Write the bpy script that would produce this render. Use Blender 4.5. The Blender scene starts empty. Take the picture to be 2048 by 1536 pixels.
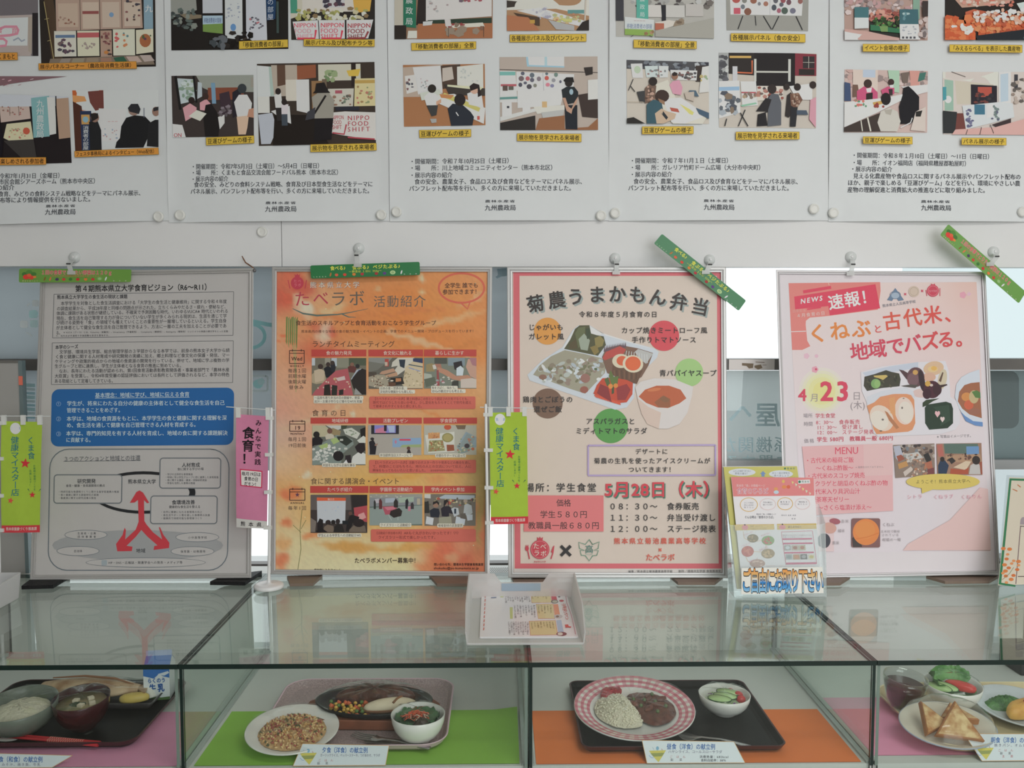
import bpy, math, random, unicodedata
from mathutils import Vector, Matrix, Euler
from mathutils.geometry import tessellate_polygon

# ---------------------------------------------------------------- camera, world, lights, exposure
SC = bpy.context.scene
COL = SC.collection
FPX = 1700.0                      # focal length in pixels of the 2048 x 1536 frame
EYE = Vector((0.0, 0.0, 1.478))   # eye height
cam_data = bpy.data.cameras.new('camera')
cam_data.sensor_width = 36.0
cam_data.lens = FPX / 2048.0 * 36.0
cam_data.clip_start = 0.02
camera = bpy.data.objects.new('camera', cam_data)
camera.location = EYE
camera.rotation_euler = (math.radians(90 - 3.47), 0.0, math.radians(-0.8))
COL.objects.link(camera)
SC.camera = camera
CAMR = camera.rotation_euler.to_matrix()

world = bpy.data.worlds.new('overcast_sky')
SC.world = world
world.use_nodes = True
bg = world.node_tree.nodes['Background']
bg.inputs['Color'].default_value = (0.97, 0.99, 1.0, 1)
bg.inputs['Strength'].default_value = 1.5

def area(name, loc, size, power, color, rot=(0, 0, 0)):
    d = bpy.data.lights.new(name, 'AREA')
    d.shape = 'RECTANGLE'
    d.size, d.size_y = size
    d.energy = power
    d.color = color
    o = bpy.data.objects.new(name, d)
    o.location = loc
    o.rotation_euler = rot
    COL.objects.link(o)
    return o

# fluorescent ceiling lamps of the hall and an unseen area light added for soft frontal fill
area('ceiling_lamp_near', (0.9, 0.2, 2.72), (1.3, 0.35), 15.0, (1.0, 0.98, 0.94))
area('ceiling_lamp_rear', (1.2, -1.4, 2.72), (1.3, 0.35), 11.0, (1.0, 0.98, 0.95))
area('frontal_fill_light', (1.3, -2.3, 1.75), (2.4, 1.7), 42.0, (0.95, 0.98, 1.0), (math.radians(90), 0, 0))

SC.view_settings.view_transform = 'Standard'
SC.view_settings.look = 'None'
SC.view_settings.exposure = 0.0
SC.view_settings.gamma = 1.0
SC.view_settings.use_curve_mapping = False

SC.cycles.transparent_max_bounces = 48      # many panes of clear glass stand one behind another

# ---------------------------------------------------------------- pixel rays and planes
def ray(px, py):
    return CAMR @ Vector(((px - 1024.0) / FPX, -(py - 768.0) / FPX, -1.0))

def onplane(px, py, p0, n):
    d = ray(px, py)
    return EYE + d * ((p0 - EYE).dot(n) / d.dot(n))

def onY(px, py, Y):
    d = ray(px, py)
    return EYE + d * (Y / d.y)

def onZ(px, py, Z):
    d = ray(px, py)
    return EYE + d * ((Z - EYE.z) / d.z)

ZT = 0.95          # top of the glass cases
ZF = 0.775         # shelf inside the glass cases
YF = 1.335         # front glass
YB = 1.845         # rear of the cases
YW = 1.90          # face of the white panel wall
YG = 1.975         # window glass

# ---------------------------------------------------------------- materials
def lin(c):
    return c / 12.92 if c <= 0.04045 else ((c + 0.055) / 1.055) ** 2.4

KSEE = 0.62        # how bright a white sheet reads in this room: turns a colour as seen into the colour of the thing
def seen(h, k=1.0):
    h = h.lstrip('#')
    if len(h) == 3:
        h = ''.join(c * 2 for c in h)
    c = [lin(int(h[i:i + 2], 16) / 255.0) / (KSEE * k) for i in (0, 2, 4)]
    g = 0.3 * c[0] + 0.59 * c[1] + 0.11 * c[2]
    return tuple(min(0.88, max(0.004, x + (g - x) * 0.08)) for x in c)

MATS = {}
def mat(name, col, rough=0.5, spec=0.5, metal=0.0, noise=0.0, nscale=40.0, col2=None, bump=0.0, bscale=None, trans=0.0, sss=0.0):
    if name in MATS:
        return MATS[name]
    m = bpy.data.materials.new(name)
    m.use_nodes = True
    nt = m.node_tree
    b = nt.nodes['Principled BSDF']
    c = seen(col) if isinstance(col, str) else col
    b.inputs['Base Color'].default_value = (*c, 1)
    b.inputs['Roughness'].default_value = rough
    b.inputs['Specular IOR Level'].default_value = spec
    b.inputs['Metallic'].default_value = metal
    if trans:
        b.inputs['Transmission Weight'].default_value = trans
    tc = nt.nodes.new('ShaderNodeTexCoord')
    if noise or col2:
        n = nt.nodes.new('ShaderNodeTexNoise')
        n.inputs['Scale'].default_value = nscale
        n.inputs['Detail'].default_value = 5
        nt.links.new(tc.outputs['Object'], n.inputs['Vector'])
        r = nt.nodes.new('ShaderNodeValToRGB')
        c2 = (seen(col2) if isinstance(col2, str) else col2) if col2 else tuple(x * (1 - noise) for x in c)
        r.color_ramp.elements[0].position = 0.36
        r.color_ramp.elements[1].position = 0.64
        r.color_ramp.elements[0].color = (*c2, 1)
        r.color_ramp.elements[1].color = (*c, 1)
        nt.links.new(n.outputs['Fac'], r.inputs['Fac'])
        nt.links.new(r.outputs['Color'], b.inputs['Base Color'])
    if bump:
        n2 = nt.nodes.new('ShaderNodeTexNoise')
        n2.inputs['Scale'].default_value = bscale or nscale
        n2.inputs['Detail'].default_value = 4
        nt.links.new(tc.outputs['Object'], n2.inputs['Vector'])
        bp = nt.nodes.new('ShaderNodeBump')
        bp.inputs['Strength'].default_value = bump
        bp.inputs['Distance'].default_value = 0.004
        nt.links.new(n2.outputs['Fac'], bp.inputs['Height'])
        nt.links.new(bp.outputs['Normal'], b.inputs['Normal'])
    MATS[name] = m
    return m

def glass_mat(name, tint=(0.93, 0.97, 0.95), rough=0.0, f0=0.04, milk=0.0, milkcol=(0.8, 0.8, 0.8), gain=1.0):
    """thin clear sheet: lets light through tinted, mirrors more towards grazing angles"""
    if name in MATS:
        return MATS[name]
    m = bpy.data.materials.new(name)
    m.use_nodes = True
    nt = m.node_tree
    nt.nodes.clear()
    out = nt.nodes.new('ShaderNodeOutputMaterial')
    tr = nt.nodes.new('ShaderNodeBsdfTransparent')
    tr.inputs['Color'].default_value = (*tint, 1)
    gl = nt.nodes.new('ShaderNodeBsdfGlossy')
    gl.inputs['Roughness'].default_value = rough
    gl.inputs['Color'].default_value = (0.95, 1.0, 0.97, 1)
    lw = nt.nodes.new('ShaderNodeLayerWeight')
    lw.inputs['Blend'].default_value = 0.5
    pw = nt.nodes.new('ShaderNodeMath'); pw.operation = 'POWER'
    nt.links.new(lw.outputs['Facing'], pw.inputs[0]); pw.inputs[1].default_value = 5.0
    ma = nt.nodes.new('ShaderNodeMath'); ma.operation = 'MULTIPLY_ADD'
    nt.links.new(pw.outputs[0], ma.inputs[0]); ma.inputs[1].default_value = (1 - f0) * gain; ma.inputs[2].default_value = f0
    mx = nt.nodes.new('ShaderNodeMixShader')
    nt.links.new(ma.outputs[0], mx.inputs['Fac'])
    nt.links.new(tr.outputs[0], mx.inputs[1])
    nt.links.new(gl.outputs[0], mx.inputs[2])
    last = mx
    if milk:
        df = nt.nodes.new('ShaderNodeBsdfDiffuse')
        df.inputs['Color'].default_value = (*milkcol, 1)
        tl = nt.nodes.new('ShaderNodeBsdfTranslucent')
        tl.inputs['Color'].default_value = (*milkcol, 1)
        m1 = nt.nodes.new('ShaderNodeMixShader'); m1.inputs['Fac'].default_value = 0.35
        nt.links.new(df.outputs[0], m1.inputs[1]); nt.links.new(tl.outputs[0], m1.inputs[2])
        m2 = nt.nodes.new('ShaderNodeMixShader'); m2.inputs['Fac'].default_value = milk
        nt.links.new(mx.outputs[0], m2.inputs[1]); nt.links.new(m1.outputs[0], m2.inputs[2])
        last = m2
    nt.links.new(last.outputs[0], out.inputs['Surface'])
    MATS[name] = m
    return m

def print_mat(name, rough=0.55, spec=0.25):
    """printing ink on paper: the colour is the print's own, kept per corner of the mesh"""
    if name in MATS:
        return MATS[name]
    m = bpy.data.materials.new(name)
    m.use_nodes = True
    nt = m.node_tree
    b = nt.nodes['Principled BSDF']
    a = nt.nodes.new('ShaderNodeVertexColor')
    a.layer_name = 'ink'
    nt.links.new(a.outputs['Color'], b.inputs['Base Color'])
    b.inputs['Roughness'].default_value = rough
    b.inputs['Specular IOR Level'].default_value = spec
    MATS[name] = m
    return m

# ---------------------------------------------------------------- objects
def tag(o, label=None, cat=None, group=None, kind=None):
    if label: o['label'] = label
    if cat: o['category'] = cat
    if group: o['group'] = group
    if kind: o['kind'] = kind
    return o

def thing(name, label, cat, loc=(0, 0, 0), group=None, kind=None):
    o = bpy.data.objects.new(name, None)
    o.empty_display_size = 0.02
    o.location = loc
    COL.objects.link(o)
    return tag(o, label, cat, group, kind)

def world_loc(o):
    return Vector(o.location) if o.parent is None else world_loc(o.parent) + o.matrix_parent_inverse.translation + o.location

def link(name, me, parent=None):
    o = bpy.data.objects.new(name, me)
    COL.objects.link(o)
    if parent is not None:
        o.parent = parent
        o.matrix_parent_inverse = Matrix.Translation(-world_loc(parent))
    return o

def copy_tree(o, shift, parent=None):
    c = o.copy()
    COL.objects.link(c)
    if parent is None:
        c.location = o.location + Vector(shift)
    else:
        inv = o.matrix_parent_inverse.copy()
        c.parent = parent
        c.matrix_parent_inverse = inv
    for ch in [x for x in COL.objects if x.parent == o]:
        copy_tree(ch, shift, c)
    return c

class MB:
    """collects shapes in world coordinates and links them as ONE mesh object"""
    def __init__(self):
        self.v, self.f, self.mi, self.sm = [], [], [], []

    def add(self, verts, faces, mi=0, smooth=False, M=None):
        b = len(self.v)
        for p in verts:
            p = Vector(p)
            self.v.append(M @ p if M is not None else p)
        for f in faces:
            self.f.append([b + i for i in f])
            self.mi.append(mi)
            self.sm.append(smooth)
        return self

    def box(self, lo, hi, mi=0, M=None, mis=None):
        x0, y0, z0 = lo; x1, y1, z1 = hi
        v = [(x0, y0, z0), (x1, y0, z0), (x1, y1, z0), (x0, y1, z0), (x0, y0, z1), (x1, y0, z1), (x1, y1, z1), (x0, y1, z1)]
        f = [(0, 3, 2, 1), (4, 5, 6, 7), (0, 1, 5, 4), (1, 2, 6, 5), (2, 3, 7, 6), (3, 0, 4, 7)]  # bottom top front right back left
        for k, q in enumerate(f):
            self.add([v[i] for i in q], [(0, 1, 2, 3)], mis[k] if mis else mi, M=M)
        return self

    def rbox(self, lo, hi, r, mi=0, M=None, seg=4, smooth=False):
        """box with rounded upright edges and chamfered top and bottom"""
        x0, y0, z0 = lo; x1, y1, z1 = hi
        c = min(r * 0.35, (z1 - z0) * 0.3)
        rings = []
        for z, ins in ((z0, c), (z0 + c, 0), (z1 - c, 0), (z1, c)):
            rings.append([(x, y, z) for x, y in rrect(x0 + ins, y0 + ins, x1 - ins, y1 - ins, max(r - ins, 0.0002), seg)])
        return self.loft(rings, mi, True, True, M, smooth)

    def loft(self, rings, mi=0, cap0=False, cap1=False, M=None, smooth=True, closed=True):
        n = len(rings[0])
        v = [p for r in rings for p in r]
        f = []
        for k in range(len(rings) - 1):
            for i in range(n if closed else n - 1):
                j = (i + 1) % n
                f.append((k * n + i, k * n + j, (k + 1) * n + j, (k + 1) * n + i))
        self.add(v, f, mi, smooth, M)
        if cap0: self.add(rings[0], [tuple(range(n))[::-1]], mi, False, M)
        if cap1: self.add(rings[-1], [tuple(range(n))], mi, False, M)
        return self

    def lathe(self, prof, seg=40, mi=0, M=None, sx=1.0, sy=1.0, smooth=True, mis=None):
        rings = [[(r * sx * math.cos(2 * math.pi * i / seg), r * sy * math.sin(2 * math.pi * i / seg), z) for i in range(seg)] for r, z in prof]
        if mis is None:
            return self.loft(rings, mi, False, False, M, smooth)
        for k in range(len(rings) - 1):
            self.loft(rings[k:k + 2], mis[k], False, False, M, smooth)
        return self

    def tube(self, pts, r, seg=8, mi=0, taper=None, caps=True):
        pts = [Vector(p) for p in pts]
        rings = []
        for i, p in enumerate(pts):
            t = (pts[min(i + 1, len(pts) - 1)] - pts[max(i - 1, 0)]).normalized()
            a = t.orthogonal().normalized() if i == 0 else (a - t * a.dot(t)).normalized()
            b = t.cross(a)
            rr = r if taper is None else r * taper[i]
            rings.append([p + (a * math.cos(2 * math.pi * k / seg) + b * math.sin(2 * math.pi * k / seg)) * rr for k in range(seg)])
        return self.loft(rings, mi, caps, caps)

    def ball(self, c, rx, ry, rz, mi=0, seg=14, rings=9, M=None, jit=0.0, rnd=None):
        pr = []
        for k in range(rings + 1):
            a = -math.pi / 2 + math.pi * k / rings
            ring = []
            for i in range(seg):
                b = 2 * math.pi * i / seg
                s = 1.0 + (rnd.uniform(-jit, jit) if jit and 0 < k < rings else 0)
                ring.append((c[0] + rx * s * math.cos(a) * math.cos(b), c[1] + ry * s * math.cos(a) * math.sin(b), c[2] + rz * s * math.sin(a)))
            pr.append(ring)
        return self.loft(pr, mi, False, False, M, True)

    def prism(self, pts, z0, z1, mi=0, M=None, mtop=None):
        n = len(pts)
        self.loft([[(x, y, z0) for x, y in pts], [(x, y, z1) for x, y in pts]], mi, True, False, M, False)
        return self.add([(x, y, z1) for x, y in pts], [tuple(range(n))], mi if mtop is None else mtop, False, M)

    def build(self, name, mats, parent=None):
        me = bpy.data.meshes.new(name)
        me.from_pydata([tuple(p) for p in self.v], [], self.f)
        for m in (mats if isinstance(mats, (list, tuple)) else [mats]):
            me.materials.append(m)
        me.polygons.foreach_set('material_index', self.mi)
        me.polygons.foreach_set('use_smooth', self.sm)
        me.update()
        return link(name, me, parent)

def rrect(x0, y0, x1, y1, r, seg=5):
    p = []
    for cx, cy, a0 in ((x1 - r, y0 + r, -90), (x1 - r, y1 - r, 0), (x0 + r, y1 - r, 90), (x0 + r, y0 + r, 180)):
        for k in range(seg + 1):
            a = math.radians(a0 + 90.0 * k / seg)
            p.append((cx + r * math.cos(a), cy + r * math.sin(a)))
    return p

# ---------------------------------------------------------------- printed surfaces
_fc = bpy.data.curves.new('glyph', 'FONT')
_fc.fill_mode = 'FRONT'
_fc.resolution_u = 2
_fo = bpy.data.objects.new('glyph', _fc)
_GL = {}
def glyph(ch, w):
    """outline of one character; w thickens its strokes"""
    key = (ch, w)
    if key not in _GL:
        if w:
            v0, f0 = glyph(ch, 0.0)
            n = 2 if w < 0.014 else (4 if w < 0.04 else 10)
            v, f = [], []
            for k in range(n):
                a = math.pi * 2 * k / n + (0 if n == 2 else math.pi / 4 if n == 4 else 0)
                b = len(v)
                v += [(p[0] + w * math.cos(a), p[1] + w * math.sin(a), k) for p in v0]
                f += [tuple(b + i for i in q) for q in f0]
            _GL[key] = (v, f)
        else:
            _fc.body = ch
            me = _fo.to_mesh()
            _GL[key] = ([(p.co.x, p.co.y, 0) for p in me.vertices], [tuple(p.vertices) for p in me.polygons])
            _fo.to_mesh_clear()
    return _GL[key]

_ADV = {}
def advance(ch):
    if ch == ' ': return 0.3
    if ch == '　': return 1.0
    if ch not in _ADV:
        if unicodedata.east_asian_width(ch) in 'WF':
            _ADV[ch] = 1.0
        else:
            xs = [p[0] for p in glyph(ch, 0.0)[0]] or [0, 0.5]
            _fc.body = ch + ch
            me = _fo.to_mesh()
            x2 = max([v.co.x for v in me.vertices] or [1.0])
            _fo.to_mesh_clear()
            _ADV[ch] = max(0.2, x2 - max(xs)) if unicodedata.east_asian_width(ch) != 'A' or ch in '×♪♡・' else 1.0
            if ch in '・※①②③～〜': _ADV[ch] = 1.0
    return _ADV[ch]

def plane_surf(p0, n):
    n = n.normalized()
    return lambda px, py, off: onplane(px, py, p0 + n * off, n)

def clip_poly(pts, lo=0.0, hi=100.0):
    for ax, val, keep_less in ((0, lo, False), (0, hi, True), (1, lo, False), (1, hi, True)):
        out = []
        ins = lambda p: p[ax] <= val + 1e-9 if keep_less else p[ax] >= val - 1e-9
        for i, a in enumerate(pts):
            b = pts[(i + 1) % len(pts)]
            if ins(a):
                out.append(a)
            if ins(a) != ins(b):
                t = (val - a[ax]) / (b[ax] - a[ax])
                out.append((a[0] + (b[0] - a[0]) * t, a[1] + (b[1] - a[1]) * t))
        pts = out
        if len(pts) < 3:
            return []
    return pts

class Canvas:
    """prints flat shapes and lettering onto one real sheet; coordinates are measured on the sheet as the camera sees it"""
    STEP = 6e-6
    def __init__(self, surf, parent, ink='ink_on_paper', k=1.0, sub=None, base=2.5e-4, xf=None):
        self.surf, self.parent, self.ink, self.k, self.sub = surf, parent, ink, k, sub
        if sub: self.STEP = 3e-5
        self.base, self.n, self.parts, self.cur, self.xf, self.peak = base, 0, {}, None, xf, 0

    def part(self, name):
        """opens a new mesh; repeated names make separate meshes"""
        self.n = max(self.n, self.peak)
        self.cur = {'name': name, 'v': [], 'f': [], 'c': []}
        self.parts.setdefault(len(self.parts), self.cur)
        return self

    def _emit(self, pts, faces, cols):
        off = self.base + self.n * self.STEP
        b = len(self.cur['v'])
        top = 0
        for p in pts:
            lv = p[2] if len(p) > 2 else 0
            top = max(top, lv)
            if self.xf: p = self.xf(p)
            self.cur['v'].append(self.surf(p[0], p[1], off + lv * self.STEP))
        self.peak = max(self.peak, self.n + top)
        for f in faces:
            self.cur['f'].append([b + i for i in f])
        self.cur['c'] += cols

    def poly(self, pts, col, layer=True):
        if layer: self.n += 1
        c = seen(col, self.k) if isinstance(col, str) else col
        if len(pts) == 4 and self.sub:
            a, b_, c_, d = pts
            nx = max(1, int(math.hypot(b_[0] - a[0], b_[1] - a[1]) / self.sub)); ny = max(1, int(math.hypot(d[0] - a[0], d[1] - a[1]) / self.sub))
            g = []
            for j in range(ny + 1):
                for i in range(nx + 1):
                    u, v = i / nx, j / ny
                    g.append(tuple((a[k] * (1 - u) + b_[k] * u) * (1 - v) + (d[k] * (1 - u) + c_[k] * u) * v for k in (0, 1)))
            f = [(j * (nx + 1) + i, j * (nx + 1) + i + 1, (j + 1) * (nx + 1) + i + 1, (j + 1) * (nx + 1) + i) for j in range(ny) for i in range(nx)]
            self._emit(g, f, [c] * len(g))
        elif len(pts) > 4:
            tri = tessellate_polygon([[Vector((p[0], p[1], 0)) for p in pts]])
            self._emit(pts, [tuple(t) for t in tri], [c] * len(pts))
        else:
            self._emit(pts, [tuple(range(len(pts)))], [c] * len(pts))
        return self

    def rect(self, x0, y0, x1, y1, col):
        return self.poly([(x0, y0), (x1, y0), (x1, y1), (x0, y1)], col)

    def rr(self, x0, y0, x1, y1, r, col, sk=0.0):
        """rounded rectangle; sk moves the lower edge sideways"""
        return self.poly([(x + sk * (y - y0) / (y1 - y0), y) for x, y in rrect(x0, y0, x1, y1, r, 5)], col)

    def ell(self, cx, cy, rx, ry, col, n=28, rot=0.0):
        ca, sa = math.cos(math.radians(rot)), math.sin(math.radians(rot))
        p = []
        for i in range(n):
            a = 2 * math.pi * i / n
            x, y = rx * math.cos(a), ry * math.sin(a)
            p.append((cx + x * ca - y * sa, cy + x * sa + y * ca))
        return self.poly(p, col)

    def ring(self, cx, cy, rx, ry, w, col, n=40, a0=0.0, a1=360.0):
        self.n += 1
        c = seen(col, self.k)
        p = []
        for i in range(n + 1):
            a = math.radians(a0 + (a1 - a0) * i / n)
            p.append((cx + rx * math.cos(a), cy + ry * math.sin(a)))
            p.append((cx + (rx - w) * math.cos(a), cy + (ry - w) * math.sin(a)))
        self._emit(p, [(2 * i, 2 * i + 2, 2 * i + 3, 2 * i + 1) for i in range(n)], [c] * len(p))
        return self

    def line(self, pts, w, col, layer=True):
        if layer: self.n += 1
        c = seen(col, self.k)
        w = w if isinstance(w, (list, tuple)) else [w] * len(pts)
        L, R = [], []
        for i, p in enumerate(pts):
            a = pts[max(i - 1, 0)]; b = pts[min(i + 1, len(pts) - 1)]
            dx, dy = b[0] - a[0], b[1] - a[1]
            m = math.hypot(dx, dy) or 1
            nx, ny = -dy / m * w[i] / 2, dx / m * w[i] / 2
            L.append((p[0] + nx, p[1] + ny)); R.append((p[0] - nx, p[1] - ny))
        self._emit(L + R, [(i, i + 1, len(pts) + i + 1, len(pts) + i) for i in range(len(pts) - 1)], [c] * (2 * len(pts)))
        return self

    def frame(self, pts, w, col):
        """closed outline"""
        self.n += 1
        for i, p in enumerate(pts):
            self.line([p, pts[(i + 1) % len(pts)]], w, col, False)
        return self

    def rrframe(self, x0, y0, x1, y1, r, w, col, sk=0.0):
        p = [(x + sk * (y - y0) / (y1 - y0), y) for x, y in rrect(x0, y0, x1, y1, r, 6)]
        return self.line(p + [p[0], p[1]], w, col)

    def text(self, x0, y0, x1, y1, h, s, col, w=0.0, ys=1.0, slant=0.0, shadow=None, fit=True):
        """one line of lettering: (x0, y0) - (x1, y1) is its middle line, h the em height"""
        if shadow:
            sx, sy, sc = shadow
            self.text(x0 + sx, y0 + sy, x1 + sx, y1 + sy, h, s, sc, w, ys, slant)
        self.n += 1
        c = seen(col, self.k)
        L = math.hypot(x1 - x0, y1 - y0)
        ux, uy = (x1 - x0) / L, (y1 - y0) / L
        tot = sum(advance(ch) for ch in s)
        sp = 0.0; xs = h
        if tot * h > L: xs = L / tot
        elif len(s) > 1 and fit: sp = (L - tot * h) / (len(s) - 1 + 1e-9)
        x = 0.0
        for ch in s:
            if ch not in ' 　':
                v, f = glyph(ch, w)
                p = []
                for gx, gy, lv in v:
                    a = x + gx * xs + (gy - 0.38) * h * slant
                    b = (gy - 0.38) * h * ys
                    p.append((x0 + ux * a + uy * b, y0 + uy * a - ux * b, lv))
                self._emit(p, f, [c] * len(p))
            x += advance(ch) * xs + sp
        if w: self.n = max(self.n, self.peak)
        return self

    def vtext(self, x, y0, y1, h, s, col, w=0.0, dx=0.0):
        self.n += 1
        c = seen(col, self.k)
        st = (y1 - y0) / len(s)
        for i, ch in enumerate(s):
            cy = y0 + st * (i + 0.5)
            cx = x + dx * (i + 0.5) / len(s)
            v, f = glyph(ch, w)
            a = advance(ch)
            q = min(h, st * 1.05)
            if ch in 'ー〜':
                p = [(cx + (gy - 0.38) * h, cy + (gx - 0.5) * q, lv) for gx, gy, lv in v]
            else:
                p = [(cx + (gx - a / 2) * h, cy - (gy - 0.38) * q, lv) for gx, gy, lv in v]
            self._emit(p, f, [c] * len(p))
        if w: self.n = max(self.n, self.peak)
        return self

    def char(self, cx, cy, h, ch, col, w=0.0, rot=0.0, xs=1.0):
        self.n += 1
        c = seen(col, self.k)
        v, f = glyph(ch, w)
        a = advance(ch)
        ca, sa = math.cos(math.radians(rot)), math.sin(math.radians(rot))
        p = []
        for gx, gy, lv in v:
            x, y = (gx - a / 2) * h * xs, -(gy - 0.38) * h
            p.append((cx + x * ca - y * sa, cy + x * sa + y * ca, lv))
        self._emit(p, f, [c] * len(p))
        self.n = max(self.n, self.peak)
        return self

    def lattice(self, quad, rows, nx=16, ny=20, seed=1, jit=0.0, blobs=(), mottle=0.0):
        """soft wash of colours blended between the given rows of swatches"""
        self.n += 1
        rnd = random.Random(seed)
        R = [[seen(h, self.k) for h in r] for r in rows]
        def samp(u, v):
            y = v * (len(R) - 1); j = min(int(y), len(R) - 2); fy = y - j
            x = u * (len(R[0]) - 1); i = min(int(x), len(R[0]) - 2); fx = x - i
            fx, fy = fx * fx * (3 - 2 * fx), fy * fy * (3 - 2 * fy)
            return [(R[j][i][k] * (1 - fx) + R[j][i + 1][k] * fx) * (1 - fy) + (R[j + 1][i][k] * (1 - fx) + R[j + 1][i + 1][k] * fx) * fy for k in range(3)]
        a, b_, c_, d = quad
        pts, cols = [], []
        for j in range(ny + 1):
            for i in range(nx + 1):
                u, v = i / nx, j / ny
                pts.append(tuple((a[k] * (1 - u) + b_[k] * u) * (1 - v) + (d[k] * (1 - u) + c_[k] * u) * v for k in (0, 1)))
                q = 1.0 + (rnd.uniform(-jit, jit) if jit else 0)
                cc = list(samp(u, v))
                if blobs:
                    px, py = pts[-1]
                    wx = 5 * math.sin(px * .11 + py * .05) + 4 * math.sin(py * .17 - px * .07) + 3 * math.sin(px * .31 + 1.3)
                    wy = 5 * math.sin(py * .12 - px * .06 + 2) + 4 * math.sin(px * .19 + py * .09) + 3 * math.sin(py * .29)
                    for bx, by, rx, ry, rot, bc in blobs:
                        ca, sa = math.cos(math.radians(rot)), math.sin(math.radians(rot))
                        dx, dy = px + wx * .5 - bx, py + wy * .5 - by
                        if abs(dx) > 90 or abs(dy) > 90: continue
                        dd = ((dx * ca + dy * sa) / rx) ** 2 + ((dy * ca - dx * sa) / ry) ** 2
                        if dd < 6:
                            f_ = math.exp(-dd * dd * .5) * .85
                            cc = [cc[k] * (1 - f_) + bc[k] * f_ for k in range(3)]
                    q *= 1 + mottle * (math.sin(px * .23 + wx) + math.sin(py * .21 + wy)) * .5
                cols.append(tuple(min(0.9, x * q) for x in cc))
        f = [(j * (nx + 1) + i, j * (nx + 1) + i + 1, (j + 1) * (nx + 1) + i + 1, (j + 1) * (nx + 1) + i) for j in range(ny) for i in range(nx)]
        self._emit(pts, f, cols)
        return self

    def photo(self, quad, spec, seed=0, name='printed_photo'):
        """a printed photograph: quad = its four corners, spec = shapes in a 0-100 frame.
        g rows of swatches | r x y w h col | e cx cy rx ry col | p col x y ... | m cx top h w body hair skin | n x y w h count size cols | t x y x2 h text col | l col w x y ..."""
        prev = self.cur
        n0, pk = self.n, self.peak
        self.peak = n0
        if name: self.part(name)
        self.n = n0
        a, b_, c_, d = quad
        def Q(u, v):
            u, v = u / 100.0, v / 100.0
            return tuple((a[k] * (1 - u) + b_[k] * u) * (1 - v) + (d[k] * (1 - u) + c_[k] * u) * v for k in (0, 1))
        def P(pts, col):
            pts = clip_poly(pts)
            if pts: self.poly([Q(*p) for p in pts], col)
        def E(cx, cy, rx, ry, col, n=14):
            P([(cx + rx * math.cos(2 * math.pi * i / n), cy + ry * math.sin(2 * math.pi * i / n)) for i in range(n)], col)
        rnd = random.Random(seed * 7 + 3)
        qw = math.hypot(b_[0] - a[0], b_[1] - a[1]); qh = math.hypot(d[0] - a[0], d[1] - a[1])
        asp = qw / qh
        for line in spec.strip().split('\n'):
            t = line.split()
            if not t: continue
            o = t[0]
            if o == 'g':
                rows = [r.split(',') for r in t[1:]]
                self.lattice(quad, rows, 14, 12, seed, 0.05)
            elif o == 'r':
                x, y, w, h = map(float, t[1:5]); P([(x, y), (x + w, y), (x + w, y + h), (x, y + h)], t[5])
            elif o == 'e':
                E(*map(float, t[1:5]), t[5])
            elif o == 'p':
                v = list(map(float, t[2:])); P([(v[i], v[i + 1]) for i in range(0, len(v), 2)], t[1])
            elif o == 'l':
                wd = float(t[2]); v = list(map(float, t[3:])); pts = [(v[i], v[i + 1]) for i in range(0, len(v), 2)]
                self.line([Q(min(100, max(0, x)), min(100, max(0, y))) for x, y in pts], wd, t[1])
            elif o == 'm':
                cx, top, h, w = map(float, t[1:5]); body, hair, skin = t[5:8]
                hr = h * 0.13
                P([(cx - w * .28, top + hr * 1.9), (cx + w * .28, top + hr * 1.9), (cx + w * .5, top + hr * 2.9), (cx + w * .52, top + h), (cx - w * .52, top + h), (cx - w * .5, top + hr * 2.9)], body)
                E(cx, top + hr, hr / asp * 1.0, hr * 1.12, skin)
                P([(cx + hr / asp * 1.08 * math.cos(math.radians(q)), top + hr + hr * 1.15 * math.sin(math.radians(q))) for q in range(170, 371, 20)], hair)
            elif o == 'n':
                x, y, w, h = map(float, t[1:5]); cnt = int(t[5]); sz = float(t[6]); cols = t[7:]
                for _ in range(cnt):
                    px, py = x + rnd.random() * w, y + rnd.random() * h
                    s1, s2 = sz * rnd.uniform(.5, 1.2) / asp, sz * rnd.uniform(.4, 1.0)
                    ang = rnd.uniform(0, 6.28)
                    P([(px + s1 * math.cos(ang + q), py + s2 * math.sin(ang + q)) for q in (0, 1.3, 2.6, 3.9, 5.1)], rnd.choice(cols))
            elif o == 't':
                x, y, x2, h = map(float, t[1:5]); col = t[5]; s = ' '.join(t[6:])
                p, q = Q(x, y), Q(x2, y)
                self.text(p[0], p[1], q[0], q[1], h * qh / 100, s, col, 0.012)
            elif o == 'v':
                x, y, y2, h = map(float, t[1:5]); p, q = Q(x, y), Q(x, y2)
                self.vtext(p[0], p[1], q[1], h * qh / 100, t[6], t[5])
        if name: self.cur = prev
        self.peak = max(self.peak, self.n, pk)
        self.n = n0 + 1
        return self

    def build(self):
        for p in self.parts.values():
            if not p['v']: continue
            me = bpy.data.meshes.new(p['name'])
            me.from_pydata([tuple(v) for v in p['v']], [], p['f'])
            ca = me.color_attributes.new('ink', 'FLOAT_COLOR', 'POINT')
            flat = []
            for c in p['c']: flat += [c[0], c[1], c[2], 1.0]
            ca.data.foreach_set('color', flat)
            me.materials.append(print_mat(self.ink))
            me.update()
            link(p['name'], me, self.parent)
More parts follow.
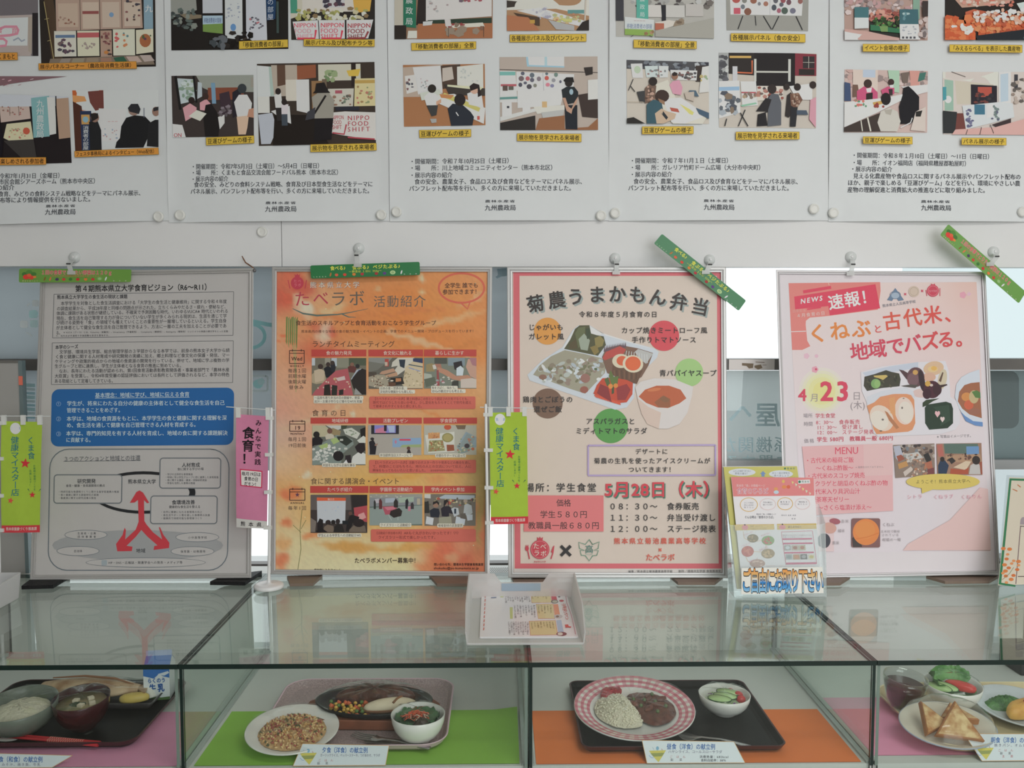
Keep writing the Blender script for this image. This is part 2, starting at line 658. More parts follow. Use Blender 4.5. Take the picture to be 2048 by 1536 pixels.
# ================================================================ the room
WHITE_WALL = mat('white_wall_panel', 'D3D3CF', 0.6, 0.3, noise=0.03, nscale=3)
ROOM_WALL = mat('room_wall', (0.62, 0.61, 0.58), 0.8)
FLOOR_M = mat('floor_vinyl', (0.42, 0.40, 0.37), 0.45, noise=0.12, nscale=6)
CEIL_M = mat('ceiling_board', (0.75, 0.75, 0.73), 0.85, noise=0.05, nscale=20)
ALU = mat('aluminium', (0.55, 0.55, 0.55), 0.38, 0.5, 0.7)
ALU_L = mat('pale_aluminium', (0.60, 0.60, 0.59), 0.42, 0.5, 0.35)
WFRAME = mat('window_frame_metal', (0.42, 0.43, 0.44), 0.4, 0.5, 0.4)
BRONZE = mat('bronze_window_rail', (0.16, 0.15, 0.14), 0.4, 0.5, 0.3, noise=0.2, nscale=8)

def structure(name, mb, m, parent=None):
    o = mb.build(name, m, parent)
    if parent is None: o['kind'] = 'structure'
    return o

XL, XR, YR, ZC = -2.6, 2.6, -2.4, 2.75
structure('floor', MB().box((XL, YR, -0.05), (XR, 2.2, 0)), FLOOR_M)
structure('ceiling', MB().box((XL, YR, ZC), (XR, 2.2, ZC + 0.05)), CEIL_M)
structure('wall_left', MB().box((XL - 0.05, YR, 0), (XL, 2.2, ZC)), ROOM_WALL)
structure('wall_right', MB().box((XR, YR, 0), (XR + 0.05, 2.2, ZC)), ROOM_WALL)
structure('wall_rear', MB().box((XL, YR - 0.05, 0), (XR, YR, ZC)), ROOM_WALL)

# white panel wall above the window: two boards with a fine upright joint between them
zb = onY(1000, 533.5, YW).z
xj = onY(563, 500, YW).x
for nm, x0, x1 in (('wall_back', XL, xj - 0.0006), ('wall_back', xj + 0.0006, XR)):
    structure(nm, MB().rbox((x0, YW, zb), (x1, YW + 0.03, ZC), 0.001, seg=1), WHITE_WALL)
# low wall under the window
structure('wall_back_low', MB().box((XL, YW + 0.02, 0), (XR, YW + 0.10, ZT - 0.03)), ROOM_WALL)

# the window band behind the boards
win = thing('window_1', None, None, (0, YG, ZT), kind='structure')
def zat(y, Y): return onY(1024, y, Y).z
zt0 = zb + 0.01
def bar(name, x0, x1, z0, z1, y0, y1, m):
    MB().box((x0, y0, z0), (x1, y1, z1)).build(name, m, win)
zr1, zr0 = zat(718, YG - 0.03), zat(740.5, YG - 0.03)
xs = onY(1548, 730, YG - 0.03).x
bar('window_rail', XL, XR, zr0, zr1, YG - 0.03, YG + 0.03, BRONZE)
zl1, zl0 = zat(922, YG - 0.02), zat(941, YG - 0.02)
bar('window_rail', onY(1440, 930, YG).x, XR, zl0, zl1, YG - 0.02, YG + 0.03, WFRAME)
zs = zat(1130, YG - 0.04)
bar('window_sill', XL, XR, zs - 0.06, zs, YW + 0.02, YG + 0.05, ALU_L)
bar('window_sill', XL, XR, zs, zs + 0.006, YG - 0.045, YG - 0.02, BRONZE)
bar('window_head', XL, XR, zt0 - 0.004, zt0 + 0.02, YG - 0.03, YG + 0.03, WFRAME)
# pale strip of bare metal with a peeled label on the upper rail
MB().box((onY(1450, 730, YG).x, YG - 0.034, zr0 + 0.001), (xs, YG - 0.0305, zr1 - 0.001)).build('rail_cover', mat('rail_cover_metal', 'A9A29E', 0.4, 0.5, 0.2), win)
c = Canvas(plane_surf(Vector((0, YG - 0.034, 1)), Vector((0, -1, 0))), win)
c.part('peeled_label')
c.poly([(1484, 726), (1507, 727), (1506, 736), (1498, 737), (1493, 732), (1484, 731)], '6A5B4A')
c.poly([(1509, 731), (1522, 729), (1525, 736), (1516, 739), (1509, 735)], '6A5B4A')
c.line([(1511, 724), (1529, 725)], 1.5, '6F6055')
c.line([(1525, 730), (1533, 730)], 1.0, '6F6055')
c.build()
# panes
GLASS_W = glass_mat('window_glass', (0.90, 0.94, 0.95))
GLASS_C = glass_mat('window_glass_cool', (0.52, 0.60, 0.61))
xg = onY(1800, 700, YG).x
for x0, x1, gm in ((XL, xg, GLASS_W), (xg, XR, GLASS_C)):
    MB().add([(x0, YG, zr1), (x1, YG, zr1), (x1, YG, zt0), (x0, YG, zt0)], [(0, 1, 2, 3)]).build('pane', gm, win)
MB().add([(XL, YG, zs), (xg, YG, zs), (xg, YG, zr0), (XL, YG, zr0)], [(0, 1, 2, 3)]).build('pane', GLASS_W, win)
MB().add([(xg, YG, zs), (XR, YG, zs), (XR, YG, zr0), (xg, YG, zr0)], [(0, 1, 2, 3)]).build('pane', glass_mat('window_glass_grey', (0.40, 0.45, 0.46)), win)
# notices stuck to the outer face of the glass, seen from behind
def thin_paper(name, col, share=0.5):
    """thin sheet that the daylight behind it glows through"""
    m = mat(name, col, 0.8, 0.1, noise=0.05, nscale=9)
    nt = m.node_tree; b = nt.nodes['Principled BSDF']; out = nt.nodes['Material Output']
    tl = nt.nodes.new('ShaderNodeBsdfTranslucent'); tl.inputs['Color'].default_value = (*seen(col), 1)
    mx = nt.nodes.new('ShaderNodeMixShader'); mx.inputs['Fac'].default_value = share
    nt.links.new(b.outputs[0], mx.inputs[1]); nt.links.new(tl.outputs[0], mx.inputs[2]); nt.links.new(mx.outputs[0], out.inputs['Surface'])
    return m
BACKPAPER = thin_paper('notice_paper_back', '7C8285', 0.36)
def notice(name, label, px0, py0, px1, py1, Y, m=BACKPAPER):
    t = thing(name, label, 'notice', onY((px0 + px1) / 2, py1, Y), group='notices on the window')
    a, b = onY(px0, py1, Y), onY(px1, py0, Y)
    sh = MB().add([(a.x, Y, a.z), (b.x, Y, a.z), (b.x, Y, b.z), (a.x, Y, b.z)], [(0, 1, 2, 3)]).build('sheet', m, t)
    return t, Canvas(plane_surf(Vector((0, Y, 1)), Vector((0, -1, 0))), sh, 'notice_ink', k=0.5)
YN = YG + 0.008
t, c = notice('window_notice', 'large pale blue notice in the upper window with a green stroke, behind the framed boards', -260, 520, 1444, 722, YN)
c.part('green_stroke')
c.line([(430, 640), (470, 641), (508, 643), (530, 648), (548, 651)], 8, '6B9A92')
c.ring(502, 672, 31, 27, 7, '6B9A92', a0=-95, a1=100)
c.part('small_picture'); c.ell(68, 628, 8, 8, '6E90A0'); c.rr(58, 621, 75, 636, 4, '7795A5'); c.rr(60, 640, 76, 655, 4, '7FA5A3')
c.rr(40, 641, 56, 656, 4, '99A79E'); c.rr(64, 600, 78, 613, 4, 'A3A193'); c.line([(54, 612), (60, 606)], 3, '8E938F'); c.line([(52, 664), (64, 672)], 3, '8E938F')
c.part('tape_mark'); c.poly([(994, 538), (1014, 536), (1014, 552), (1004, 553), (994, 557), (991, 554), (996, 550)], '75838A')
c.build()
t, c = notice('window_notice', 'pale blue notice in the lower window with a small framed picture beside the pink banner', -260, 739, 720, 943, YN)
c.part('small_picture')
c.rrframe(498, 752, 535, 782, 4, 4, '8A9090'); c.ell(516, 768, 10, 9, '6E9CA8'); c.ell(522, 763, 7, 7, '7AA5A0')
c.part('grey_lettering')
for k in range(9):
    c.line([(50, 770 + k * 8), (70, 771 + k * 8)], 5 if k % 3 else 7, ['7B8E98', '8796A0', '758A92'][k % 3])
c.build()
t, c = notice('window_notice', 'blank pale blue notice in the lower window between the orange poster and the bento poster', 960, 739, 1200, 1010, YN)
t, c = notice('window_notice', 'pale grey notice with large mirror-reversed lettering beside the bento poster', 1300, 741, 1600, 921, YN, thin_paper('grey_notice', '8A908F'))
c.part('lettering')
c.xf = lambda p: (1508 + (1508 - p[0]), p[1])       # seen from behind
c.char(1536 - 55, 829, 52, '屋', '7A878B', 0.02)
c.char(1508 + 27, 825, 48, 'へ', '7A878B', 0.02)
for i, ch in enumerate('係機関が'): c.char(1452 + 36 * i, 889, 34, ch, '7A888C', 0.012)
for i, ch in enumerate('に関する'): c.char(1450 + 34 * i, 923, 30, ch, '7F8D90', 0.012)
c.build()
t, c = notice('window_notice', 'pale notice with a green figure in a beige rounded box by the window end', 1700, 741, 2200, 921, YN, thin_paper('pale_notice', '8E9796'))
c.part('print')
c.rr(1950, 742, 2038, 857, 18, 'ABA298'); c.rr(1950, 742, 2026, 838, 12, '8EA598')
c.poly([(2006, 780), (2013, 771), (2019, 774), (2018, 785)], 'B5BCB8'); c.poly([(1994, 822), (2000, 815), (2017, 817), (2013, 836), (1994, 834)], 'B0B9B6')
c.build()

# perforated ventilation strip between the case tops and the window sill
gr = thing('ventilation_grille', 'perforated metal grille strip on the sill behind the glass cases', 'grille', (0, YB + 0.03, ZT))
MB().box((-1.3, YB + 0.008, ZT - 0.02), (1.4, YW + 0.018, ZT - 0.004)).build('sheet', mat('perforated_metal', 'A8A8A4', 0.5, 0.5, 0.3), gr)
hb = MB()
for k in range(26):
    for j in range(5):
        cx = 0.0 - 0.03 + k * 0.0042 + (j % 2) * 0.0021; cy = YB + 0.013 + j * 0.009
        p = [(cx + 0.0014 * math.cos(a * math.pi / 3), cy + 0.003 * math.sin(a * math.pi / 3), ZT - 0.0038) for a in range(6)]
        hb.add(p, [tuple(range(6))])
hb.build('perforation_pattern', mat('grille_hole', (0.06, 0.06, 0.06), 0.8), gr)

# grey framed panel at the window end of the row
pp = thing('partition_panel', 'plain grey framed panel standing behind the lime green banner at the window', 'panel', onY(0, 1150, YB + 0.02))
Yp = 1.87
a, b = onY(-230, 1152, Yp), onY(37, 722, Yp)
MB().box((a.x, Yp, a.z), (b.x, Yp + 0.012, b.z)).build('panel', mat('grey_board', '8F8D8A', 0.7, noise=0.04, nscale=12), pp)
MB().box((a.x, Yp - 0.002, b.z - 0.004), (b.x, Yp + 0.013, b.z + 0.001)).build('top_edge', mat('panel_edge', '6C6A66', 0.4, 0.5, 0.5), pp)
MB().box((b.x, Yp - 0.002, a.z), (b.x + 0.008, Yp + 0.013, b.z + 0.001)).build('side_edge', mat('panel_side', '5C6A6C', 0.5), pp)
o = MB().box((b.x + 0.001, Yp - 0.004, onY(40, 770, Yp).z), (b.x + 0.009, Yp - 0.002, onY(40, 752, Yp).z)).build('sticker', mat('orange_sticker', 'E0604A', 0.5), pp)
o['label'] = 'small orange sticker'
# ================================================================ notices pinned along the white wall
PAPER = mat('copier_paper', 'BFC2CA', 0.75, 0.2, noise=0.02, nscale=14)
def wavy(seed, corners, amp=0.0005, hang=0.010):
    """the sheet: flat against the wall, waving slightly and bellying out along its lower edge"""
    (xl, _), (xr, _), (_, _), (_, yb) = corners
    X0, X1 = onY(corners[3][0], 430, YW).x, onY(corners[2][0], 430, YW).x
    zlow = onY(corners[3][0], corners[3][1], YW).z
    rnd = random.Random(seed)
    ph = [rnd.uniform(0, 6.28) for _ in range(4)]
    def bulge(x, z):
        u = min(1.0, max(0.0, (x - X0) / (X1 - X0))); h = max(0.0, z - zlow)
        w = 1.2 + math.sin(7 * x * 3 + ph[0]) * 0.5 + math.sin(23 * x + 9 * z + ph[1]) * 0.5
        e = math.sin(math.pi * min(1, max(0, (u - 0.06) / 0.88))) if 0.06 < u < 0.94 else 0.0
        edge = max(0, 1 - min(u, 1 - u) / 0.025) * (0.5 + 0.5 * math.sin(11 * z + ph[2])) * 0.0028 * min(1, h / 0.05)
        return amp * w + hang * e * math.exp(-h / 0.055) + edge
    def surf(px, py, off):
        p = onY(px, py, YW - 0.0022 - off)
        p.y -= bulge(p.x, p.z)
        return p
    return surf

def pinned(label, corners, seed):
    t = thing('wall_poster', label, 'poster', onY((corners[2][0] + corners[3][0]) / 2, corners[2][1], YW), group='white notices pinned along the wall')
    surf = wavy(seed, corners)
    tl, tr, br, bl = corners
    nx, ny = 36, 44
    mb = MB()
    def q(u, v): return tuple((tl[k] * (1 - u) + tr[k] * u) * (1 - v) + (bl[k] * (1 - u) + br[k] * u) * v for k in (0, 1))
    vf = [surf(*q(i / nx, (j / ny) ** 0.8), 0.0) for j in range(ny + 1) for i in range(nx + 1)]
    f = [(j * (nx + 1) + i, (j + 1) * (nx + 1) + i, (j + 1) * (nx + 1) + i + 1, j * (nx + 1) + i + 1) for j in range(ny) for i in range(nx)]
    mb.add(vf, f, 0, True)
    sh = mb.build('sheet', PAPER, t)
    return t, Canvas(surf, sh, sub=7, base=3.5e-4)

INK = '2E3038'
def caption(c, q, s, col='C9A52C', w=0.014):
    c.part('caption')
    c.poly([q[0], q[1], q[2], q[3]], '8A6A18')
    e = 0.7
    c.poly([(q[0][0] + e, q[0][1] + e), (q[1][0] - e, q[1][1] + e), (q[2][0] - e, q[2][1] - e), (q[3][0] + e, q[3][1] - e)], col)
    my0 = (q[0][1] + q[3][1]) / 2; my1 = (q[1][1] + q[2][1]) / 2
    h = (q[3][1] - q[0][1]) * 0.74
    L = q[1][0] - q[0][0]
    tot = sum(advance(ch) for ch in s) * h
    m = max(3.0, min((L - tot) / 2, 6.0))
    x1 = min(q[1][0] - 4, q[0][0] + m + tot)
    f = lambda x: my0 + (my1 - my0) * (x - q[0][0]) / L
    c.text(q[0][0] + m, f(q[0][0] + m), x1, f(x1), h, s, '2A2418', w)

def notes(c, rows):
    c.part('lettering')
    for r in rows:
        x0, y0, x1, y1, h, s = r[:6]
        c.text(x0, y0, x1, y1, h, s, INK, 0.012, *(r[6:]))

# ---- notice 1 (cut by the picture edge)
t, c = pinned('white notice with orange captions at the window-panel end of the row', [(-110, -190), (322, -190), (338, 441), (-103, 452)], 1)
notes(c, [(-64, 353, 127, 351, 12, '・開催期間：令和7年1月31日（金曜日）'), (-64, 364.5, 198, 362, 12, '・場　　所：市民会館シアーズホーム（熊本市中央区）'),
          (-64, 376.5, 30, 375, 12, '・展示内容の紹介'), (-64, 389, 288, 386, 12, '　食の安全、食育、みどりの食料システム戦略などをテーマにパネル展示、'),
          (-76, 402, 189, 398.5, 12, 'パンフレット配布等により情報提供を行ないました。'), (93.5, 413, 153, 412, 11, '農林水産省', 0.55), (92.5, 425, 154.5, 424, 12.5, '九州農政局')])
c.photo([(-90, -60), (76, -60), (77, 112), (-90, 112)], '''
r 0 0 100 100 6A6468
p A79A96 0 55 93 52 91 100 0 100
p BFC6C8 0 58 88 55 87 88 0 88
p A09488 88 55 93 54 92 98 88 94
r 93 50 7 50 2A2528
l D77F92 5 50 70 60 66 74 66 76 70 75 74 66 76 50 77
l D77F92 5 50 80 58 80 62 83 61 88 50 89
t 50 70.5 75 7 C96A80 食育
l 8F96A4 3 70 82 76 79 80 83 84 81''', 1)
c.photo([(77, -60), (310, -60), (312, 133), (83, 138)], '''
r 0 0 100 100 2B2522
p 4A3A2C 4 30 12 30 20 100 10 100
r 90 20 8 62 7C97A6
t 91 40 98 8 C5D2D6 九
p A98F80 14 30 88 28 89 60 14 62
l 4C4038 1.2 35 30 35 62
l 4C4038 1.2 52 30 52 61
l 4C4038 1.2 71 30 71 60
r 16 34 17 24 B5A08E
r 37 33 14 27 BBA998
r 54 33 15 26 B8A696
r 73 33 14 25 B9A898
r 37 42 14 3 8A4A48
e 62 46 2 2.5 6F8FB0
n 16 48 17 8 10 1.6 8A5A4A 99796A
n 75 32 11 20 14 1.7 3F3A44 5C4A44 805050
r 12 62 19 26 C3C0B4
r 13 66 17 3 5C7391
n 14 71 15 14 16 2.6 5C4653 49434E 6F5B5B
r 32 62 19 26 CFC0A8
r 32 64 19 5 B0585A
n 36 74 11 6 14 1.5 9A8A84
r 52 62 10 27 A58978
n 53 64 8 12 12 2.2 6A4042 8A5A56
n 53 82 8 6 4 2.5 443A38 B5763A
r 63 61 19 27 CFC8B0
n 65 65 3 18 6 1.8 C05858
n 72 65 4 18 6 1.8 5C7F84 C07A50
p C9BFA8 83 62 98 61 98 85 83 87
e 91 73 5 7 9A5C38
n 86 67 10 5 5 1.7 4A5A3A 5A3C50
p 7A6C5E 8 90 96 88 99 98 6 98
p 8B8078 18 90 26 90 23 98 14 98
p 8B8270 28 90 38 90 36 98 25 98
p 8A7A68 40 90 50 90 50 98 38 98
p 95705E 52 90 61 90 62 97 52 97
p 2F5A45 63 90 72 89 76 96 66 97
p B09A90 74 89 84 89 88 95 78 96
p A99A94 86 88 95 88 99 94 90 95
l A09060 1.5 4 32 11 90
l A09060 1 4 50 8 49
l A09060 1 6 72 9 71''', 2)
c.photo([(-90, 186), (137, 193), (144, 326), (-90, 332)], '''
r 0 0 100 100 201A1C
p B8BCC4 0 0 100 0 100 14 40 18 0 20
p B7A39A 39 11 65 10 66 34 40 40
l 5A4A44 1 48 11 48 30
l 5A4A44 1 56 11 56 30
n 40 12 24 16 16 1.6 A0605A 8C6C60
p C8BE9C 45 42 66 38 68 66 52 70 42 62
n 47 46 16 16 22 1.7 B07060 9A9070 C0A080
e 62 52 3 5 B8523A
p 75A3A6 67 4 83 0 82 60 68 62
p C4C4C0 81 2 88 2 88 56 82 58
v 75 6 62 11 D0DADA 九州農政局
p A58873 89 4 100 2 100 62 90 64
l 201A1C 2 89 0 88 70
p 17131A 0 26 38 34 42 58 40 100 0 100
p 3A3634 42 66 68 64 70 90 60 96''', 3)
c.photo([(-90, 152), (135, 153), (60, 170), (-90, 190)], '''
p 7A5A60 0 0 100 0 60 60 0 100
n 0 10 80 70 40 8 A06070 C8A0A8 8A5560 D2B5B8''', 4)
c.photo([(145, 181), (317, 180), (317, 299), (151, 303)], '''
r 0 0 100 100 BFCBD6
p B55A28 0 0 36 0 34 30 10 34 0 30
p D98A50 0 8 14 10 16 18 0 20
p 6A3A34 18 2 36 0 36 30 26 34 20 20
p 4A2A20 0 18 10 26 14 100 0 100
r 8 34 13 66 26324E
r 9 40 10 16 B58A4A
e 14 48 3.5 5 7AA0B0
v 14 58 98 10 BFC8D4 消費者の部屋
p C8CDD2 30 30 62 32 60 86 30 84
t 40 52 52 5 B05050 ーーー
n 34 62 18 20 12 2 8A98A8 B09090
p 202022 18 52 28 50 32 66 32 100 18 100
e 25 45 5 8 8A6A5C
p 26201E 20 38 29 38 29 46 21 52
p 1B1B1D 62 46 72 42 84 44 92 56 88 78 82 96 48 96 50 86 54 80 56 60
e 71 33 6.5 9.5 8F7468
p 2A2A2E 64 30 68 23 76 23 79 32 77 40 66 36
p 202022 88 56 96 50 100 50 100 96 86 94
e 97 36 4.5 8 8A6A5C
p 2A2A2E 94 30 100 28 100 34 94 36
l 5A6070 1.5 83 30 83 46''', 5)
caption(c, [(-60, 106), (35, 105), (36, 120), (-60, 122)], '食育フェスタくまもと', 'C9842A')
caption(c, [(77, 127), (273, 122.6), (274, 137.6), (77.5, 140.5)], '展示パネルコーナー（農政局消費生活課）', 'C9842A')
caption(c, [(-60, 316), (92.5, 314.5), (93, 329.5), (-60, 331.5)], '　　　展示を楽しめされる参加者', 'C9842A')
caption(c, [(149, 302.5), (317, 295), (318, 309), (150, 315)], 'フェスタ事務局によるインタビュー（Web配信）', 'C9842A')
c.build()

# ---- notice 2
t, c = pinned('white notice with a photo of stacked boxes lettered in red capitals', [(325, -190), (771, -190), (779, 442), (338, 445)], 2)
notes(c, [(382, 333.5, 645, 331.5, 12, '・開催期間：令和7年5月3日（土曜日）〜5月4日（日曜日）'), (382, 345.5, 683, 344.5, 12, '・場　　所：くまもと食品交流会館フードパル熊本（熊本市北区）'),
          (382, 358.5, 457, 357.5, 12, '・展示内容の紹介'), (378, 369.5, 746, 368, 12, '　食の安全、みどりの食料システム戦略、食育及び日本型食生活などをテーマに'),
          (381, 383, 745, 381.5, 12, 'パネル展示、パンフレット配布等を行い、多くの方に来場していただきました。'), (532, 406.6, 593, 406.2, 11, '農林水産省', 0.55), (531.5, 419, 595, 418.5, 12.5, '九州農政局')])
c.photo([(341, -60), (576, -60), (577, 98), (343, 101)], '''
r 0 0 100 100 201C1A
p 8A8C86 0 0 20 0 22 50 0 60
p 7A6E5A 6 54 26 56 26 60 14 62
n 0 50 20 25 26 4 55605C 7A8078 3A4040
r 27 30 17 24 B3B7BE
p 9DB4C4 27 57 44 57 44 68 27 68
p 6C8A42 27 68 44 67 44 80 27 77
t 28 63 43 7 4A5A80 移動消費者の部屋
r 46 34 15 42 BEC2D2
p BEC2D2 46 76 61 76 61 88 46 85
e 53 72 2.4 4.5 5C88B8
n 47 42 12 20 14 1.6 9098A8 A0A4B0
p B9BCC6 64 34 81 34 82 92 64 88
n 66 60 14 22 18 2 6A6670 B06A70 50505A
p 1F3A5C 81 30 90 30 89 62 82 64
v 85 36 64 8 B0B8C4 の部屋
r 90 40 2 40 3A4A48
n 40 78 40 20 24 5 2B2522 3A302A 191412
n 30 82 16 16 10 6 5C6066 40464A''', 11)
c.photo([(579, -60), (750, -60), (750, 78), (583, 80)], '''
r 0 0 100 100 2A2622
p B9B4A4 0 40 20 40 20 62 0 70
r 0 40 8 22 3F8A72
r 14 40 74 20 C4BEB6
r 38 42 26 12 B8B8BA
n 40 43 22 9 8 4 5C3F4A 3F3A46
p C99A3A 74 42 96 42 94 60 76 62
n 8 55 84 17 60 4.5 B8B090 8C8C50 C9C4B4 9C9A58 D0C8B8 806A4A
p D3CBC9 2 74 32 72 33 99 6 99
p D8D2CF 33 72 64 72 64 99 34 99
p CDC7C4 66 72 98 72 92 99 66 99
t 3 79 30 9 D0586A NIPPON
t 4 87 24 9 DD8C98 FOOD
t 6 94.5 26 8.5 DD8C98 SHIFT
t 35 79 63 9 C93A50 NIPPON
t 35 87 56 9 CF5A6C FOOD
t 35 94.5 56 8.5 C94A5C SHIFT
t 67 80 95 9 A8323F NIPPON
t 67 88 88 9 8A2C34 FOOD
t 67 95.5 86 8.5 7E2A30 SHIFT
l C93A50 4 7 98.3 28 98.3 29.5 86
l C93A50 4 36 98.5 59 98.5 61 87
l 8A3A3C 4 67 98.8 88 98.5 92 89''', 12)
c.photo([(343, 152), (507, 150), (508, 272.5), (346, 275)], '''
r 0 0 100 100 3A3230
p 8C9088 30 0 100 0 100 28 48 26 38 20
p 8F8A80 45 5 100 4 100 20 44 20
p AEB9BC 7 4 28 6 30 40 10 46
p A8B2B8 32 10 37 12 37 34 31 38
n 12 8 16 30 18 5 8FA08C B9C4C4 7A9080
l 1C1A1A 5 5 0 10 55
l 1C1A1A 4 27 0 30 44
p 7A4330 44 20 88 20 88 40 44 40
p 6C8FA8 48 12 53 12 54 46 49 46
p C89098 13 52 22 45 30 52 29 64 16 74
p C88F97 34 44 42 38 50 50 44 58 34 56
e 24 40 4 5.5 2A201E
e 41 34 4 5.5 3A2A26
p 1C1818 41 48 48 46 55 60 58 82 56 100 40 100 38 70
p C9C8B8 20 66 30 56 42 62 34 74
p 26222A 74 28 84 20 86 60 74 70
p 3A2C34 58 30 70 26 74 60 60 66
p D0D4DA 76 44 82 32 92 32 98 46 96 66 80 70
p C8A890 79 68 94 66 92 86 90 97 81 97
e 86 22 5.5 8 33383C
p B08068 94 56 100 54 100 70 92 68
p CFC8C0 56 68 64 64 64 78 58 88
p CFC5C2 0 78 12 80 16 100 0 100
t 1 96 11 9 A8404C ON
n 58 48 14 18 12 4 5C5458 7A7078''', 13)
c.photo([(514, 128), (749, 124), (752, 286.5), (518, 292)], '''
r 0 0 100 100 3A3029
p BFC9C9 0 2 14 4 14 40 0 40
p 9DB0A8 10 4 16 3 16 38 11 40
p A89C8E 12 2 34 2 34 40 14 40
p 5A4234 17 2 24 2 24 26 17 28
p 8A4F34 34 3 50 2 50 18 34 20
r 52 2 36 20 B9B6A6
r 80 0 4 30 2A211E
p C8A63A 76 10 88 8 86 17 78 17
n 58 10 10 12 10 4 6A8058 8A9A70
r 24 20 10 26 C4BEB2
p C6CBCB 33 20 44 20 44 62 33 58
r 46 22 10 34 8A6844
r 55 20 4 32 6A5A48
p B8B4A8 60 32 82 32 81 54 60 54
r 66 34 6 4 A0505C
n 63 40 16 12 16 2.5 6A7868 8A6A58 5C5A50
p C8B888 83 20 100 20 100 54 82 54
p B09048 83 22 100 22 100 26 83 26
n 84 30 14 20 18 2 9A7A50 8A9068 B07060
r 66 54 20 5 2A2A33
p C9C4BE 0 40 10 40 10 60 0 60
p A9AEB8 0 62 12 60 16 80 10 98 2 98
p 1E1713 14 62 46 64 60 100 12 100
p CFCBC8 11 58 27 52 28 74 22 70
p C6C0BC 56 62 74 60 74 90 60 86
p C6C0BC 74 60 100 62 100 96 74 90
t 63 67 73 7 A8404C NIPPON
t 63 73 71 7 A8404C FOOD
t 63 79 71 7 A8404C SHIFT
t 76 68 95 8 A8404C NIPPO
t 76 75 94 8 A8404C FOOD
t 76 82 95 8 A8404C SHIFT
t 54 66 60 7 A8404C ON
l A8404C 3 63 86 73 88 75 76
l A8404C 3 76 92 99 95
p CDC8C0 14 38 20 36 21 54 15 54
e 17.5 34 2.4 4 2A2220
p 2A2626 15 54 20 54 20 70 16 70
p D0BCC0 20 50 26 50 25 62 20 62
e 22.5 47 2.4 4 2A2220
p 3E4650 20 62 25 62 25 76 20 76
p 8E8A80 46 42 52 36 60 36 65 46 64 68 48 68
p 1A1618 48 68 64 68 62 94 47 96
p 1E1A1A 49 34 50 25 57 24 60 34 62 37 47 37
l 1C1818 4 58 40 48 62
p 3A3A40 42 60 49 54 48 68 40 70''', 14)
caption(c, [(478, 82.5), (576, 79), (576.5, 95), (478, 98.5)], '「移動消費者の部屋」')
caption(c, [(607.5, 78), (749.5, 79), (749.5, 93.5), (607.5, 92.5)], '展示パネル及び配布チラシ等')
caption(c, [(411.8, 275), (508.5, 271), (509, 286.6), (412.4, 291)], '豆運びゲームの様子')
caption(c, [(621, 289), (753, 286), (753.5, 301), (621, 304.5)], '展示物を見学される来場者')
c.build()

# ---- notice 3
t, c = pinned('white notice with a photo of a man in black shirt and cap from behind', [(773, -190), (1211, -190), (1219, 441), (780, 443)], 3)
notes(c, [(819, 323, 1024.6, 321.5, 12, '・開催期間：令和７年10月25日（土曜日）'), (819, 336, 1112, 335, 12, '・場　　所：川上地域コミュニティセンター（熊本市北区）'),
          (819, 350.5, 905, 350, 12, '・展示内容の紹介'), (818, 363.4, 1171, 363, 12, '　食の安全、農業女子、食品ロス及び食育などをテーマにパネル展示、'),
          (818, 377, 1149, 376.2, 12, 'パンフレット配布等を行い、多くの方に来場していただきました。'), (970, 403.2, 1030, 403, 11, '農林水産省', 0.55), (969.5, 416.5, 1032, 416, 12.5, '九州農政局')])
c.photo([(789, -60), (986, -60), (985, 76.5), (789, 78.5)], '''
r 0 0 100 100 8A6A52
r 0 0 10 100 B0AA9C
p 2B2422 24 40 34 40 36 78 22 80
p C4C0BE 32 30 99 30 99 68 32 74
n 60 34 32 12 22 3 9A5058 6A5A66 7A8068
n 34 40 20 20 10 2 A8A8A8 9A8888
p 2A3A2E 34 73 99 70 99 80 34 82
p 9A6240 24 78 100 78 100 100 22 100
p 246B52 9 30 22 30 22 84 9 82
v 15 36 82 11 C8D8CE 農政局
r 0 80 12 20 2A2420
p C8C4BA 14 88 23 88 23 99 13 99
p B9BCBC 29 75 39 74 38 80 29 81
p C4C0B4 52 80 90 77 92 83 54 85
n 56 78 22 5 10 3 8A3A3A 7A6A5A
n 52 84 40 12 10 7 6A5A4A 8A7A6A 7A5A48
l 4A4038 1 55 84 55 98
l 4A4038 1 91 82 91 98
p C0BCBA 51 72 57 72 58 82 52 82''', 21)
c.photo([(1013, -60), (1178, -60), (1178, 61), (1014, 62)], '''
r 0 0 100 100 A07B5A
p C6C2BA 0 0 100 0 100 76 60 64 0 66
p 3A332E 0 50 14 52 14 60 0 62
r 74 66 20 6 5A8A88
p C9C9C2 12 67 40 62 95 84 92 94 60 84
n 30 62 22 18 14 4 A8A8B4 B8B8BE 9A98A8
n 56 72 34 16 24 4 B8B870 B07A60 A8A878 C0A878
p 4A3A2E 8 70 40 78 40 92 24 88
p A0A0A0 50 82 82 92 82 100 60 98
p A56A48 0 74 26 78 40 100 0 100
r 28 82 6 6 B08A3A
p 2A2420 92 86 100 82 100 100 84 100
l B9B0A4 3 97 30 95 84''', 22)
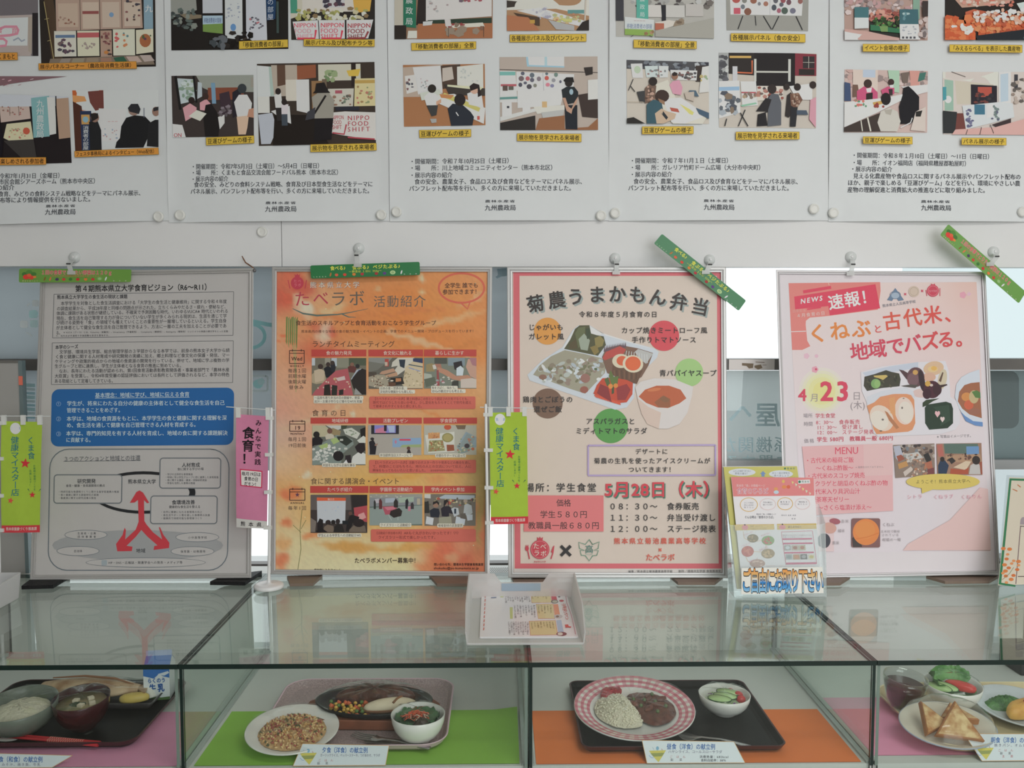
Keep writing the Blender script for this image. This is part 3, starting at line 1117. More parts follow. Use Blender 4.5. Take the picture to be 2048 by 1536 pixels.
c.photo([(806, 130), (969.5, 128), (971, 250.5), (808, 253.5)], '''
r 0 0 100 100 9C6A44
p A9988A 0 4 48 0 48 52 0 52
p 4A3A30 46 2 70 0 70 36 48 40
p B4AAA0 48 6 60 4 62 24 48 28
p C9CCC6 12 4 46 2 48 46 18 48
p D3D8D4 18 8 28 6 28 22 20 22
p D3D8D4 31 7 42 5 43 22 32 22
p C3C1BE 2 18 14 16 18 42 4 47
n 4 22 10 20 8 2.5 7A5A5A 505058
p C9CBC4 16 20 30 18 32 42 18 44
n 18 20 12 18 10 2 8A9090 B0A0A0
p C9C6BC 66 4 98 0 98 40 66 34
n 70 8 24 22 14 2 A8A8A0 B0B4B0
p 3A3430 50 32 100 40 100 52 56 50
p C9C3A4 54 33 98 38 94 43 54 36
p B9BEB4 20 46 44 40 48 52 22 58
p D5D2C0 40 50 62 48 100 72 98 98 70 80 44 64
p B8B060 50 46 76 60 94 72 92 78 72 66 46 52
p B57A48 44 48 62 50 58 56 46 54
p C7C9C8 25 52 32 44 40 48 44 60 40 68 28 66
e 35 39 5.2 7 2A2420
p C09478 40 60 46 56 46 62 40 66
p 3A3A3A 28 66 42 66 40 82 34 84
p CFCAC4 78 48 86 44 96 52 98 72 80 66
e 87 41 5.5 8 C09A86
p 2A2020 81 36 86 31 93 34 95 52 91 54 91 40 82 44
p 262A33 54 72 60 64 72 66 82 78 86 86 84 100 58 100
e 69 58 7 10 262020
p 9A9A98 32 88 40 88 40 94 34 95
r 90 85 3 6 B85048
l C8C8CC 2 64 78 67 84''', 23)
c.photo([(999, 114.5), (1195, 113), (1196, 260), (1000.5, 260.5)], '''
r 0 0 100 100 A99C92
p C4CAD2 27 0 66 0 66 13 28 13
p 8FB4CC 27 0 29 0 30 11 66 13 66 15 28 13
r 46 0 2.5 12 9FBCD0
l 4A4440 1.5 0 17 100 22
p C4C4C2 0 19 16 19 18 62 0 62
r 0 20 16 5 6FA8A0
r 1 37 16 3 A8545C
p C9CACB 17 20 76 24 75 46 17 46
l A0A0A4 1 44 21 45 46
e 23.5 22.5 2 2.6 5A5C6A
e 33 25 2.4 3.4 5C6670
e 22 29.5 2.8 3.6 6A5C60
e 28.5 29.5 2.2 3 A85A60
e 33 31.5 2.2 3 5A5A68
e 40 30 2.2 3.2 7A7078
e 21 38 2 3 4C4C58
e 30 40.5 2.6 3.4 4A4850
e 36 39 1.8 2.6 7A7A70
e 26 35.5 1.8 2 5A5A6A
e 48 23 1.5 2 5A6A70
e 48 29 2.2 3 B8554A
e 57.5 24.5 2 3 6A8078
e 55 32 2 2.6 8A8A90
e 53.5 39.5 2 2.4 7A7A98
e 49 38 2.2 2.6 D07888
e 62 34 1.2 2 5A5A6A
r 3 39 5 7 5A4A44
r 9 40 5 5 5A5A50
p 5A8A84 0 55 18 54 18 57 0 58
p C9C8C2 18 46 66 46 62 66 18 70
p BFC0BE 0 82 36 70 38 74 0 88
p D0CFC8 2 62 12 60 12 80 2 82
r 7 67 2.5 3 3A3A42
p D3D2CC 23 60 31 58 31 74 23 76
p C4C2BA 34 68 66 66 66 72 38 78
p A9AAA8 42 76 66 72 64 80 44 85
r 43 61 5 8 C0A070
p 2A2624 0 90 36 80 36 100 0 100
p 8A5C3C 40 84 66 80 66 98 90 96 100 84 100 100 36 100
p 3A2E2A 80 52 100 48 100 84 84 82
p 302A28 86 15 95 14 95 24 88 26
p C6C4C0 90 32 100 31 100 58 90 59
p 20262A 63 45 68 41 76 41 80 48 80 55 78 62 66 66 64 56
e 70.5 35.5 4 5.6 2A2422
p 1F1C1C 65 32 68 28 75 28 76 35 66 34
e 73 48 2 4 8FA8B4
p 1C2028 66 66 79 66 79 100 67 100
p B08A74 64 56 67 56 70 68 74 72 73 78 68 74
p B08A74 80 54 78 64 74 72 72 74 76 62''', 24)
caption(c, [(822.4, 86), (952.4, 83), (952.4, 98.2), (823, 101.2)], '「移動消費者の部屋」全景')
caption(c, [(1019.5, 69), (1172.8, 67.7), (1172.8, 83.5), (1019.5, 84.8)], '各種展示パネル及びパンフレット')
caption(c, [(838, 260), (942.5, 258.5), (942.5, 274), (839, 276)], '豆運びゲームの様子')
caption(c, [(1034, 267), (1163, 267.5), (1163, 284), (1034, 282.4)], '展示物を見学される来場者')
c.build()

# ---- notice 4
t, c = pinned('white notice with a photo of a woman in a teal vest at a table', [(1219, -190), (1656, -190), (1656, 441), (1217.5, 442)], 4)
notes(c, [(1259.4, 321.5, 1463, 321, 12, '・開催期間：令和７年11月１日（土曜日）'), (1259.4, 335, 1527.5, 335, 12, '・場　　所：ガレリア竹町ドーム広場（大分市中央町）'),
          (1259.4, 349, 1344, 348.8, 12, '・展示内容の紹介'), (1256, 362.6, 1602, 363.4, 12, '　食の安全、農業女子、食品ロス及び食育などをテーマにパネル展示、'),
          (1256, 376, 1584, 376.4, 12, 'パンフレット配布等を行い、多くの方に来場していただきました。'), (1406, 402, 1467, 402.4, 11, '農林水産省', 0.55), (1406, 415, 1468, 415.4, 12.5, '九州農政局')])
c.photo([(1231, -60), (1428, -60), (1428, 77), (1232, 73.5)], '''
r 0 0 100 100 A6A49E
n 0 30 100 26 60 6 6A6460 8A8884 4A4444 9A9A98 B0B0AE
r 0 40 8 36 3A3A40
r 21 30 12 44 4FA090
v 27 38 72 8 B8D8D0 農政局
r 33 52 14 18 C0BCB8
r 48 52 22 18 B8B6B2
r 71 50 18 18 B0ACA8
p 26262C 46 52 51 52 51 78 47 78
p C4BDB4 40 78 54 74 62 76 60 82 44 90
r 40 79 9 10 A8604A
n 60 74 10 12 10 5 8A7A68 6A5A4A
p BFC6CC 9 70 39 74 38 92 9 90
p BCCBDA 9 78 38 80 38 90 9 88
p 7FA04A 9 88 38 89 38 98 9 97
t 11 84 37 8 6A7A98 移動消費者の部屋
t 18 76 30 5 A07070 ーーーー
n 30 90 8 6 6 3 8A6A4A A08060
p 9A9890 40 90 100 70 100 100 40 99
l 4A4A44 1 18 97 15 100
l 4A4A44 1 34 97 37 100''', 31)
c.photo([(1452, -60), (1618, -60), (1616, 62.5), (1453, 60.5)], '''
r 0 0 100 100 8F8E88
p C9C8CA 4 20 94 22 92 75 5 74
l A8A8AC 1 53 40 53 74
e 12 49 5 6 A8504A
e 22 51 3 4 7A7A74
e 33 51 4 5 8A5A48
e 40 56 2 3 7A7A80
e 48 56 3 4 9A6A58
e 20 61 2.6 4 6A7078
e 26 69 4.4 6 7A5040
r 9 63 8 10 B85060
e 60 50 3 5 5A5A60
e 69 50 3.2 4.5 8A4A50
e 76 53 3 4.6 6A4A54
e 67 57 2.6 3.6 5A5A64
e 58 62 3 5 4A5058
e 64 67 2.6 4 9A5A6A
e 71 67 4 5.6 4A5850
e 81 67 3.6 4.6 6A6A7A
e 90 51 3 4.6 8A5A54
l 2A2A2C 2 20 76 14 98
l 2A2A2C 2 45 76 55 98
l 2A2A2C 1.6 35 76 36 92
l 2A2A2C 2 64 76 56 98
l 2A2A2C 2 85 76 93 98''', 32)
c.photo([(1253, 120), (1417.5, 124.5), (1418, 248), (1254, 247)], '''
r 0 0 100 100 B9B1A6
r 0 0 100 14 4A4A4E
n 0 0 100 16 40 5 7A8088 A8ACB0 3A3A44 6A7078
r 84 6 16 26 3A302C
p C6CBC8 5 6 19 5 20 28 7 28
e 13 15 4 6 A8B8A0
p B8C6CE 22 9 38 8 38 26 24 27
p C0C6C6 39 8 51 8 50 26 40 27
n 26 14 22 12 14 2.4 7A8080 8A6A6A
p C6C6C2 53 14 86 14 85 30 54 30
n 54 16 30 12 26 3 4A484C 7A5450 605A58
p CFCBC0 92 8 100 6 100 48 88 50
n 90 14 8 16 6 3 B0A068 8AA080
l 3A3A3C 1.6 8 30 2 48
l 3A3A3C 1.6 4 40 10 50
p C8C0B4 30 40 50 30 60 60 98 88 92 100 56 100 44 80
p D2CEC2 44 60 66 58 98 86 70 100 54 98
p C9BE68 64 68 82 80 80 86 76 84
p A85040 52 74 62 76 64 82 54 80
p 3A3A3C 12 50 22 48 24 66 16 66
p 6A5448 22 44 30 34 36 40 34 64 22 68
n 22 38 12 28 18 3 8A6A58 503C34 B09080
e 32 33 5.2 7 2A2220
p D08CA0 52 38 56 32 64 30 68 42 66 54 56 52
e 58.5 24 4 5.6 8A6450
p 2A2220 55 20 58 17 62 19 61 23 56 24
p 34535E 24 70 32 62 42 64 44 78 40 100 24 100
p B8A088 34 84 42 76 48 80 60 84 58 92 44 100 36 100
e 43 56 8.5 10 3A2A24
p 8A6A50 38 60 46 64 46 70 40 66
p 2A2E34 44 80 50 90 48 94 43 86
p 4A6070 76 46 84 46 88 56 76 54
p B0A498 70 50 82 48 82 64 72 60
p 40566A 84 74 100 82 100 92 88 84
p 26221F 0 92 8 90 22 100 0 100
l A89C8C 1 0 66 20 66''', 33)
c.photo([(1437.6, 105.5), (1633, 107), (1631.7, 257), (1438, 255)], '''
r 0 0 100 100 B4ACA2
r 0 0 10 40 9A9C9C
n 0 0 9 38 14 5 4A4A4E B8BAB8 5A5A60
p 2A2422 10 0 36 0 36 30 10 28
r 11 4 22 3 C09A50
l C0603A 3 16 26 34 27 34 10
p 1F1B1C 36 0 78 0 78 46 36 44
r 36 8 2.4 30 B9BAB4
r 71 8 2.6 30 B9BAB4
r 36 24 36 2.4 B0B0A8
p 7A2C38 78 0 100 1 100 30 78 30
r 86 4 12 16 302A2C
l A8A49A 1 92 4 92 20
l A8A49A 1 86 12 98 12
r 82 21 16 8 2A2422
p B8B8BC 14 18 19 18 19 38 14 38
p C3C9CE 0 38 21 37 22 80 0 88
p 88A8C4 0 46 21 45 21 50 0 51
n 1 54 19 26 18 5.5 5A6068 7A6A5A 4A4E58 98A0A8
p C2C8C2 22 38 38 38 40 70 24 72
r 23 52 15 2 A85058
n 23 54 15 6 8 3 7A6A60 A08A70
p 7FAF94 22 70 38 66 39 68 24 72
p C4BCB2 39 44 66 44 66 62 39 64
n 40 46 26 14 20 3.4 8A4A40 6A5A54 A8766A 4A4444
p C9C9C4 72 44 96 40 96 62 80 62
p 2A2A2E 49 62 52 56 58 58 60 74 48 80
p 55585F 51 60 54 54 61 55 64 66 64 96 50 98
e 54.5 48 4.6 6.4 2E2624
p 1E1B1E 40 82 48 79 50 97 39 98
p 242022 38 78 48 60 54 62 50 78
p 2C2626 70 56 74 52 77 60 76 78 72 86 68 84
p 6A4A3C 73 54 82 53 86 62 80 74 74 70
n 74 54 10 16 14 2.6 8A6A58 503830 A08878
p 242428 74 72 81 72 79 98 73 98
e 80.5 45 3.6 5 2A2220
e 69.5 45 3 4.4 2E2624
p C08A98 94 62 100 58 100 99 93 88
e 96.5 42 3.6 5 2E2422
p 44505F 80 76 90 76 92 82 80 82
l 26262A 2 22 80 30 98
l 26262A 2 27 76 20 98
l 26262A 2 8 88 6 98''', 34)
caption(c, [(1267, 79.4), (1393.6, 82.4), (1393.6, 98), (1267, 96)], '「移動消費者の部屋」全景')
caption(c, [(1461.6, 66.5), (1610.7, 68.3), (1610.7, 85.4), (1461.6, 82.4)], '各種展示パネル（食の安全）')
caption(c, [(1284, 253), (1387, 252.5), (1387, 268), (1284, 268.7)], '豆運びゲームの様子')
caption(c, [(1471.5, 263.6), (1598.7, 263.6), (1598.7, 279), (1471.5, 280)], '展示物を見学される来場者')
c.build()

# ---- notice 5 (cut by the picture edge)
t, c = pinned('white notice with a photo of bagged carrots on a market stall', [(1660, -190), (2098, -190), (2098, 444), (1656.5, 443)], 5)
notes(c, [(1703, 310.5, 1984.5, 313.5, 12, '・開催期間：令和８年１月10日（土曜日）〜11日（日曜日）'), (1703, 325, 1938, 327.5, 12, '・場　　所：イオン福岡店（福岡県糟屋郡粕屋町）'),
          (1700, 338, 1784, 339, 12, '・展示内容の紹介'), (1695, 352, 2041.4, 354, 12, '　見える化農産物や食品ロスに関するパネル展示やパンフレット配布の'),
          (1695, 365.5, 2040, 367, 12, 'ほか、親子で楽しめる「豆運びゲーム」などを行い、環境にやさしい農'), (1694.5, 379.5, 1975, 381, 12, '産物の理解促進と消費拡大の推進などに取り組みました。'),
          (1840, 403.6, 1898, 404, 11, '農林水産省', 0.55), (1839.5, 416, 1900, 416.6, 12.5, '九州農政局')])
c.photo([(1688, -60), (1857, -60), (1855, 81), (1689, 80)], '''
r 0 0 100 100 A68A80
n 0 40 100 22 70 5 B08C8C 8A7A78 C4B4B2 7A6664 A09090
r 82 40 8 30 7A9A88
p 2A2A26 30 64 68 60 68 96 30 90
n 31 58 36 12 40 4 A8605A B87A68 8C4A40 C09080
n 31 68 36 16 50 4 3F6A34 2E4A28 507A40 2A3A22 A86A60
p 2F6A4A 31 78 68 84 68 90 31 86
p 6A8A50 42 80 52 80 52 88 44 88
p B8948C 0 84 30 88 66 97 66 100 0 100
p C9C4C4 0 88 20 92 46 100 0 100
p 3F6A70 12 53 29 53 29 68 12 68
p BFC3C4 12 68 29 68 29 83 12 84
p 3A6068 66 56 88 56 89 77 66 77
n 70 62 12 7 4 4 9AB0B0 5A8088
p C4C7CC 66 77 89 77 91 99 67 99
n 70 80 16 12 14 1.6 A0A0A8 9AA0A8
t 69 96 86 4 4A4A50 ■■■■
n 91 70 9 26 12 6 6A6060 9A9090 B8A8A4
p 3A302E 93 44 100 44 100 66 94 66''', 41)
c.photo([(1890, -60), (2060, -60), (2060, 80), (1889.5, 80)], '''
r 0 0 100 100 26201E
p B08A78 10 40 90 40 60 50 20 54
n 12 40 70 12 30 4 C0887A B86A58 D0B0A4
p B9C4C0 84 48 100 44 100 66 92 64
p B0583A 24 60 34 56 60 62 100 66 100 84 70 96 46 98 34 82 24 74
n 26 62 72 32 90 5 C8683A B8522C D08050 A84A2C CF7044
n 34 56 62 20 60 4 D0C4BC C4B0A4 E0D8D0 C89A84
p C0582C 0 66 10 66 24 78 36 90 36 100 0 100
n 0 68 34 30 40 6 D0683A B85028 C87040
n 8 78 22 12 14 4.5 D8D0C8 C8C0B8
p 20242A 36 94 100 84 100 100 38 100
p 4A6068 94 88 100 86 100 98 92 98''', 42)
c.photo([(1689, 139), (1855.5, 142), (1854, 265.5), (1688, 265)], '''
r 0 0 100 100 B9A29C
n 0 0 100 30 60 6 A08C88 C4B0AC 8A7A78 B4948E
r 10 0 30 34 C8B4AA
r 22 0 15 12 A8B4C8
p 9AB8A0 52 0 66 0 66 36 56 34
p 6A5C54 68 4 78 2 76 20 70 20
p C08A80 78 0 90 0 90 36 80 30
p 3A6A60 90 4 98 2 96 14 88 18
p C9C4C4 68 26 100 22 100 34 84 40
p 3A4A6A 0 20 7 22 8 50 0 50
p 6A5044 10 24 16 24 18 42 10 44
p B84A70 15 34 24 26 34 28 40 36 40 50 15 50
p 2A2422 26 38 34 36 34 54 26 54
e 28 22 5 7 3A2A26
p D3C8C2 26 30 33 28 32 36 27 36
p B84A70 44 32 52 26 60 28 60 38 46 40
p 352A2C 53 30 58 30 58 40 54 40
e 56 19 3.8 5.4 3A2826
p D3C8C2 54 24 59 23 59 28 55 28
p C9C5C2 0 52 50 44 70 38 72 46 40 68 0 92
p D8D4D0 8 66 24 58 30 66 14 76
n 12 48 14 10 10 3 C06A60 5A8A6A
p B89048 34 52 48 48 50 52 36 58
n 36 52 14 8 6 3 8A3A34
p 17151A 70 40 71 28 77 25 83 32 90 42 90 70 80 86 68 86 66 58
p 3A302C 0 92 40 70 50 66 60 98 0 99
l C8C0B4 3 28 76 32 98
l C8C0B4 2 20 80 22 98
p B8B4AC 40 84 44 66 54 60 64 66 68 82 64 98 44 98
e 50 46 6 10 1E1A1C
p A09A90 48 64 58 62 56 72 50 70
p C0B4AC 86 66 98 58 98 98 80 96
p 262422 86 66 94 64 92 74 86 74
l D0CCC8 2 68 92 80 84 82 76''', 43)
c.photo([(1885, 144), (2060, 144), (2060, 270), (1886, 269)], '''
r 0 0 100 100 BEB4AE
p CBC3BA 0 0 64 0 64 24 26 14 0 10
l 6A605C 2 10 0 26 8
p B8B0A0 14 14 58 20 58 50 16 52
p 8AA898 2 12 12 14 12 62 2 62
e 6 44 4 6 C8D4CE
p 3F8A94 0 24 4 24 4 44 0 46
p 26222A 32 20 62 22 62 52 32 52
p A84A3C 40 24 56 24 56 40 40 40
n 34 34 24 18 22 4 2A2A30 3A3236 6A3A34
p C6CBD4 64 0 78 0 78 64 64 72
p A8B8D8 66 4 75 2 75 46 66 48
r 82 4 4 22 3A3A40
n 80 10 20 40 20 5 8A7A70 5A5450 A89A90
p 2A2C2E 0 62 16 64 16 98 0 98
p 6A3A34 16 66 26 66 26 92 14 92
p BDC1C8 22 54 64 48 80 50 82 72 26 92
r 36 52 12 16 3A6A80
p C9CCD0 50 52 58 51 58 70 50 74
n 26 60 8 28 16 3 6A6A88 5A5A78
n 56 54 8 24 12 3 5A5A70 6A7A78
p 3A2E30 56 84 78 74 78 82 62 88
p C49A94 14 92 60 88 100 72 100 100 10 100
l 2A2628 1.2 28 92 26 100
l 2A2628 1.2 44 88 42 100
l 2A2628 1.2 54 84 58 98''', 44)
caption(c, [(1725.4, 87.8), (1819, 88.4), (1819, 104), (1725.4, 103.4)], 'イベント会場の様子')
caption(c, [(1898.5, 89), (2044.4, 90), (2044.4, 105.8), (1898.5, 104)], '「みえるらべる」を表示した農産物')
caption(c, [(1725.4, 273), (1825, 273.5), (1825, 289), (1726, 287.6)], '豆運びゲームの様子')
caption(c, [(1922.5, 275.6), (2012.4, 276), (2012.4, 291), (1922.5, 290)], 'パネル展示の様子')
c.build()

# ---- round white magnets
MAGNET = mat('white_magnet_plastic', 'C9C7BE', 0.4, 0.5, noise=0.03, nscale=60)
def magnet(px, py, label, on_paper=True):
    Y = YW - (0.0062 if on_paper else 0.0)
    p = onY(px, py, Y)
    M = Matrix.Translation(p) @ Matrix.Rotation(math.radians(90), 4, 'X')
    t = thing('round_magnet', label, 'magnet', p, 'round white magnets')
    MB().lathe([(0, 0.0), (0.0108, 0.0), (0.0114, 0.0008), (0.0112, 0.005), (0.0102, 0.0064), (0.0085, 0.0068)], 28, M=M).build('case', MAGNET, t)
    MB().lathe([(0.0085, 0.0068), (0.0078, 0.0062), (0.004, 0.0063), (0, 0.0063)], 28, M=M).build('cap', MAGNET, t)
def side_of(k, what): return 'round white magnet on the lower %s corner of the %s' % (('window-panel-side', 'far')[k], what)
for px, py, k, side in ((318, 433.5, 0, 1), (361, 430.5, 1, 0), (763, 430, 1, 1), (793.5, 424, 2, 0), (1202, 431.5, 2, 1), (1230, 426.5, 3, 0), (1627, 418, 3, 1), (1666, 426, 4, 0), (2044, 424, 4, 1)):
    what = ['orange-captioned notice', 'notice with red-lettered boxes', 'notice showing the black-capped man', 'notice showing the teal vest', 'notice showing carrots'][k]
    magnet(px, py, side_of(side, what))
magnet(525, 464, 'round white magnet alone on the bare wall below the notice with red-lettered boxes', False)
# ================================================================ framed poster boards on the glass cases
FOOT_K = mat('black_rubber_foot', (0.012, 0.012, 0.013), 0.6, 0.3, bump=0.4, bscale=160)
FOOT_B = mat('brown_foot', '6E5E52', 0.5, 0.4, noise=0.1, nscale=30)
BACKING = mat('board_backing', (0.45, 0.43, 0.40), 0.8)

def board(label, corners, lean, yaw=0.0, fw=10, paper='A9A6A3', frame='9E9C9A', group='framed posters standing on the glass cases', lift=0.007, bm=None):
    tl, tr, br, bl = corners
    mid = ((bl[0] + br[0]) / 2, (bl[1] + br[1]) / 2)
    p0 = onZ(mid[0], mid[1], ZT + lift)
    ztop = onY((tl[0] + tr[0]) / 2, (tl[1] + tr[1]) / 2, lean).z
    a, w = math.atan2(lean - p0.y, ztop - p0.z), math.radians(yaw)      # leans back so that its top edge comes to rest near the wall
    n = Matrix.Rotation(w, 3, 'Z') @ Vector((0, -math.cos(a), math.sin(a)))
    S = plane_surf(p0, n)
    t = thing('poster_board', label, 'poster', (p0.x, p0.y, ZT), group)
    def inset(k):
        cx = sum(p[0] for p in corners) / 4; cy = sum(p[1] for p in corners) / 4
        return [(x + (k if x < cx else -k), y + (k if y < cy else -k)) for x, y in corners]
    o, m, i = corners, inset(fw * 0.55), inset(fw)
    rings = [(o, -0.010), (o, 0.0055), (inset(fw * 0.12), 0.0062), (inset(fw * 0.45), 0.0062), (m, 0.0042), (inset(fw * 0.7), 0.0050), (inset(fw * 0.92), 0.0046), (i, 0.0012)]
    mb = MB()
    R = [[S(x, y, z) for x, y in q] for q, z in rings]
    mb.loft(R, 0, False, False, None, False)
    mb.build('frame', mat('frame_' + frame, frame, 0.36, 0.5, 0.35), t)
    bk = MB()
    bk.loft([[S(x, y, -0.010) for x, y in inset(1)], [S(x, y, -0.004) for x, y in inset(1)]], 0, True, True, None, False)
    bk.build('backing', BACKING, t)
    sh = MB()
    s = inset(fw - 0.6)
    q = [S(x, y, 0.0) for x, y in s] + [S(x, y, -0.0035) for x, y in s]
    sh.add(q, [(3, 2, 1, 0), (4, 5, 6, 7)])
    sh = sh.build('sheet', bm or mat('sheet_' + paper, paper, 0.5, 0.3, noise=0.015, nscale=20), t)
    return t, Canvas(S, sh, 'poster_ink'), S, inset

def slab(name, pts_px, z0, z1, m, parent):
    """flat pad on the glass: outline given where it lies"""
    P = [onZ(x, y, z0) for x, y in pts_px]
    return MB().loft([[(p.x, p.y, z0) for p in P], [(p.x, p.y, z1) for p in P]], 0, True, True, None, False).build(name, m, parent)

print_mat('poster_ink', 0.42, 0.35)

# ---------------------------------------------------------------- board 1: vision statement
B1 = [(81, 543), (507, 536), (502.5, 1156), (60, 1160)]
t, c, S, I = board('framed white poster of dense text and a blue panel over a red arrow diagram', B1, 1.884, 0.0, 9.5, 'A6A3A1')
K, G = '34353A', '5A646C'
c.part('lettering')
c.text(150.2, 577.5, 422, 573.6, 14.5, '第４期熊本県立大学食育ビジョン（R6〜R11）', '1E1F22', 0.022)
c.frame([(108, 588.6), (467.3, 583.4), (466, 670.6), (105.2, 675.8)], 0.9, '505256')
c.frame([(104.5, 685.8), (466.6, 681.6), (465.4, 765), (102.7, 769)], 0.9, '505256')
for r in [(114, 594.4, 255, 592.8, 9, '熊本県立大学学生の食生活の現状と課題', 0.02), (121.4, 606.9, 453.7, 602.7, 8.8, '本学学生を対象とした食生活調査における「大学生の食生活と健康維持」に関する令和４年度'),
          (113.4, 617.2, 456, 613.2, 8.8, 'の調査結果から、平成28年度と同様の問題点が示された。立ちくらみやだるさ・疲れ・便秘など、'), (113, 626.6, 456.5, 621.9, 8.8, '体調に課題がある状態が継続している。不確実で予測困難な時代、いわゆるVUCA※時代といわれる'),
          (112.7, 636.6, 453.7, 631.5, 8.8, '現在、食生活を自己管理する力が身についていない学生が多くみられる現状は、生涯を通じて学'), (112.3, 645.3, 453.3, 641.3, 8.8, 'び続ける姿勢を「食」の領域でも備えていくことの重要性が一層増しているといえる。学生自身'),
          (112, 655.4, 453.3, 651.4, 8.8, 'が主体者として健全な食生活を自己管理できるよう、方法に一層の工夫を加えることが必要であ'), (112, 665.5, 124, 665.3, 8.8, 'る。'),
          (127, 664.8, 456, 662.6, 4.2, '※VUCA（ブーカ）とは、Volatility（変動性）、Uncertainty（不確実性）、Complexity（複雑性）、Ambiguity（曖昧性）という４つの単語の頭文字をとった言葉'), (111.6, 672, 221, 670.6, 4.2, 'で、先行きが不透明で予測困難な状況を意味する。'),
          (110.4, 694.5, 156.6, 692.9, 8.8, '本学のシーズ', 0.02), (118.6, 703.9, 459.6, 700.4, 8.6, '文学部、環境共生学部、総合管理学部の３学部からなる本学では、前身の熊本女子大学から続'),
          (110.4, 713.5, 459.6, 710, 8.6, 'く食と健康に関する人材育成や研究開発の実績に加え、郷土料理など食文化の保護・発信、マー'), (109.7, 722.9, 459, 720.3, 8.6, 'ケティングや政策的視点からの地域の食資源の開発を行っている。併せて、地域に学ぶ複数の学'),
          (109.2, 732.2, 367, 730.8, 8.6, '生グループと密に連携し、学生が主体者となる食育の推進に努めている。'), (117.9, 742, 459, 739.3, 8.6, 'なお、長年にわたる活動が認められ、第1回食育活動表彰教育関係者・事業者部門で「農林水産'),
          (109.2, 751.9, 459, 749, 8.6, '大臣賞」を受賞し、令和4年度受審の認証評価においては長所として評価されるなど、本学の特色'), (108.7, 762, 230.6, 761.5, 8.6, 'ある取組として定着してきている。')]:
    c.text(*r[:6], K, r[6] if len(r) > 6 else 0.004)
c.part('blue_panel')
c.poly([(x - 0.018 * (y - 776), y - 0.009 * (x - 103)) for x, y in rrect(103.5, 778.5, 468.5, 893, 15, 6)], '1F5A94')
c.part('panel_lettering')
B = 'B4C2CE'
c.text(190, 790.6, 379, 788.5, 10.8, '基本理念：地域に学び、地域に伝える食育', B, 0.008); c.line([(190, 796.6), (379, 794.4)], 0.8, B)
for y, n_ in ((807.5, '①'), (837.5, '②'), (867.5, '③')): c.char(117.2, y, 11, n_, '8FA8C0')
for r in [(133.8, 807, 449.5, 805.4, '学生が、将来にわたる自分の健康の主体者として健全な食生活を自己'), (133.4, 820.6, 246, 820, '管理できることをめざす。'), (133, 837.5, 453.7, 835.4, '本学は、地域の食資源をもとに、本学学生の食と健康に関する理解を深'),
          (133, 850.4, 397.5, 849, 'め、食生活を通して健康を自己管理できる人材を育成する。'), (132, 866.8, 455.4, 865.8, '本学は、専門的知見を有する人材を育成し、地域の食に関する課題解決'), (131.7, 879.7, 187, 879.7, 'に貢献する。')]:
    c.text(*r[:4], 10.6, r[4], B, 0.012)
c.part('diagram')
c.rrframe(100, 898.3, 458.7, 1140.6, 38, 1.8, G, -4)
c.text(127, 918, 281, 915.5, 11.3, '３つのアクションと地域との往還', '4A4E54'); c.line([(127, 922.6), (281, 921)], 0.8, '4A4E54')
c.ell(275.5, 1090.8, 171, 30.5, '8E8F90')
c.ring(287, 985, 104, 42.5, 6, '222326'); c.ring(287, 985, 104, 42.5, 12, '222326', 10, -24, 24)
PA = 'A6A3A1'
for x0, y0, x1, y1 in ((320.3, 916.3, 441.6, 976.3), (108.6, 949.7, 243.9, 1006.4), (301.9, 992, 434.5, 1047.3)):
    c.rr(x0, y0, x1, y1, 6, PA, -1); c.rrframe(x0, y0, x1, y1, 6, 2.2, '64696E', -1)
for x, y, rx, ry in ((171.9, 1069.7, 42.7, 9.8), (394.7, 1074.4, 43.5, 9.8), (156, 1102, 42.7, 9.8), (385, 1102.6, 43.5, 9.8), (291.3, 1125, 120, 10)):
    c.ell(x, y, rx, ry, PA); c.ring(x, y, rx, ry, 1.0, G)
q = [1058, 648, 1085, 665, 1132, 742, 1115, 745, 1092, 720, 1095, 880, 1110, 905, 1160, 965, 1230, 1020, 1205, 925, 1215, 930, 1240, 985, 1285, 1045, 1282, 1085, 1165, 1100, 1170, 1070, 1195, 1065, 1120, 1000, 1072, 948, 1030, 1000, 960, 1068, 1005, 1075, 1000, 1108, 890, 1110, 880, 1055, 930, 985, 945, 930, 955, 950, 950, 1020, 1030, 945, 1052, 885, 1047, 720, 1020, 740, 985, 742, 1035, 660]
c.part('red_arrow')
c.poly([(q[i] / 3.793, 810 + q[i + 1] / 3.793) for i in range(0, len(q), 2)], 'B5323C')
c.part('diagram_lettering')
for r in [(255.7, 963, 312, 963, 9.8, '熊本県立大学', 0.012), (363.5, 930, 400, 929.6, 9.6, '人材育成', 0.02), (354.6, 938.4, 407.3, 937.6, 6, '食に関する学びの場', 0.01), (154.5, 962.6, 191.5, 962, 9.6, '研究開発', 0.02), (131.8, 971.5, 210, 971, 5.8, '食育・健康・食資源開発の拠点', 0.01),
          (343.5, 1004.8, 390, 1004.2, 9.6, '食環境改善', 0.02), (338, 1013.8, 401, 1013.4, 6, '健康的な食生活を整える', 0.01), (272, 1101.3, 291, 1101.2, 9.6, '地域', 0.01),
          (155, 1066.8, 192, 1066.6, 5.2, '生産者・企業'), (155, 1073.6, 192, 1073.4, 5.2, '団体事業者'), (376, 1075.2, 414, 1075, 5.6, '小中高等学校'), (147.5, 1102.2, 164.5, 1102, 5.6, '自治体'), (361, 1103, 411, 1102.8, 5.6, '保育園・幼稚園等'), (217, 1125.4, 365, 1124.8, 6, 'HP・SNS・広報誌・関連学会への発表・メディア等', 0.008)]:
    c.text(*r[:6], '303338', r[6] if len(r) > 6 else 0.0)
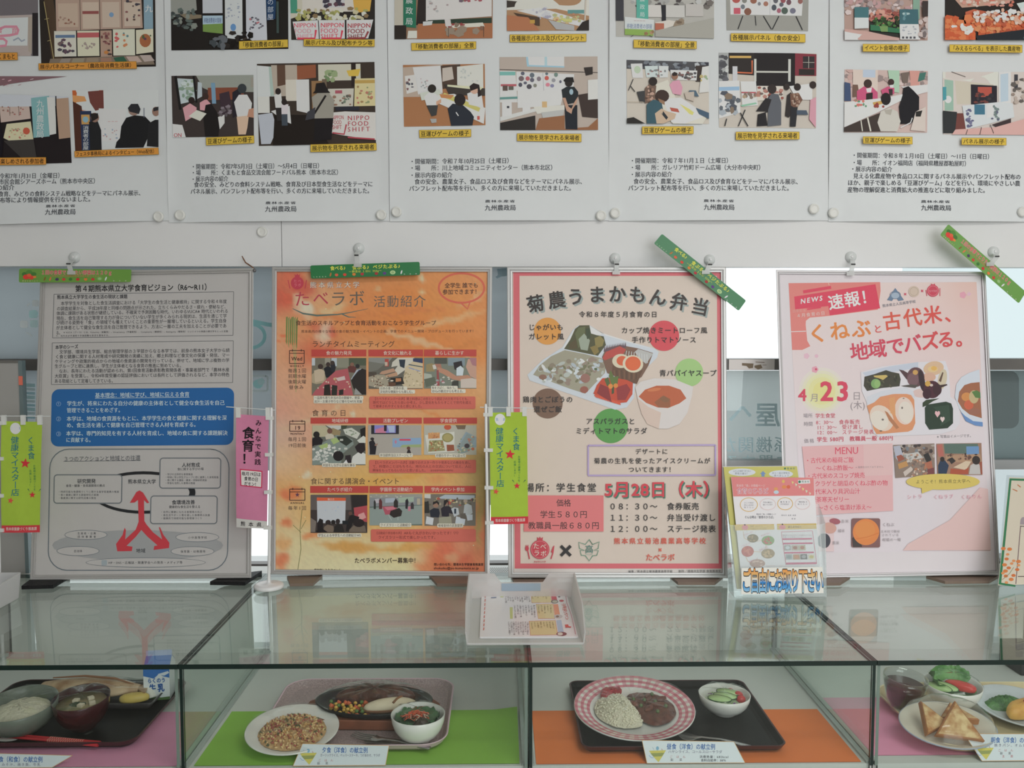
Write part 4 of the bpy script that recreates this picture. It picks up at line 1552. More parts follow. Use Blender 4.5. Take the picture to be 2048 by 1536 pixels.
for x0, x1, y, d, L in ((329.6, 437, 948.6, 5.9, ['・学びの主体的な食育推進', '・地域に学ぶ学生グループと密に連携した食育推進', '・食に関する講座・講演・体験研修実施', '・学食を活用した食育の推進']), (116, 238, 983.5, 6.3, ['・持続可能な食環境づくりに関する産学官連携の推進', '・食と健康に関する調査研究の実施', '・食資源に関する研究成果の発信']), (321, 420, 1024, 6.3, ['・自然に健康になれる食環境の向上', '・食生活サポート等を通した食環境の改善', '・健康的で持続可能な食環境づくり'])):
    mx = max(map(len, L))
    for k, s in enumerate(L): c.text(x0, y + d * k, x0 + (x1 - x0) * len(s) / mx, y + d * k, 4.8, s, '43464B')
c.rr(203, 1120, 214, 1131, 2, '8D979C')
c.build()
slab('foot', [(43, 1179), (106, 1177), (140, 1157), (72, 1157)], ZT + 0.0005, ZT + 0.008, FOOT_K, t)
slab('foot', [(420, 1170), (490, 1171), (524, 1148), (448, 1157)], ZT + 0.0005, ZT + 0.008, FOOT_K, t)

# ---------------------------------------------------------------- board 2: orange activity poster
B2 = [(544, 534), (984.5, 534), (979, 1153), (541.5, 1148.5)]
t, c, S, I = board('framed orange poster with nine small photos in three rows', B2, 1.868, 0.0, 10, 'C8966A')
q4 = I(10 - 0.4)
c.part('background_print')
WASH = [(600, 572, 26, 14, 30, 'BC4E40'), (574, 600, 14, 9, 60, 'C4583F'), (580, 556, 10, 16, 10, 'C8684A'), (636, 556, 20, 8, 20, 'CF8C68'), (612, 618, 14, 10, 50, 'D0BFA8'), (598, 600, 8, 12, 20, 'D0A888'), (655, 622, 30, 5, -20, 'D0AA7C'), (640, 655, 24, 9, 10, 'BE6244'), (648, 668, 10, 18, 10, 'CDB49A'), (662, 665, 10, 7, 0, 'C05A40'),
                           (690, 640, 60, 4, 8, 'C97640'), (800, 625, 80, 3, -6, 'C0713C'), (900, 640, 60, 5, -14, 'CD9A68'), (860, 690, 90, 4, 18, 'CDA278'), (930, 690, 40, 6, -10, 'BF7434'), (570, 668, 20, 2, 4, 'C86038'), (562, 682, 22, 1.6, 2, 'C8683E'), (945, 600, 26, 3, -30, 'CC9868'),
                           (846, 585, 5, 5, 0, 'D4AE80'), (844, 556, 5, 6, 0, 'D8BE9A'), (755, 580, 4, 4, 0, 'D0A070'), (705, 831, 6, 5, 0, 'CDBFA6'), (614, 950, 5, 5, 0, 'CDBFA6'), (570, 990, 12, 8, 20, 'C86A42'), (572, 1044, 8, 8, 0, 'C4683E'), (566, 1086, 12, 10, 10, 'C89058'), (562, 1122, 12, 16, 0, 'C46038'), (622, 1070, 12, 6, -20, 'C8743E'),
                           (700, 1094, 50, 8, 6, 'BC8430'), (810, 1096, 44, 6, -4, 'C08A3C'), (795, 955, 50, 6, -8, 'C8903C'), (590, 985, 14, 10, 40, 'C66A3C'), (910, 1104, 34, 20, 10, 'C25C40'), (944, 1118, 24, 22, -20, 'C46648'), (880, 1128, 24, 14, 30, 'C4663F'), (930, 1094, 20, 12, 0, 'C9805C'), (960, 1110, 14, 20, 10, 'C87850'), (850, 1134, 16, 10, 0, 'C6784A'), (905, 1116, 10, 9, 0, 'CB9068'),
                           (875, 960, 16, 7, 0, 'C4824A'), (958, 1040, 6, 40, 2, 'A08C50'), (966, 1000, 4, 36, 2, 'B0945C'), (640, 830, 70, 3, -22, 'D0A884'), (860, 826, 40, 3, 24, 'C47A40')]
c.lattice(q4, [['BE6A4C', 'C87C4E', 'C8824C', 'C97F47', 'C88148', 'C78652'], ['BF5A44', 'CE9468', 'CB7C44', 'C97838', 'CB8040', 'C97E44'], ['CC8C62', 'CA8250', 'C97A3E', 'C87634', 'CA7A3A', 'C87E42'], ['C98E68', 'C0603F', 'CA8A58', 'C87C40', 'C67634', 'C67C3C'],
                ['CA9474', 'CC9470', 'C98E60', 'C88A58', 'C88450', 'C8905C'], ['C49078', 'CB9270', 'CC9468', 'CC9060', 'C98C58', 'C89058'], ['BEA088', 'C49478', 'C99868', 'C89A60', 'C4924E', 'C09462'], ['C4A882', 'C4986C', 'C79C5C', 'C79A58', 'C69448', 'A89058'],
                ['C49A60', 'C8A468', 'C69A4C', 'C89C56', 'C7985A', 'B0945E'], ['C8A878', 'C89E60', 'C49040', 'C79A50', 'C88A5C', 'C67850'], ['C8B486', 'CCB68A', 'CBB080', 'CCAE78', 'C8784E', 'C46C48'], ['C8B48A', 'CCBA92', 'CEBC94', 'CEBA8C', 'C87C52', 'C8704C']], 84, 116, 3, 0.02, [(x, y, rx * 1.1, ry * 1.1, rot, seen(col)) for x, y, rx, ry, rot, col in WASH], 0.05)
for k in range(6): c.poly([(572 + k * 4, 634 + (k % 3) * 3), (575.6 + k * 4, 633), (574 + k * 4, 690 + (k * 7) % 13), (571.5 + k * 4, 684)], ['6E7A42', '7C8450', '68743E'][k % 3])
for k in range(3): c.line([(586 + k * 3, 690), (592, 760 + k * 12)], 1.4, '9A9460')
c.line([(604, 1020), (600, 1060), (602, 1098), (595, 1144)], 1.2, '6A6A3C'); c.line([(602, 1065), (586, 1050)], 1, '6A6A3C'); c.line([(602, 1058), (612, 1040)], 1, '6A6A3C')
for k in range(22):
    rnd = random.Random(k); c.ell(555 + rnd.random() * 410, 560 + rnd.random() * 560, 1.2, 1.2, 'D8BC92', 8)
c.part('logo')
c.ell(594.5, 566, 12.8, 12.8, 'B23848'); c.poly([(590, 554), (589, 548), (592.5, 550.5), (594.5, 547), (597, 550.5), (600, 548), (599, 554)], 'B23848'); c.line([(576, 560), (580, 577)], 1.6, 'B23848'); c.line([(613, 560), (610, 577)], 1.6, 'B23848')
c.char(590.5, 562, 7, 'た', 'C8707A'); c.char(599, 562, 7, 'べ', 'C8707A'); c.char(591, 570, 7, 'ラ', 'C8707A'); c.char(599, 570, 7, 'ボ', 'C8707A')
c.part('title_lettering')
D, E2 = '47302A', '5E5850'
c.text(619.7, 569.8, 719, 569.4, 13.5, '熊本県立大学', 'D2C0B4', 0.012, shadow=(0.7, 0.7, '8A4038'))
c.text(588, 598, 658, 596, 33, 'たべ', 'A83A48', 0.004); c.text(660, 597.5, 730, 596, 33, 'ラボ', E2, 0.004); c.text(746.6, 603, 852, 602, 25, '活動紹介', E2, 0.0)
c.line([(585, 617), (606, 627), (634, 631), (675, 629), (697, 625.5), (736, 617.5)], [1, 3, 3.4, 2.4, 1.6, 0.6], '56665F'); c.line([(684, 628), (697, 634), (712, 634.5)], [2.4, 2, 0.6], '56665F')
c.part('speech_bubble'); c.ring(923, 576, 47.5, 31.5, 4, 'C05A44'); c.line([(922, 606), (935, 618), (940, 604)], 3, 'C05A44')
c.text(889.3, 571, 956.7, 570.4, 11.2, '全学生 誰でも', D, 0.014); c.text(885, 584, 960, 583, 11.2, '参加できます！', D, 0.014)
c.part('lettering'); c.text(591.2, 645.8, 872.4, 645.8, 10.8, '食生活のスキルアップと食育活動をおこなう学生グループ', D, 0.01)
c.text(602.4, 663, 951, 662, 6.6, '熊本県内の様々な地域の食の魅力発信・イベントの企画、学食でのメニュー開発・プロデュースを行っています！', '5A3A30', 0.0)
for x0, x1, y, s in ((623.6, 789.8, 688, 'ランチタイムミーティング'), (624, 693, 826, '食育の日'), (621, 799.7, 962.4, '食に関する講演会・イベント')): c.part('lettering'); c.text(x0, y, x1, y, 14, s, '4E3A30', 0.0)
for x0, y0, x1, y1, wd, lab, L in ((579, 701, 608.5, 727, 'Wed', 'WEEKLY', [('毎週１回', 741.2), ('前期水曜', 752.2), ('後期火曜', 763.4), ('昼休み', 774.5)]), (579.5, 842.4, 609.9, 862.4, '19', 'MONTHLY', [('毎月１回', 878.5), ('19日前後', 890.7)]), (579.5, 978.2, 609.9, 1000.6, '★', 'ANNUAL', [('毎年1回', 1016)])):
    c.part('calendar_mark'); c.frame([(x0, y0), (x1, y0), (x1, y1), (x0, y1)], 1.5, D); c.line([(x0, y0 + 5.6), (x1, y0 + 5.6)], 1.3, D); c.line([(x0 + 6, y0 - 2.5), (x0 + 6, y0 + 2)], 1.5, D); c.line([(x1 - 6, y0 - 2.5), (x1 - 6, y0 + 2)], 1.5, D)
    m = (x0 + x1) / 2; hw = 11 if wd == 'Wed' else 6
    if wd != '★': c.text(m - hw, (y0 + y1) / 2 + 3, m + hw, (y0 + y1) / 2 + 3, 10.5, wd, D, 0.02)
    else:
        c.poly([(m + (5 if k % 2 == 0 else 2) * math.sin(k * math.pi / 5), 989.5 - (5 if k % 2 == 0 else 2) * math.cos(k * math.pi / 5)) for k in range(10)], '5A3A50')
    c.text(m - 14, y1 + 5, m + 14, y1 + 5, 5.6, lab, D, 0.02)
    for s, y in L: c.text(576 + (2 if len(s) == 3 else 0), y, 612.5 - (5 if len(s) == 3 else 0), y, 9.2, s, '50403A', 0.0)
for x0, x1, y, s, h in ((708.7, 838, 1121, 'たべラボメンバー募集中！', 11.8), (627.8, 682.4, 1140, '参加申し込みフォーム', 6.2), (867.7, 967, 1128.8, '問い合わせ先：環境共生学部食育推進室', 5.8), (867.7, 957.3, 1136, 'shokuiku@pu-kumamoto.ac.jp', 6.6)): c.part('lettering'); c.text(x0, y, x1, y, h, s, '33241E', 0.016)
RED = 'AE3E36'
rows = [(699.2, 712.7, [(623, 732.7, '食の魅力発見', 652, 704), (736.8, 846, '食文化に触れる', 766.5, 824), (848, 952.8, '暮らしに生かす', 870, 928)]), (835.3, 847.2, [(621.2, 732.5, '地域研修', 663.4, 697), (737, 843.7, '活動プレゼン', 766, 816), (847, 954, '学食提供', 880, 914)]), (972, 985.8, [(620.4, 737, 'たべラボ紹介', 654, 705), (739, 845.8, '学園祭で活動紹介', 759.4, 826), (849, 951.8, '学内イベント参加', 862, 929.4)])]
for y0, y1, L in rows:
    for x0, x1, s, a, b in L:
        c.part('heading_bar'); c.rect(x0, y0, x1, y1, RED); c.text(a, (y0 + y1) / 2, b, (y0 + y1) / 2, 8.8, s, 'DABEB0', 0.004)
def Rq(x0, y0, x1, y1): return [(x0, y0), (x1, y0), (x1, y1), (x0, y1)]
c.photo(Rq(623.6, 716, 732.5, 790.7), '''
r 0 0 100 100 6A6658
r 0 0 6 20 A9B0B4
r 24 0 10 16 8A8678
r 36 0 10 22 A0AAB0
r 46 0 22 26 7C7C6C
r 68 0 32 20 4A5242
p 9C8E74 0 44 12 30 22 32 26 56 24 66 8 70 0 66
p B0A088 4 34 16 28 24 36 22 60 6 66
e 16 23 5 7 3A2E2A
p 1E2024 22 28 30 20 38 30 42 40 34 54 26 52
e 30 17 4 6 3A2E2A
p 25282E 34 18 42 12 44 26 42 38 36 36
e 38 13 4 6 3A302A
p 5C3430 66 24 74 18 82 26 80 40 68 38
e 74 17 3.6 5 7A5848
p 9AA0A8 72 56 82 32 92 28 96 40 84 56 74 62
l 3A4A6A 3 76 54 88 32
p 2A2422 82 40 92 28 100 32 100 98 86 98 76 80 72 60
e 84 22 4 6 2A2A2C
p A25056 44 34 66 28 76 100 0 100 6 88 26 58
n 10 50 60 46 16 3.5 B5A078 C0B0A0 A08858 B8A898
p B8A8A4 44 54 60 48 62 58 48 62
p 2A2420 23 72 33 70 35 100 22 100
p 2A2A26 37 72 47 74 46 100 36 100
p 2A2624 50 86 58 84 58 98 50 100
p 8A8A88 80 80 92 98 78 98''', 51)
c.photo(Rq(737.2, 715.4, 845.5, 777.6), '''
r 0 0 100 100 5C5A52
p 7C7E7A 0 0 44 0 34 20 0 14
p 6A6A62 0 12 30 20 16 40 0 46
r 30 4 7 24 A04038
r 30 14 5 12 B0A090
p B6B2A6 44 14 54 0 84 0 86 10 70 36 54 56 48 40 54 26 42 30
p 2A3440 56 6 68 6 66 34 58 28
p A8826A 24 44 46 34 50 44 28 54 20 52
p AA8468 28 58 52 46 54 58 34 64
p B7A88A 68 30 82 12 100 12 100 98 70 98 62 88 66 50
p 303A5A 82 2 100 4 100 18 82 12
l 40505C 2 74 22 100 30
l 8088A8 2 74 32 96 44
n 66 36 34 58 30 3.5 A0906C C4B698 98886A
p 4A423A 0 46 14 46 16 60 0 70
p 928A78 0 62 16 54 30 56 40 88 20 98 0 90
n 2 58 34 36 40 3.4 B5A890 7A5A48 A09480 604838 C0B4A4
p 2A2622 40 66 62 62 66 84 44 90
p A87048 50 66 60 66 60 76 50 78
p 5C4030 36 78 50 80 50 90 38 94
e 43 74 3 2.6 C4B8A8''', 52)
c.photo(Rq(848, 715.4, 952.8, 777), '''
r 0 0 100 100 6E7468
r 20 0 24 20 4A4C46
r 46 0 32 26 74828A
p 2A2428 56 16 72 10 74 30 68 44 58 38
p B4BEC6 62 34 70 26 76 36 74 58 62 58
p 8A7A54 4 22 14 18 22 22 20 44 4 46
p B8B4AC 16 24 22 22 24 36 18 38
p 9A6A58 20 20 32 20 34 34 26 36
p A87A62 26 30 44 40 62 60 84 56 92 66 70 76 54 70 36 52 24 44
p 8A4444 24 40 28 40 30 98 25 98
p B08A78 80 30 84 4 100 8 100 70 88 60
p 9A6A70 86 0 100 0 100 28 92 24
p B7AAA0 70 70 92 66 100 70 100 98 70 98
n 12 66 26 22 14 5 B4A8A8 9A5058 8A9090
p 9AA094 0 50 14 54 16 66 0 80
p 585E50 0 70 20 62 24 84 4 96
n 36 62 20 16 8 4 B8B4A8 606058
p 3A3A34 54 76 66 74 66 98 52 98''', 53)
c.photo(Rq(624.4, 850.8, 731, 930.2), '''
r 0 0 100 100 5C6058
p A8A284 0 0 24 0 36 14 30 28 0 30
p B0B2AC 26 0 54 0 58 6 44 14
p 3A4434 54 0 66 0 62 12 54 8
p B4B6AC 58 10 74 6 90 20 84 34 62 22
n 64 12 20 12 10 2.5 5A6A54 7A8A70
p 8A7A58 38 6 54 14 52 26 34 24
p 74807A 0 58 46 24 60 28 76 36 78 48 58 70 54 96 0 100
p 2A302A 46 28 62 26 76 40 64 52 50 40
p 93A868 34 36 44 30 52 40 40 48
p 93A868 12 52 28 44 32 56 18 60
n 0 58 30 38 34 4.6 B7BAB4 C2C4BE A8ACA6
n 28 48 24 30 16 4.4 BABCB6 C2C4BE
r 52 34 6 5 A6A8A0
r 60 56 6 5 B0B2AA
p 1F1C20 0 34 10 24 20 36 18 48 4 50 0 54
e 8 23 6 8 201E1E
p B0AA98 24 26 32 18 40 24 42 32 26 36
e 33 14 5 7 6A4A3E
p 1E1D1C 90 10 100 4 100 40 92 36
p BCBEB6 84 38 96 26 100 30 100 44 90 46
p BFC0BA 76 78 90 64 100 72 100 98 72 98
p 261E20 80 54 88 44 98 44 100 62 92 72 84 66
e 49 77 10 13 1E1A1C
p 2A2226 62 76 72 74 74 94 62 94
p C4C4C4 58 96 64 86 68 98''', 54)
c.photo(Rq(735.9, 850.3, 842.7, 910.2), '''
r 0 0 100 100 9A948C
p 2A2830 6 0 58 0 58 30 6 30
r 12 0 40 26 7A78B8
p B8708A 14 14 30 6 34 26 14 26
p 9AA8D8 36 2 50 2 50 24 40 24
r 30 0 5 20 2A2430
p 7A96B4 46 44 100 42 100 72 46 74
p 8A9A6A 64 66 100 64 100 74 60 74
r 59 46 21 6 BE4058
e 52 56 2 6 B07088
p 211E24 2 56 10 48 14 62 12 98 4 98
p 211E24 4 52 12 56 16 70 14 98 3 98
e 8 46 3.6 5 2A2424
p 8A6A5C 12 66 18 60 18 66 14 70
p 2A2226 74 84 78 80 82 98 72 98
e 76 77 3.4 6 5A3A34''', 55)
c.photo(Rq(848, 850.3, 952.9, 909.6), '''
r 0 0 100 100 A3A196
p BDBDB4 2 34 58 22 58 90 8 94
e 45 7 7 9 B04A2C
p 6A5A48 60 0 80 0 78 14 64 14
p B88452 8 26 30 25 30 44 8 46
n 8 26 22 18 8 4 C89A60 A86A40
e 45 42 11 16 86804E
e 45 42 8 12 9A8E58
p 8A8458 10 52 36 50 40 86 8 90
n 10 52 28 34 36 3.4 B0A878 9A5A3A 6A6A40 C0B890
p 8A4A30 43 66 57 66 58 86 44 88
p 8294A0 68 56 80 22 100 40 100 72 90 84
p 7E8C8E 70 60 82 28 98 40 86 88 70 98 62 70
n 64 38 32 54 30 4.6 A0705A 5A5048 B0A890 7A8A70
e 82 70 5 8 40383C
e 93 80 3 5 B0603C''', 56)
c.photo(Rq(621.2, 989.5, 734.6, 1065.7), '''
r 0 0 100 100 3A3230
p 5A5250 0 0 70 0 72 40 0 40
p ADB2B8 11 8 62 9 61 76 12 74
p C8552C 11 7 62 8 62 16 11 16
t 30 12 42 6 E0B0A0 働き方
n 14 20 44 30 12 1.8 8CA0C0 B0A8B0
p 2A2424 72 0 100 0 100 60 74 50
p A04048 76 34 100 28 100 72 78 66
p C08A88 84 52 94 46 98 60 84 70
p 6E655E 0 60 10 70 8 98 0 98
p 1D191A 64 72 70 52 76 54 86 58 84 70 74 74 70 96 62 96
e 70 49 3.4 5 5A4038
p 1F1A1B 12 74 16 62 22 66 22 96 12 92
e 31 73 5 7 2A2222
p 6A5C50 24 84 30 78 40 82 42 98 22 98
e 40 72 4 6 221C1C
e 48 70 4 7 2A2224
p 23201F 42 84 48 76 56 80 60 98 40 98
r 56 68 10 10 1A1E22
p 665A4E 68 92 80 74 96 82 98 98 68 98
e 85 74 10 11 241C1C
p 1A1618 10 94 20 88 30 98 10 99''', 57)
c.photo(Rq(739, 988.2, 844.5, 1050.7), '''
r 0 0 100 100 56665F
p 8A8A84 0 0 100 0 100 12 0 12
p 7A7E82 0 12 100 10 100 34 0 40
n 0 2 60 8 8 4 A8A8A0 9A9A94
p 98A0AC 30 14 48 12 48 26 30 28
p A8A2A8 10 16 18 14 18 28 10 30
p 90A090 54 12 84 8 84 24 56 28
p 7E8A86 0 44 100 36 100 96 0 100
p A04A5A 24 40 48 38 54 50 46 64 30 66
p B86A78 28 42 46 40 50 48 34 52
p 2A2422 40 54 56 44 62 54 60 70 46 76 38 66
p 2A2624 46 24 50 14 54 24 54 44 46 42
p 5A2A2C 18 20 21 14 24 24 24 48 18 48
p 30302E 8 24 10 18 12 26 12 48 8 48
p 26242A 68 20 72 14 74 24 72 48 68 46
p 3A3236 78 30 82 26 84 34 84 48 78 48
p B07080 73 40 78 38 78 54 73 54
r 90 14 6 20 A09884
l A0A8A4 1 36 66 42 84
l A0A8A4 1 54 72 54 84''', 58)
c.photo(Rq(849, 988.2, 951.3, 1051.5), '''
r 0 0 100 100 6A645C
p 9AA4AE 24 14 40 2 98 4 98 18 60 16
p B4B4B0 0 0 12 0 12 14 0 12
n 0 14 100 26 40 6 8A8470 5A564A A89A6A 9A4A3C 4A4A44 B0A88C
p 2A2A28 0 24 8 22 10 60 0 60
p 20232E 10 52 18 44 28 46 30 60 28 74 12 72
e 22 34 5.6 9 8A6A58
p 1E1A1A 16 34 17 24 24 21 29 28 28 36 24 28
p 25202A 32 46 38 38 48 38 56 48 58 64 48 60 48 72 34 70
e 42 28 4 8 8A6858
p 1E1A1A 37 44 38 20 44 16 47 24 47 42 45 24
p 8A8876 28 74 52 70 54 98 28 98
p B5B8BC 4 70 18 76 16 98 2 94
p A8AEB4 52 46 58 42 66 44 68 64 58 72
p 2A3442 58 46 62 46 62 62 58 62
p A0A6AA 78 34 84 30 92 36 94 60 84 70 76 60
e 80 22 4 6 9A8A7A
p B0B8C0 62 70 80 78 78 98 60 92
p A9B0B8 82 66 94 64 94 82 84 84
p 5A544C 70 62 80 60 82 80 70 76''', 59)
WH = 'C9BFB0'
for x0, x1, y, s in ((628.7, 725.3, 795.6, '一品持ち寄り弁当の日の開催や、野菜・'), (628.7, 724, 802.8, '出汁・お菓子作りなど様々なWSを実施'), (760, 813, 776.7, '日本の食・世界の食、'), (760, 828.6, 783.4, '文化的な側面からも楽しむ。'), (863.5, 914, 775.6, '魚をさばく、味わう。'), (863.5, 929.7, 782.2, 'SDGsの観点からも考える。'), (645.5, 710, 930.2, '対話をしながら企画を練る'), (760, 824, 910.4, '弁当提供当日ステージにて'), (871.7, 930.7, 911, '月替わりテーマに沿って'), (636.2, 721.4, 1070.5, '学生による中学生への活動紹介WS'), (760.7, 821.3, 1050, 'クイズラリーと活動紹介'), (876, 925, 1051, '地域食材の試食提供')):
    c.part('caption'); c.rr(x0 - 1.5, y - 3.9, x1 + 1.5, y + 3.9, 2, WH); c.text(x0, y, x1, y, 6.3, s, '3A3230', 0.012)
PK, PT = 'BE5C4E', '6E2A28'
for x0, y0, x1, y1, L in ((738.8, 793, 951, 817.8, 0), (738.3, 919.7, 952, 946, 3), (741.7, 1058.6, 951.8, 1083.4, 7)):
    c.part('comment_box'); c.rr(x0, y0, x1, y1, 3, PK)
    for a, b, y, s, h in ((746.6, 940, 797.6, '【たべラボメンバーの声】郷土料理はこの形という固定された形でなくとも、', 6.6), (745.5, 943, 805, '現代ではどうしたら良いか考え、少し変化をもたらすことで世代を超え', 6.6), (745.5, 847.7, 812.4, 'て継承されやすくなると感じました。', 6.6), (747, 941, 925, '【たべラボメンバーの声】活動でのポスター作りや発表などの機会を通し', 6.6), (745, 943, 932.8, 'て、料理のことはもちろん、地元の人との交流について伝え、人に', 6.6), (745, 855, 940.6, '興味をもってもらいたいと思いました。', 6.6), (858, 909, 941, '（総合管理学部総合管理学科）', 4.4), (750.4, 806, 1066, '【活動紹介参加者の声】', 6.0), (808, 917, 1066, 'ARもぐ丸がかわいかったです！♡♡', 7.4), (756, 875, 1074.6, 'クイズラリー形式で楽しかったです。', 7.4)):
        if y0 < y < y1: c.text(a, y, b, y, h, s, PT, 0.006)
c.build()
slab('foot', [(574, 1157), (580, 1173), (626, 1172), (645, 1155)], ZT + 0.0005, ZT + 0.0065, FOOT_B, t)
slab('foot', [(858, 1155), (874, 1173), (950, 1173), (962, 1156)], ZT + 0.0005, ZT + 0.0065, FOOT_B, t)

# ---------------------------------------------------------------- board 3: bento poster
B3 = [(1014, 534), (1452, 534), (1455.5, 1156), (1016.5, 1155.5)]
t, c, S, I = board('framed cream poster with a red border, a lunch box picture and a soup cup', B3, 1.868, 0.0, 11, 'BFB1A6', 'A3A3A2')
RD = 'BE5A62'
c.part('border')
for q in ([(1026.5, 543.6), (1442.6, 543.6), (1442.6, 551.6), (1026.5, 551.6)], [(1026.5, 551), (1039, 551), (1041, 1128), (1029.5, 1137)], [(1433.8, 551), (1442.6, 543.6), (1443.5, 1137), (1437.5, 1128)], [(1030, 1127), (1443.2, 1127), (1443.2, 1137), (1030, 1137)]): c.poly(q, RD)
c.poly([(1028.5, 1137.6), (1444, 1137.6), (1444, 1146.5), (1028.5, 1146)], 'B9B2AE')
c.part('title')
for dx, dy, col in ((3.4, 3.4, '86918F'), (0, 0, '322C2A')):
    for ch, x, y, a in (('菊', 265, 378, -11), ('農', 450, 346, -8), ('う', 615, 318, -5), ('ま', 800, 300, -2), ('か', 978, 295, 0), ('も', 1155, 300, 2), ('ん', 1330, 322, 5), ('弁', 1515, 362, 8), ('当', 1700, 405, 11)):
        c.char(1010 + x / 4.357 + dx, 520 + y / 4.357 + dy, 36, ch, col, 0.026, a)
for x, y, r, col in ((1095, 662.3, 27, 'C98838'), (1327.9, 671.5, 30.4, 'BE3E48'), (1378.4, 745, 28, '8CB06C'), (1095.4, 806.9, 30, '6E5444'), (1221.5, 851.8, 34.6, '4A8A3E')): c.part('colour_dot'); c.ell(x, y, r, r, col, 40)
c.part('lunch_picture')
def Z5(*q): return [(1010 + q[i] / 4.357, 520 + q[i + 1] / 4.357) for i in range(0, len(q), 2)]
def E5(x, y, rx, ry, col, rot=0): c.ell(1010 + x / 4.357, 520 + y / 4.357, rx / 4.357, ry / 4.357, col, 24, rot)
c.poly(Z5(195, 1000, 330, 870, 500, 760, 590, 610, 640, 570, 740, 570, 880, 655, 1300, 770, 1340, 800, 1325, 850, 1210, 965, 1135, 1080, 1125, 1200, 1060, 1285, 960, 1305, 600, 1180, 215, 1050), 'B3BAC2')
c.poly(Z5(500, 775, 600, 610, 640, 575, 740, 575, 880, 660, 1300, 780, 1180, 740, 860, 640), 'C2C8CE')
c.poly(Z5(515, 775, 570, 690, 610, 600, 650, 570, 735, 568, 750, 640, 800, 655, 860, 665, 880, 740, 810, 835), '4A4A30')
for q, col in ((Z5(610, 640, 640, 590, 700, 580, 690, 700, 640, 770), '5A6040'), (Z5(640, 690, 690, 640, 740, 700, 720, 790, 660, 780), '8A9484'), (Z5(700, 600, 740, 590, 745, 680, 715, 690), '3A4430'), (Z5(780, 680, 830, 660, 865, 700, 850, 750, 790, 770), '7E7240'), (Z5(560, 730, 620, 690, 630, 770, 560, 775), '50462C'), (Z5(740, 760, 800, 740, 820, 800, 780, 830), '7A6A38')): c.poly(q, col)
c.poly(Z5(245, 1000, 300, 920, 400, 840, 520, 785, 700, 820, 840, 855, 885, 900, 870, 985, 800, 1060, 700, 1165, 560, 1120, 400, 1060), '8E8A78')
rnd = random.Random(5)
for k in range(90):
    u, v = rnd.random(), rnd.random(); x = 290 + u * 560; y = 1000 - u * 60 + (v - .5) * (120 + 150 * min(u, .6)); 
    E5(x, y, rnd.uniform(10, 34), rnd.uniform(8, 22), rnd.choice(['A9B2B8', 'B9C0C4', '9AA4AA', 'A0A6A0', '7E7464', '6A6A50', 'C0C6CA', '86766A']), rnd.uniform(-40, 60))
E5(700, 1030, 42, 40, '8A6258'); E5(690, 1130, 36, 30, '8A5244'); E5(330, 1020, 34, 22, '7E5E50'); E5(480, 1060, 30, 18, '6E6450'); E5(790, 950, 14, 10, '4A5A38')
c.poly(Z5(845, 845, 880, 770, 1000, 740, 1160, 770, 1290, 810, 1250, 920, 1190, 1020, 1120, 1060, 1000, 1030, 890, 985), '6E5242')
for k in range(14): c.poly(Z5(860 + k * 14, 800 - k * 3, 868 + k * 14, 740 - k * 2, 876 + k * 14, 800 - k * 3), '5A4450')
c.poly(Z5(850, 855, 880, 800, 1000, 750, 1055, 780, 1030, 820, 930, 850, 870, 875), 'A84038')
c.poly(Z5(1160, 775, 1290, 815, 1230, 905, 1180, 870, 1130, 800), 'A4A4A2')
for k in range(9): c.line(Z5(1060 + k * 22, 790 + k * 4, 1050 + k * 24, 850 + k * 6), 1.2, 'B4B6B8')
c.poly(Z5(940, 900, 1100, 980, 1200, 960, 1150, 1080, 1000, 1050, 930, 990), '5E4230')
for k in range(10): c.line(Z5(950 + k * 22, 960, 962 + k * 20, 1040), 1.4, ['74543C', '4A3626'][k % 2])
E5(1010, 880, 76, 62, 'BDB49C'); E5(1020, 878, 48, 42, 'C2552E'); E5(1115, 905, 90, 76, 'C2B8A0', 10); E5(1115, 902, 68, 62, 'C4562C'); E5(1122, 905, 50, 46, 'CC5A2A')
c.poly(Z5(770, 1165, 800, 1090, 850, 1030, 950, 1025, 1060, 1045, 1115, 1070, 1110, 1170, 1060, 1240, 960, 1250, 860, 1210), 'B03E22')
for k in range(16): c.poly(Z5(776 + k * 14, 1180 + k * 5, 790 + k * 14, 1170 + k * 4, 800 + k * 14, 1205 + k * 4), 'C24A2A')
c.poly(Z5(830, 1080, 900, 1110, 930, 1240, 860, 1200, 800, 1160), '7E2A2A'); c.poly(Z5(970, 1110, 1060, 1080, 1095, 1130, 1050, 1220, 980, 1220), '862C2C')
for q, col in ((Z5(865, 1040, 900, 1020, 920, 1090, 890, 1100), '4A5A2E'), (Z5(920, 960, 950, 1020, 990, 1010, 980, 1080, 930, 1100, 905, 1010), '566832'), (Z5(930, 1100, 950, 1100, 950, 1160, 930, 1170), '3A4A2A')): c.poly(q, col)
E5(920, 1100, 20, 22, 'C87A2C'); E5(965, 1095, 20, 20, 'C27828')
c.part('soup_cup_picture'); c.poly(Z5(1135, 1110, 1180, 1060, 1300, 1030, 1480, 1040, 1640, 1105, 1630, 1180, 1590, 1330, 1520, 1430, 1420, 1470, 1340, 1470, 1240, 1430, 1190, 1330, 1150, 1180), 'BEB8B6')
c.poly(Z5(1150, 1200, 1190, 1340, 1240, 1430, 1340, 1470, 1360, 1330, 1250, 1280), 'BCA89C')
c.poly(Z5(1165, 1190, 1220, 1130, 1320, 1095, 1430, 1095, 1530, 1130, 1580, 1205, 1520, 1250, 1420, 1290, 1330, 1285, 1230, 1245), 'A8522C')
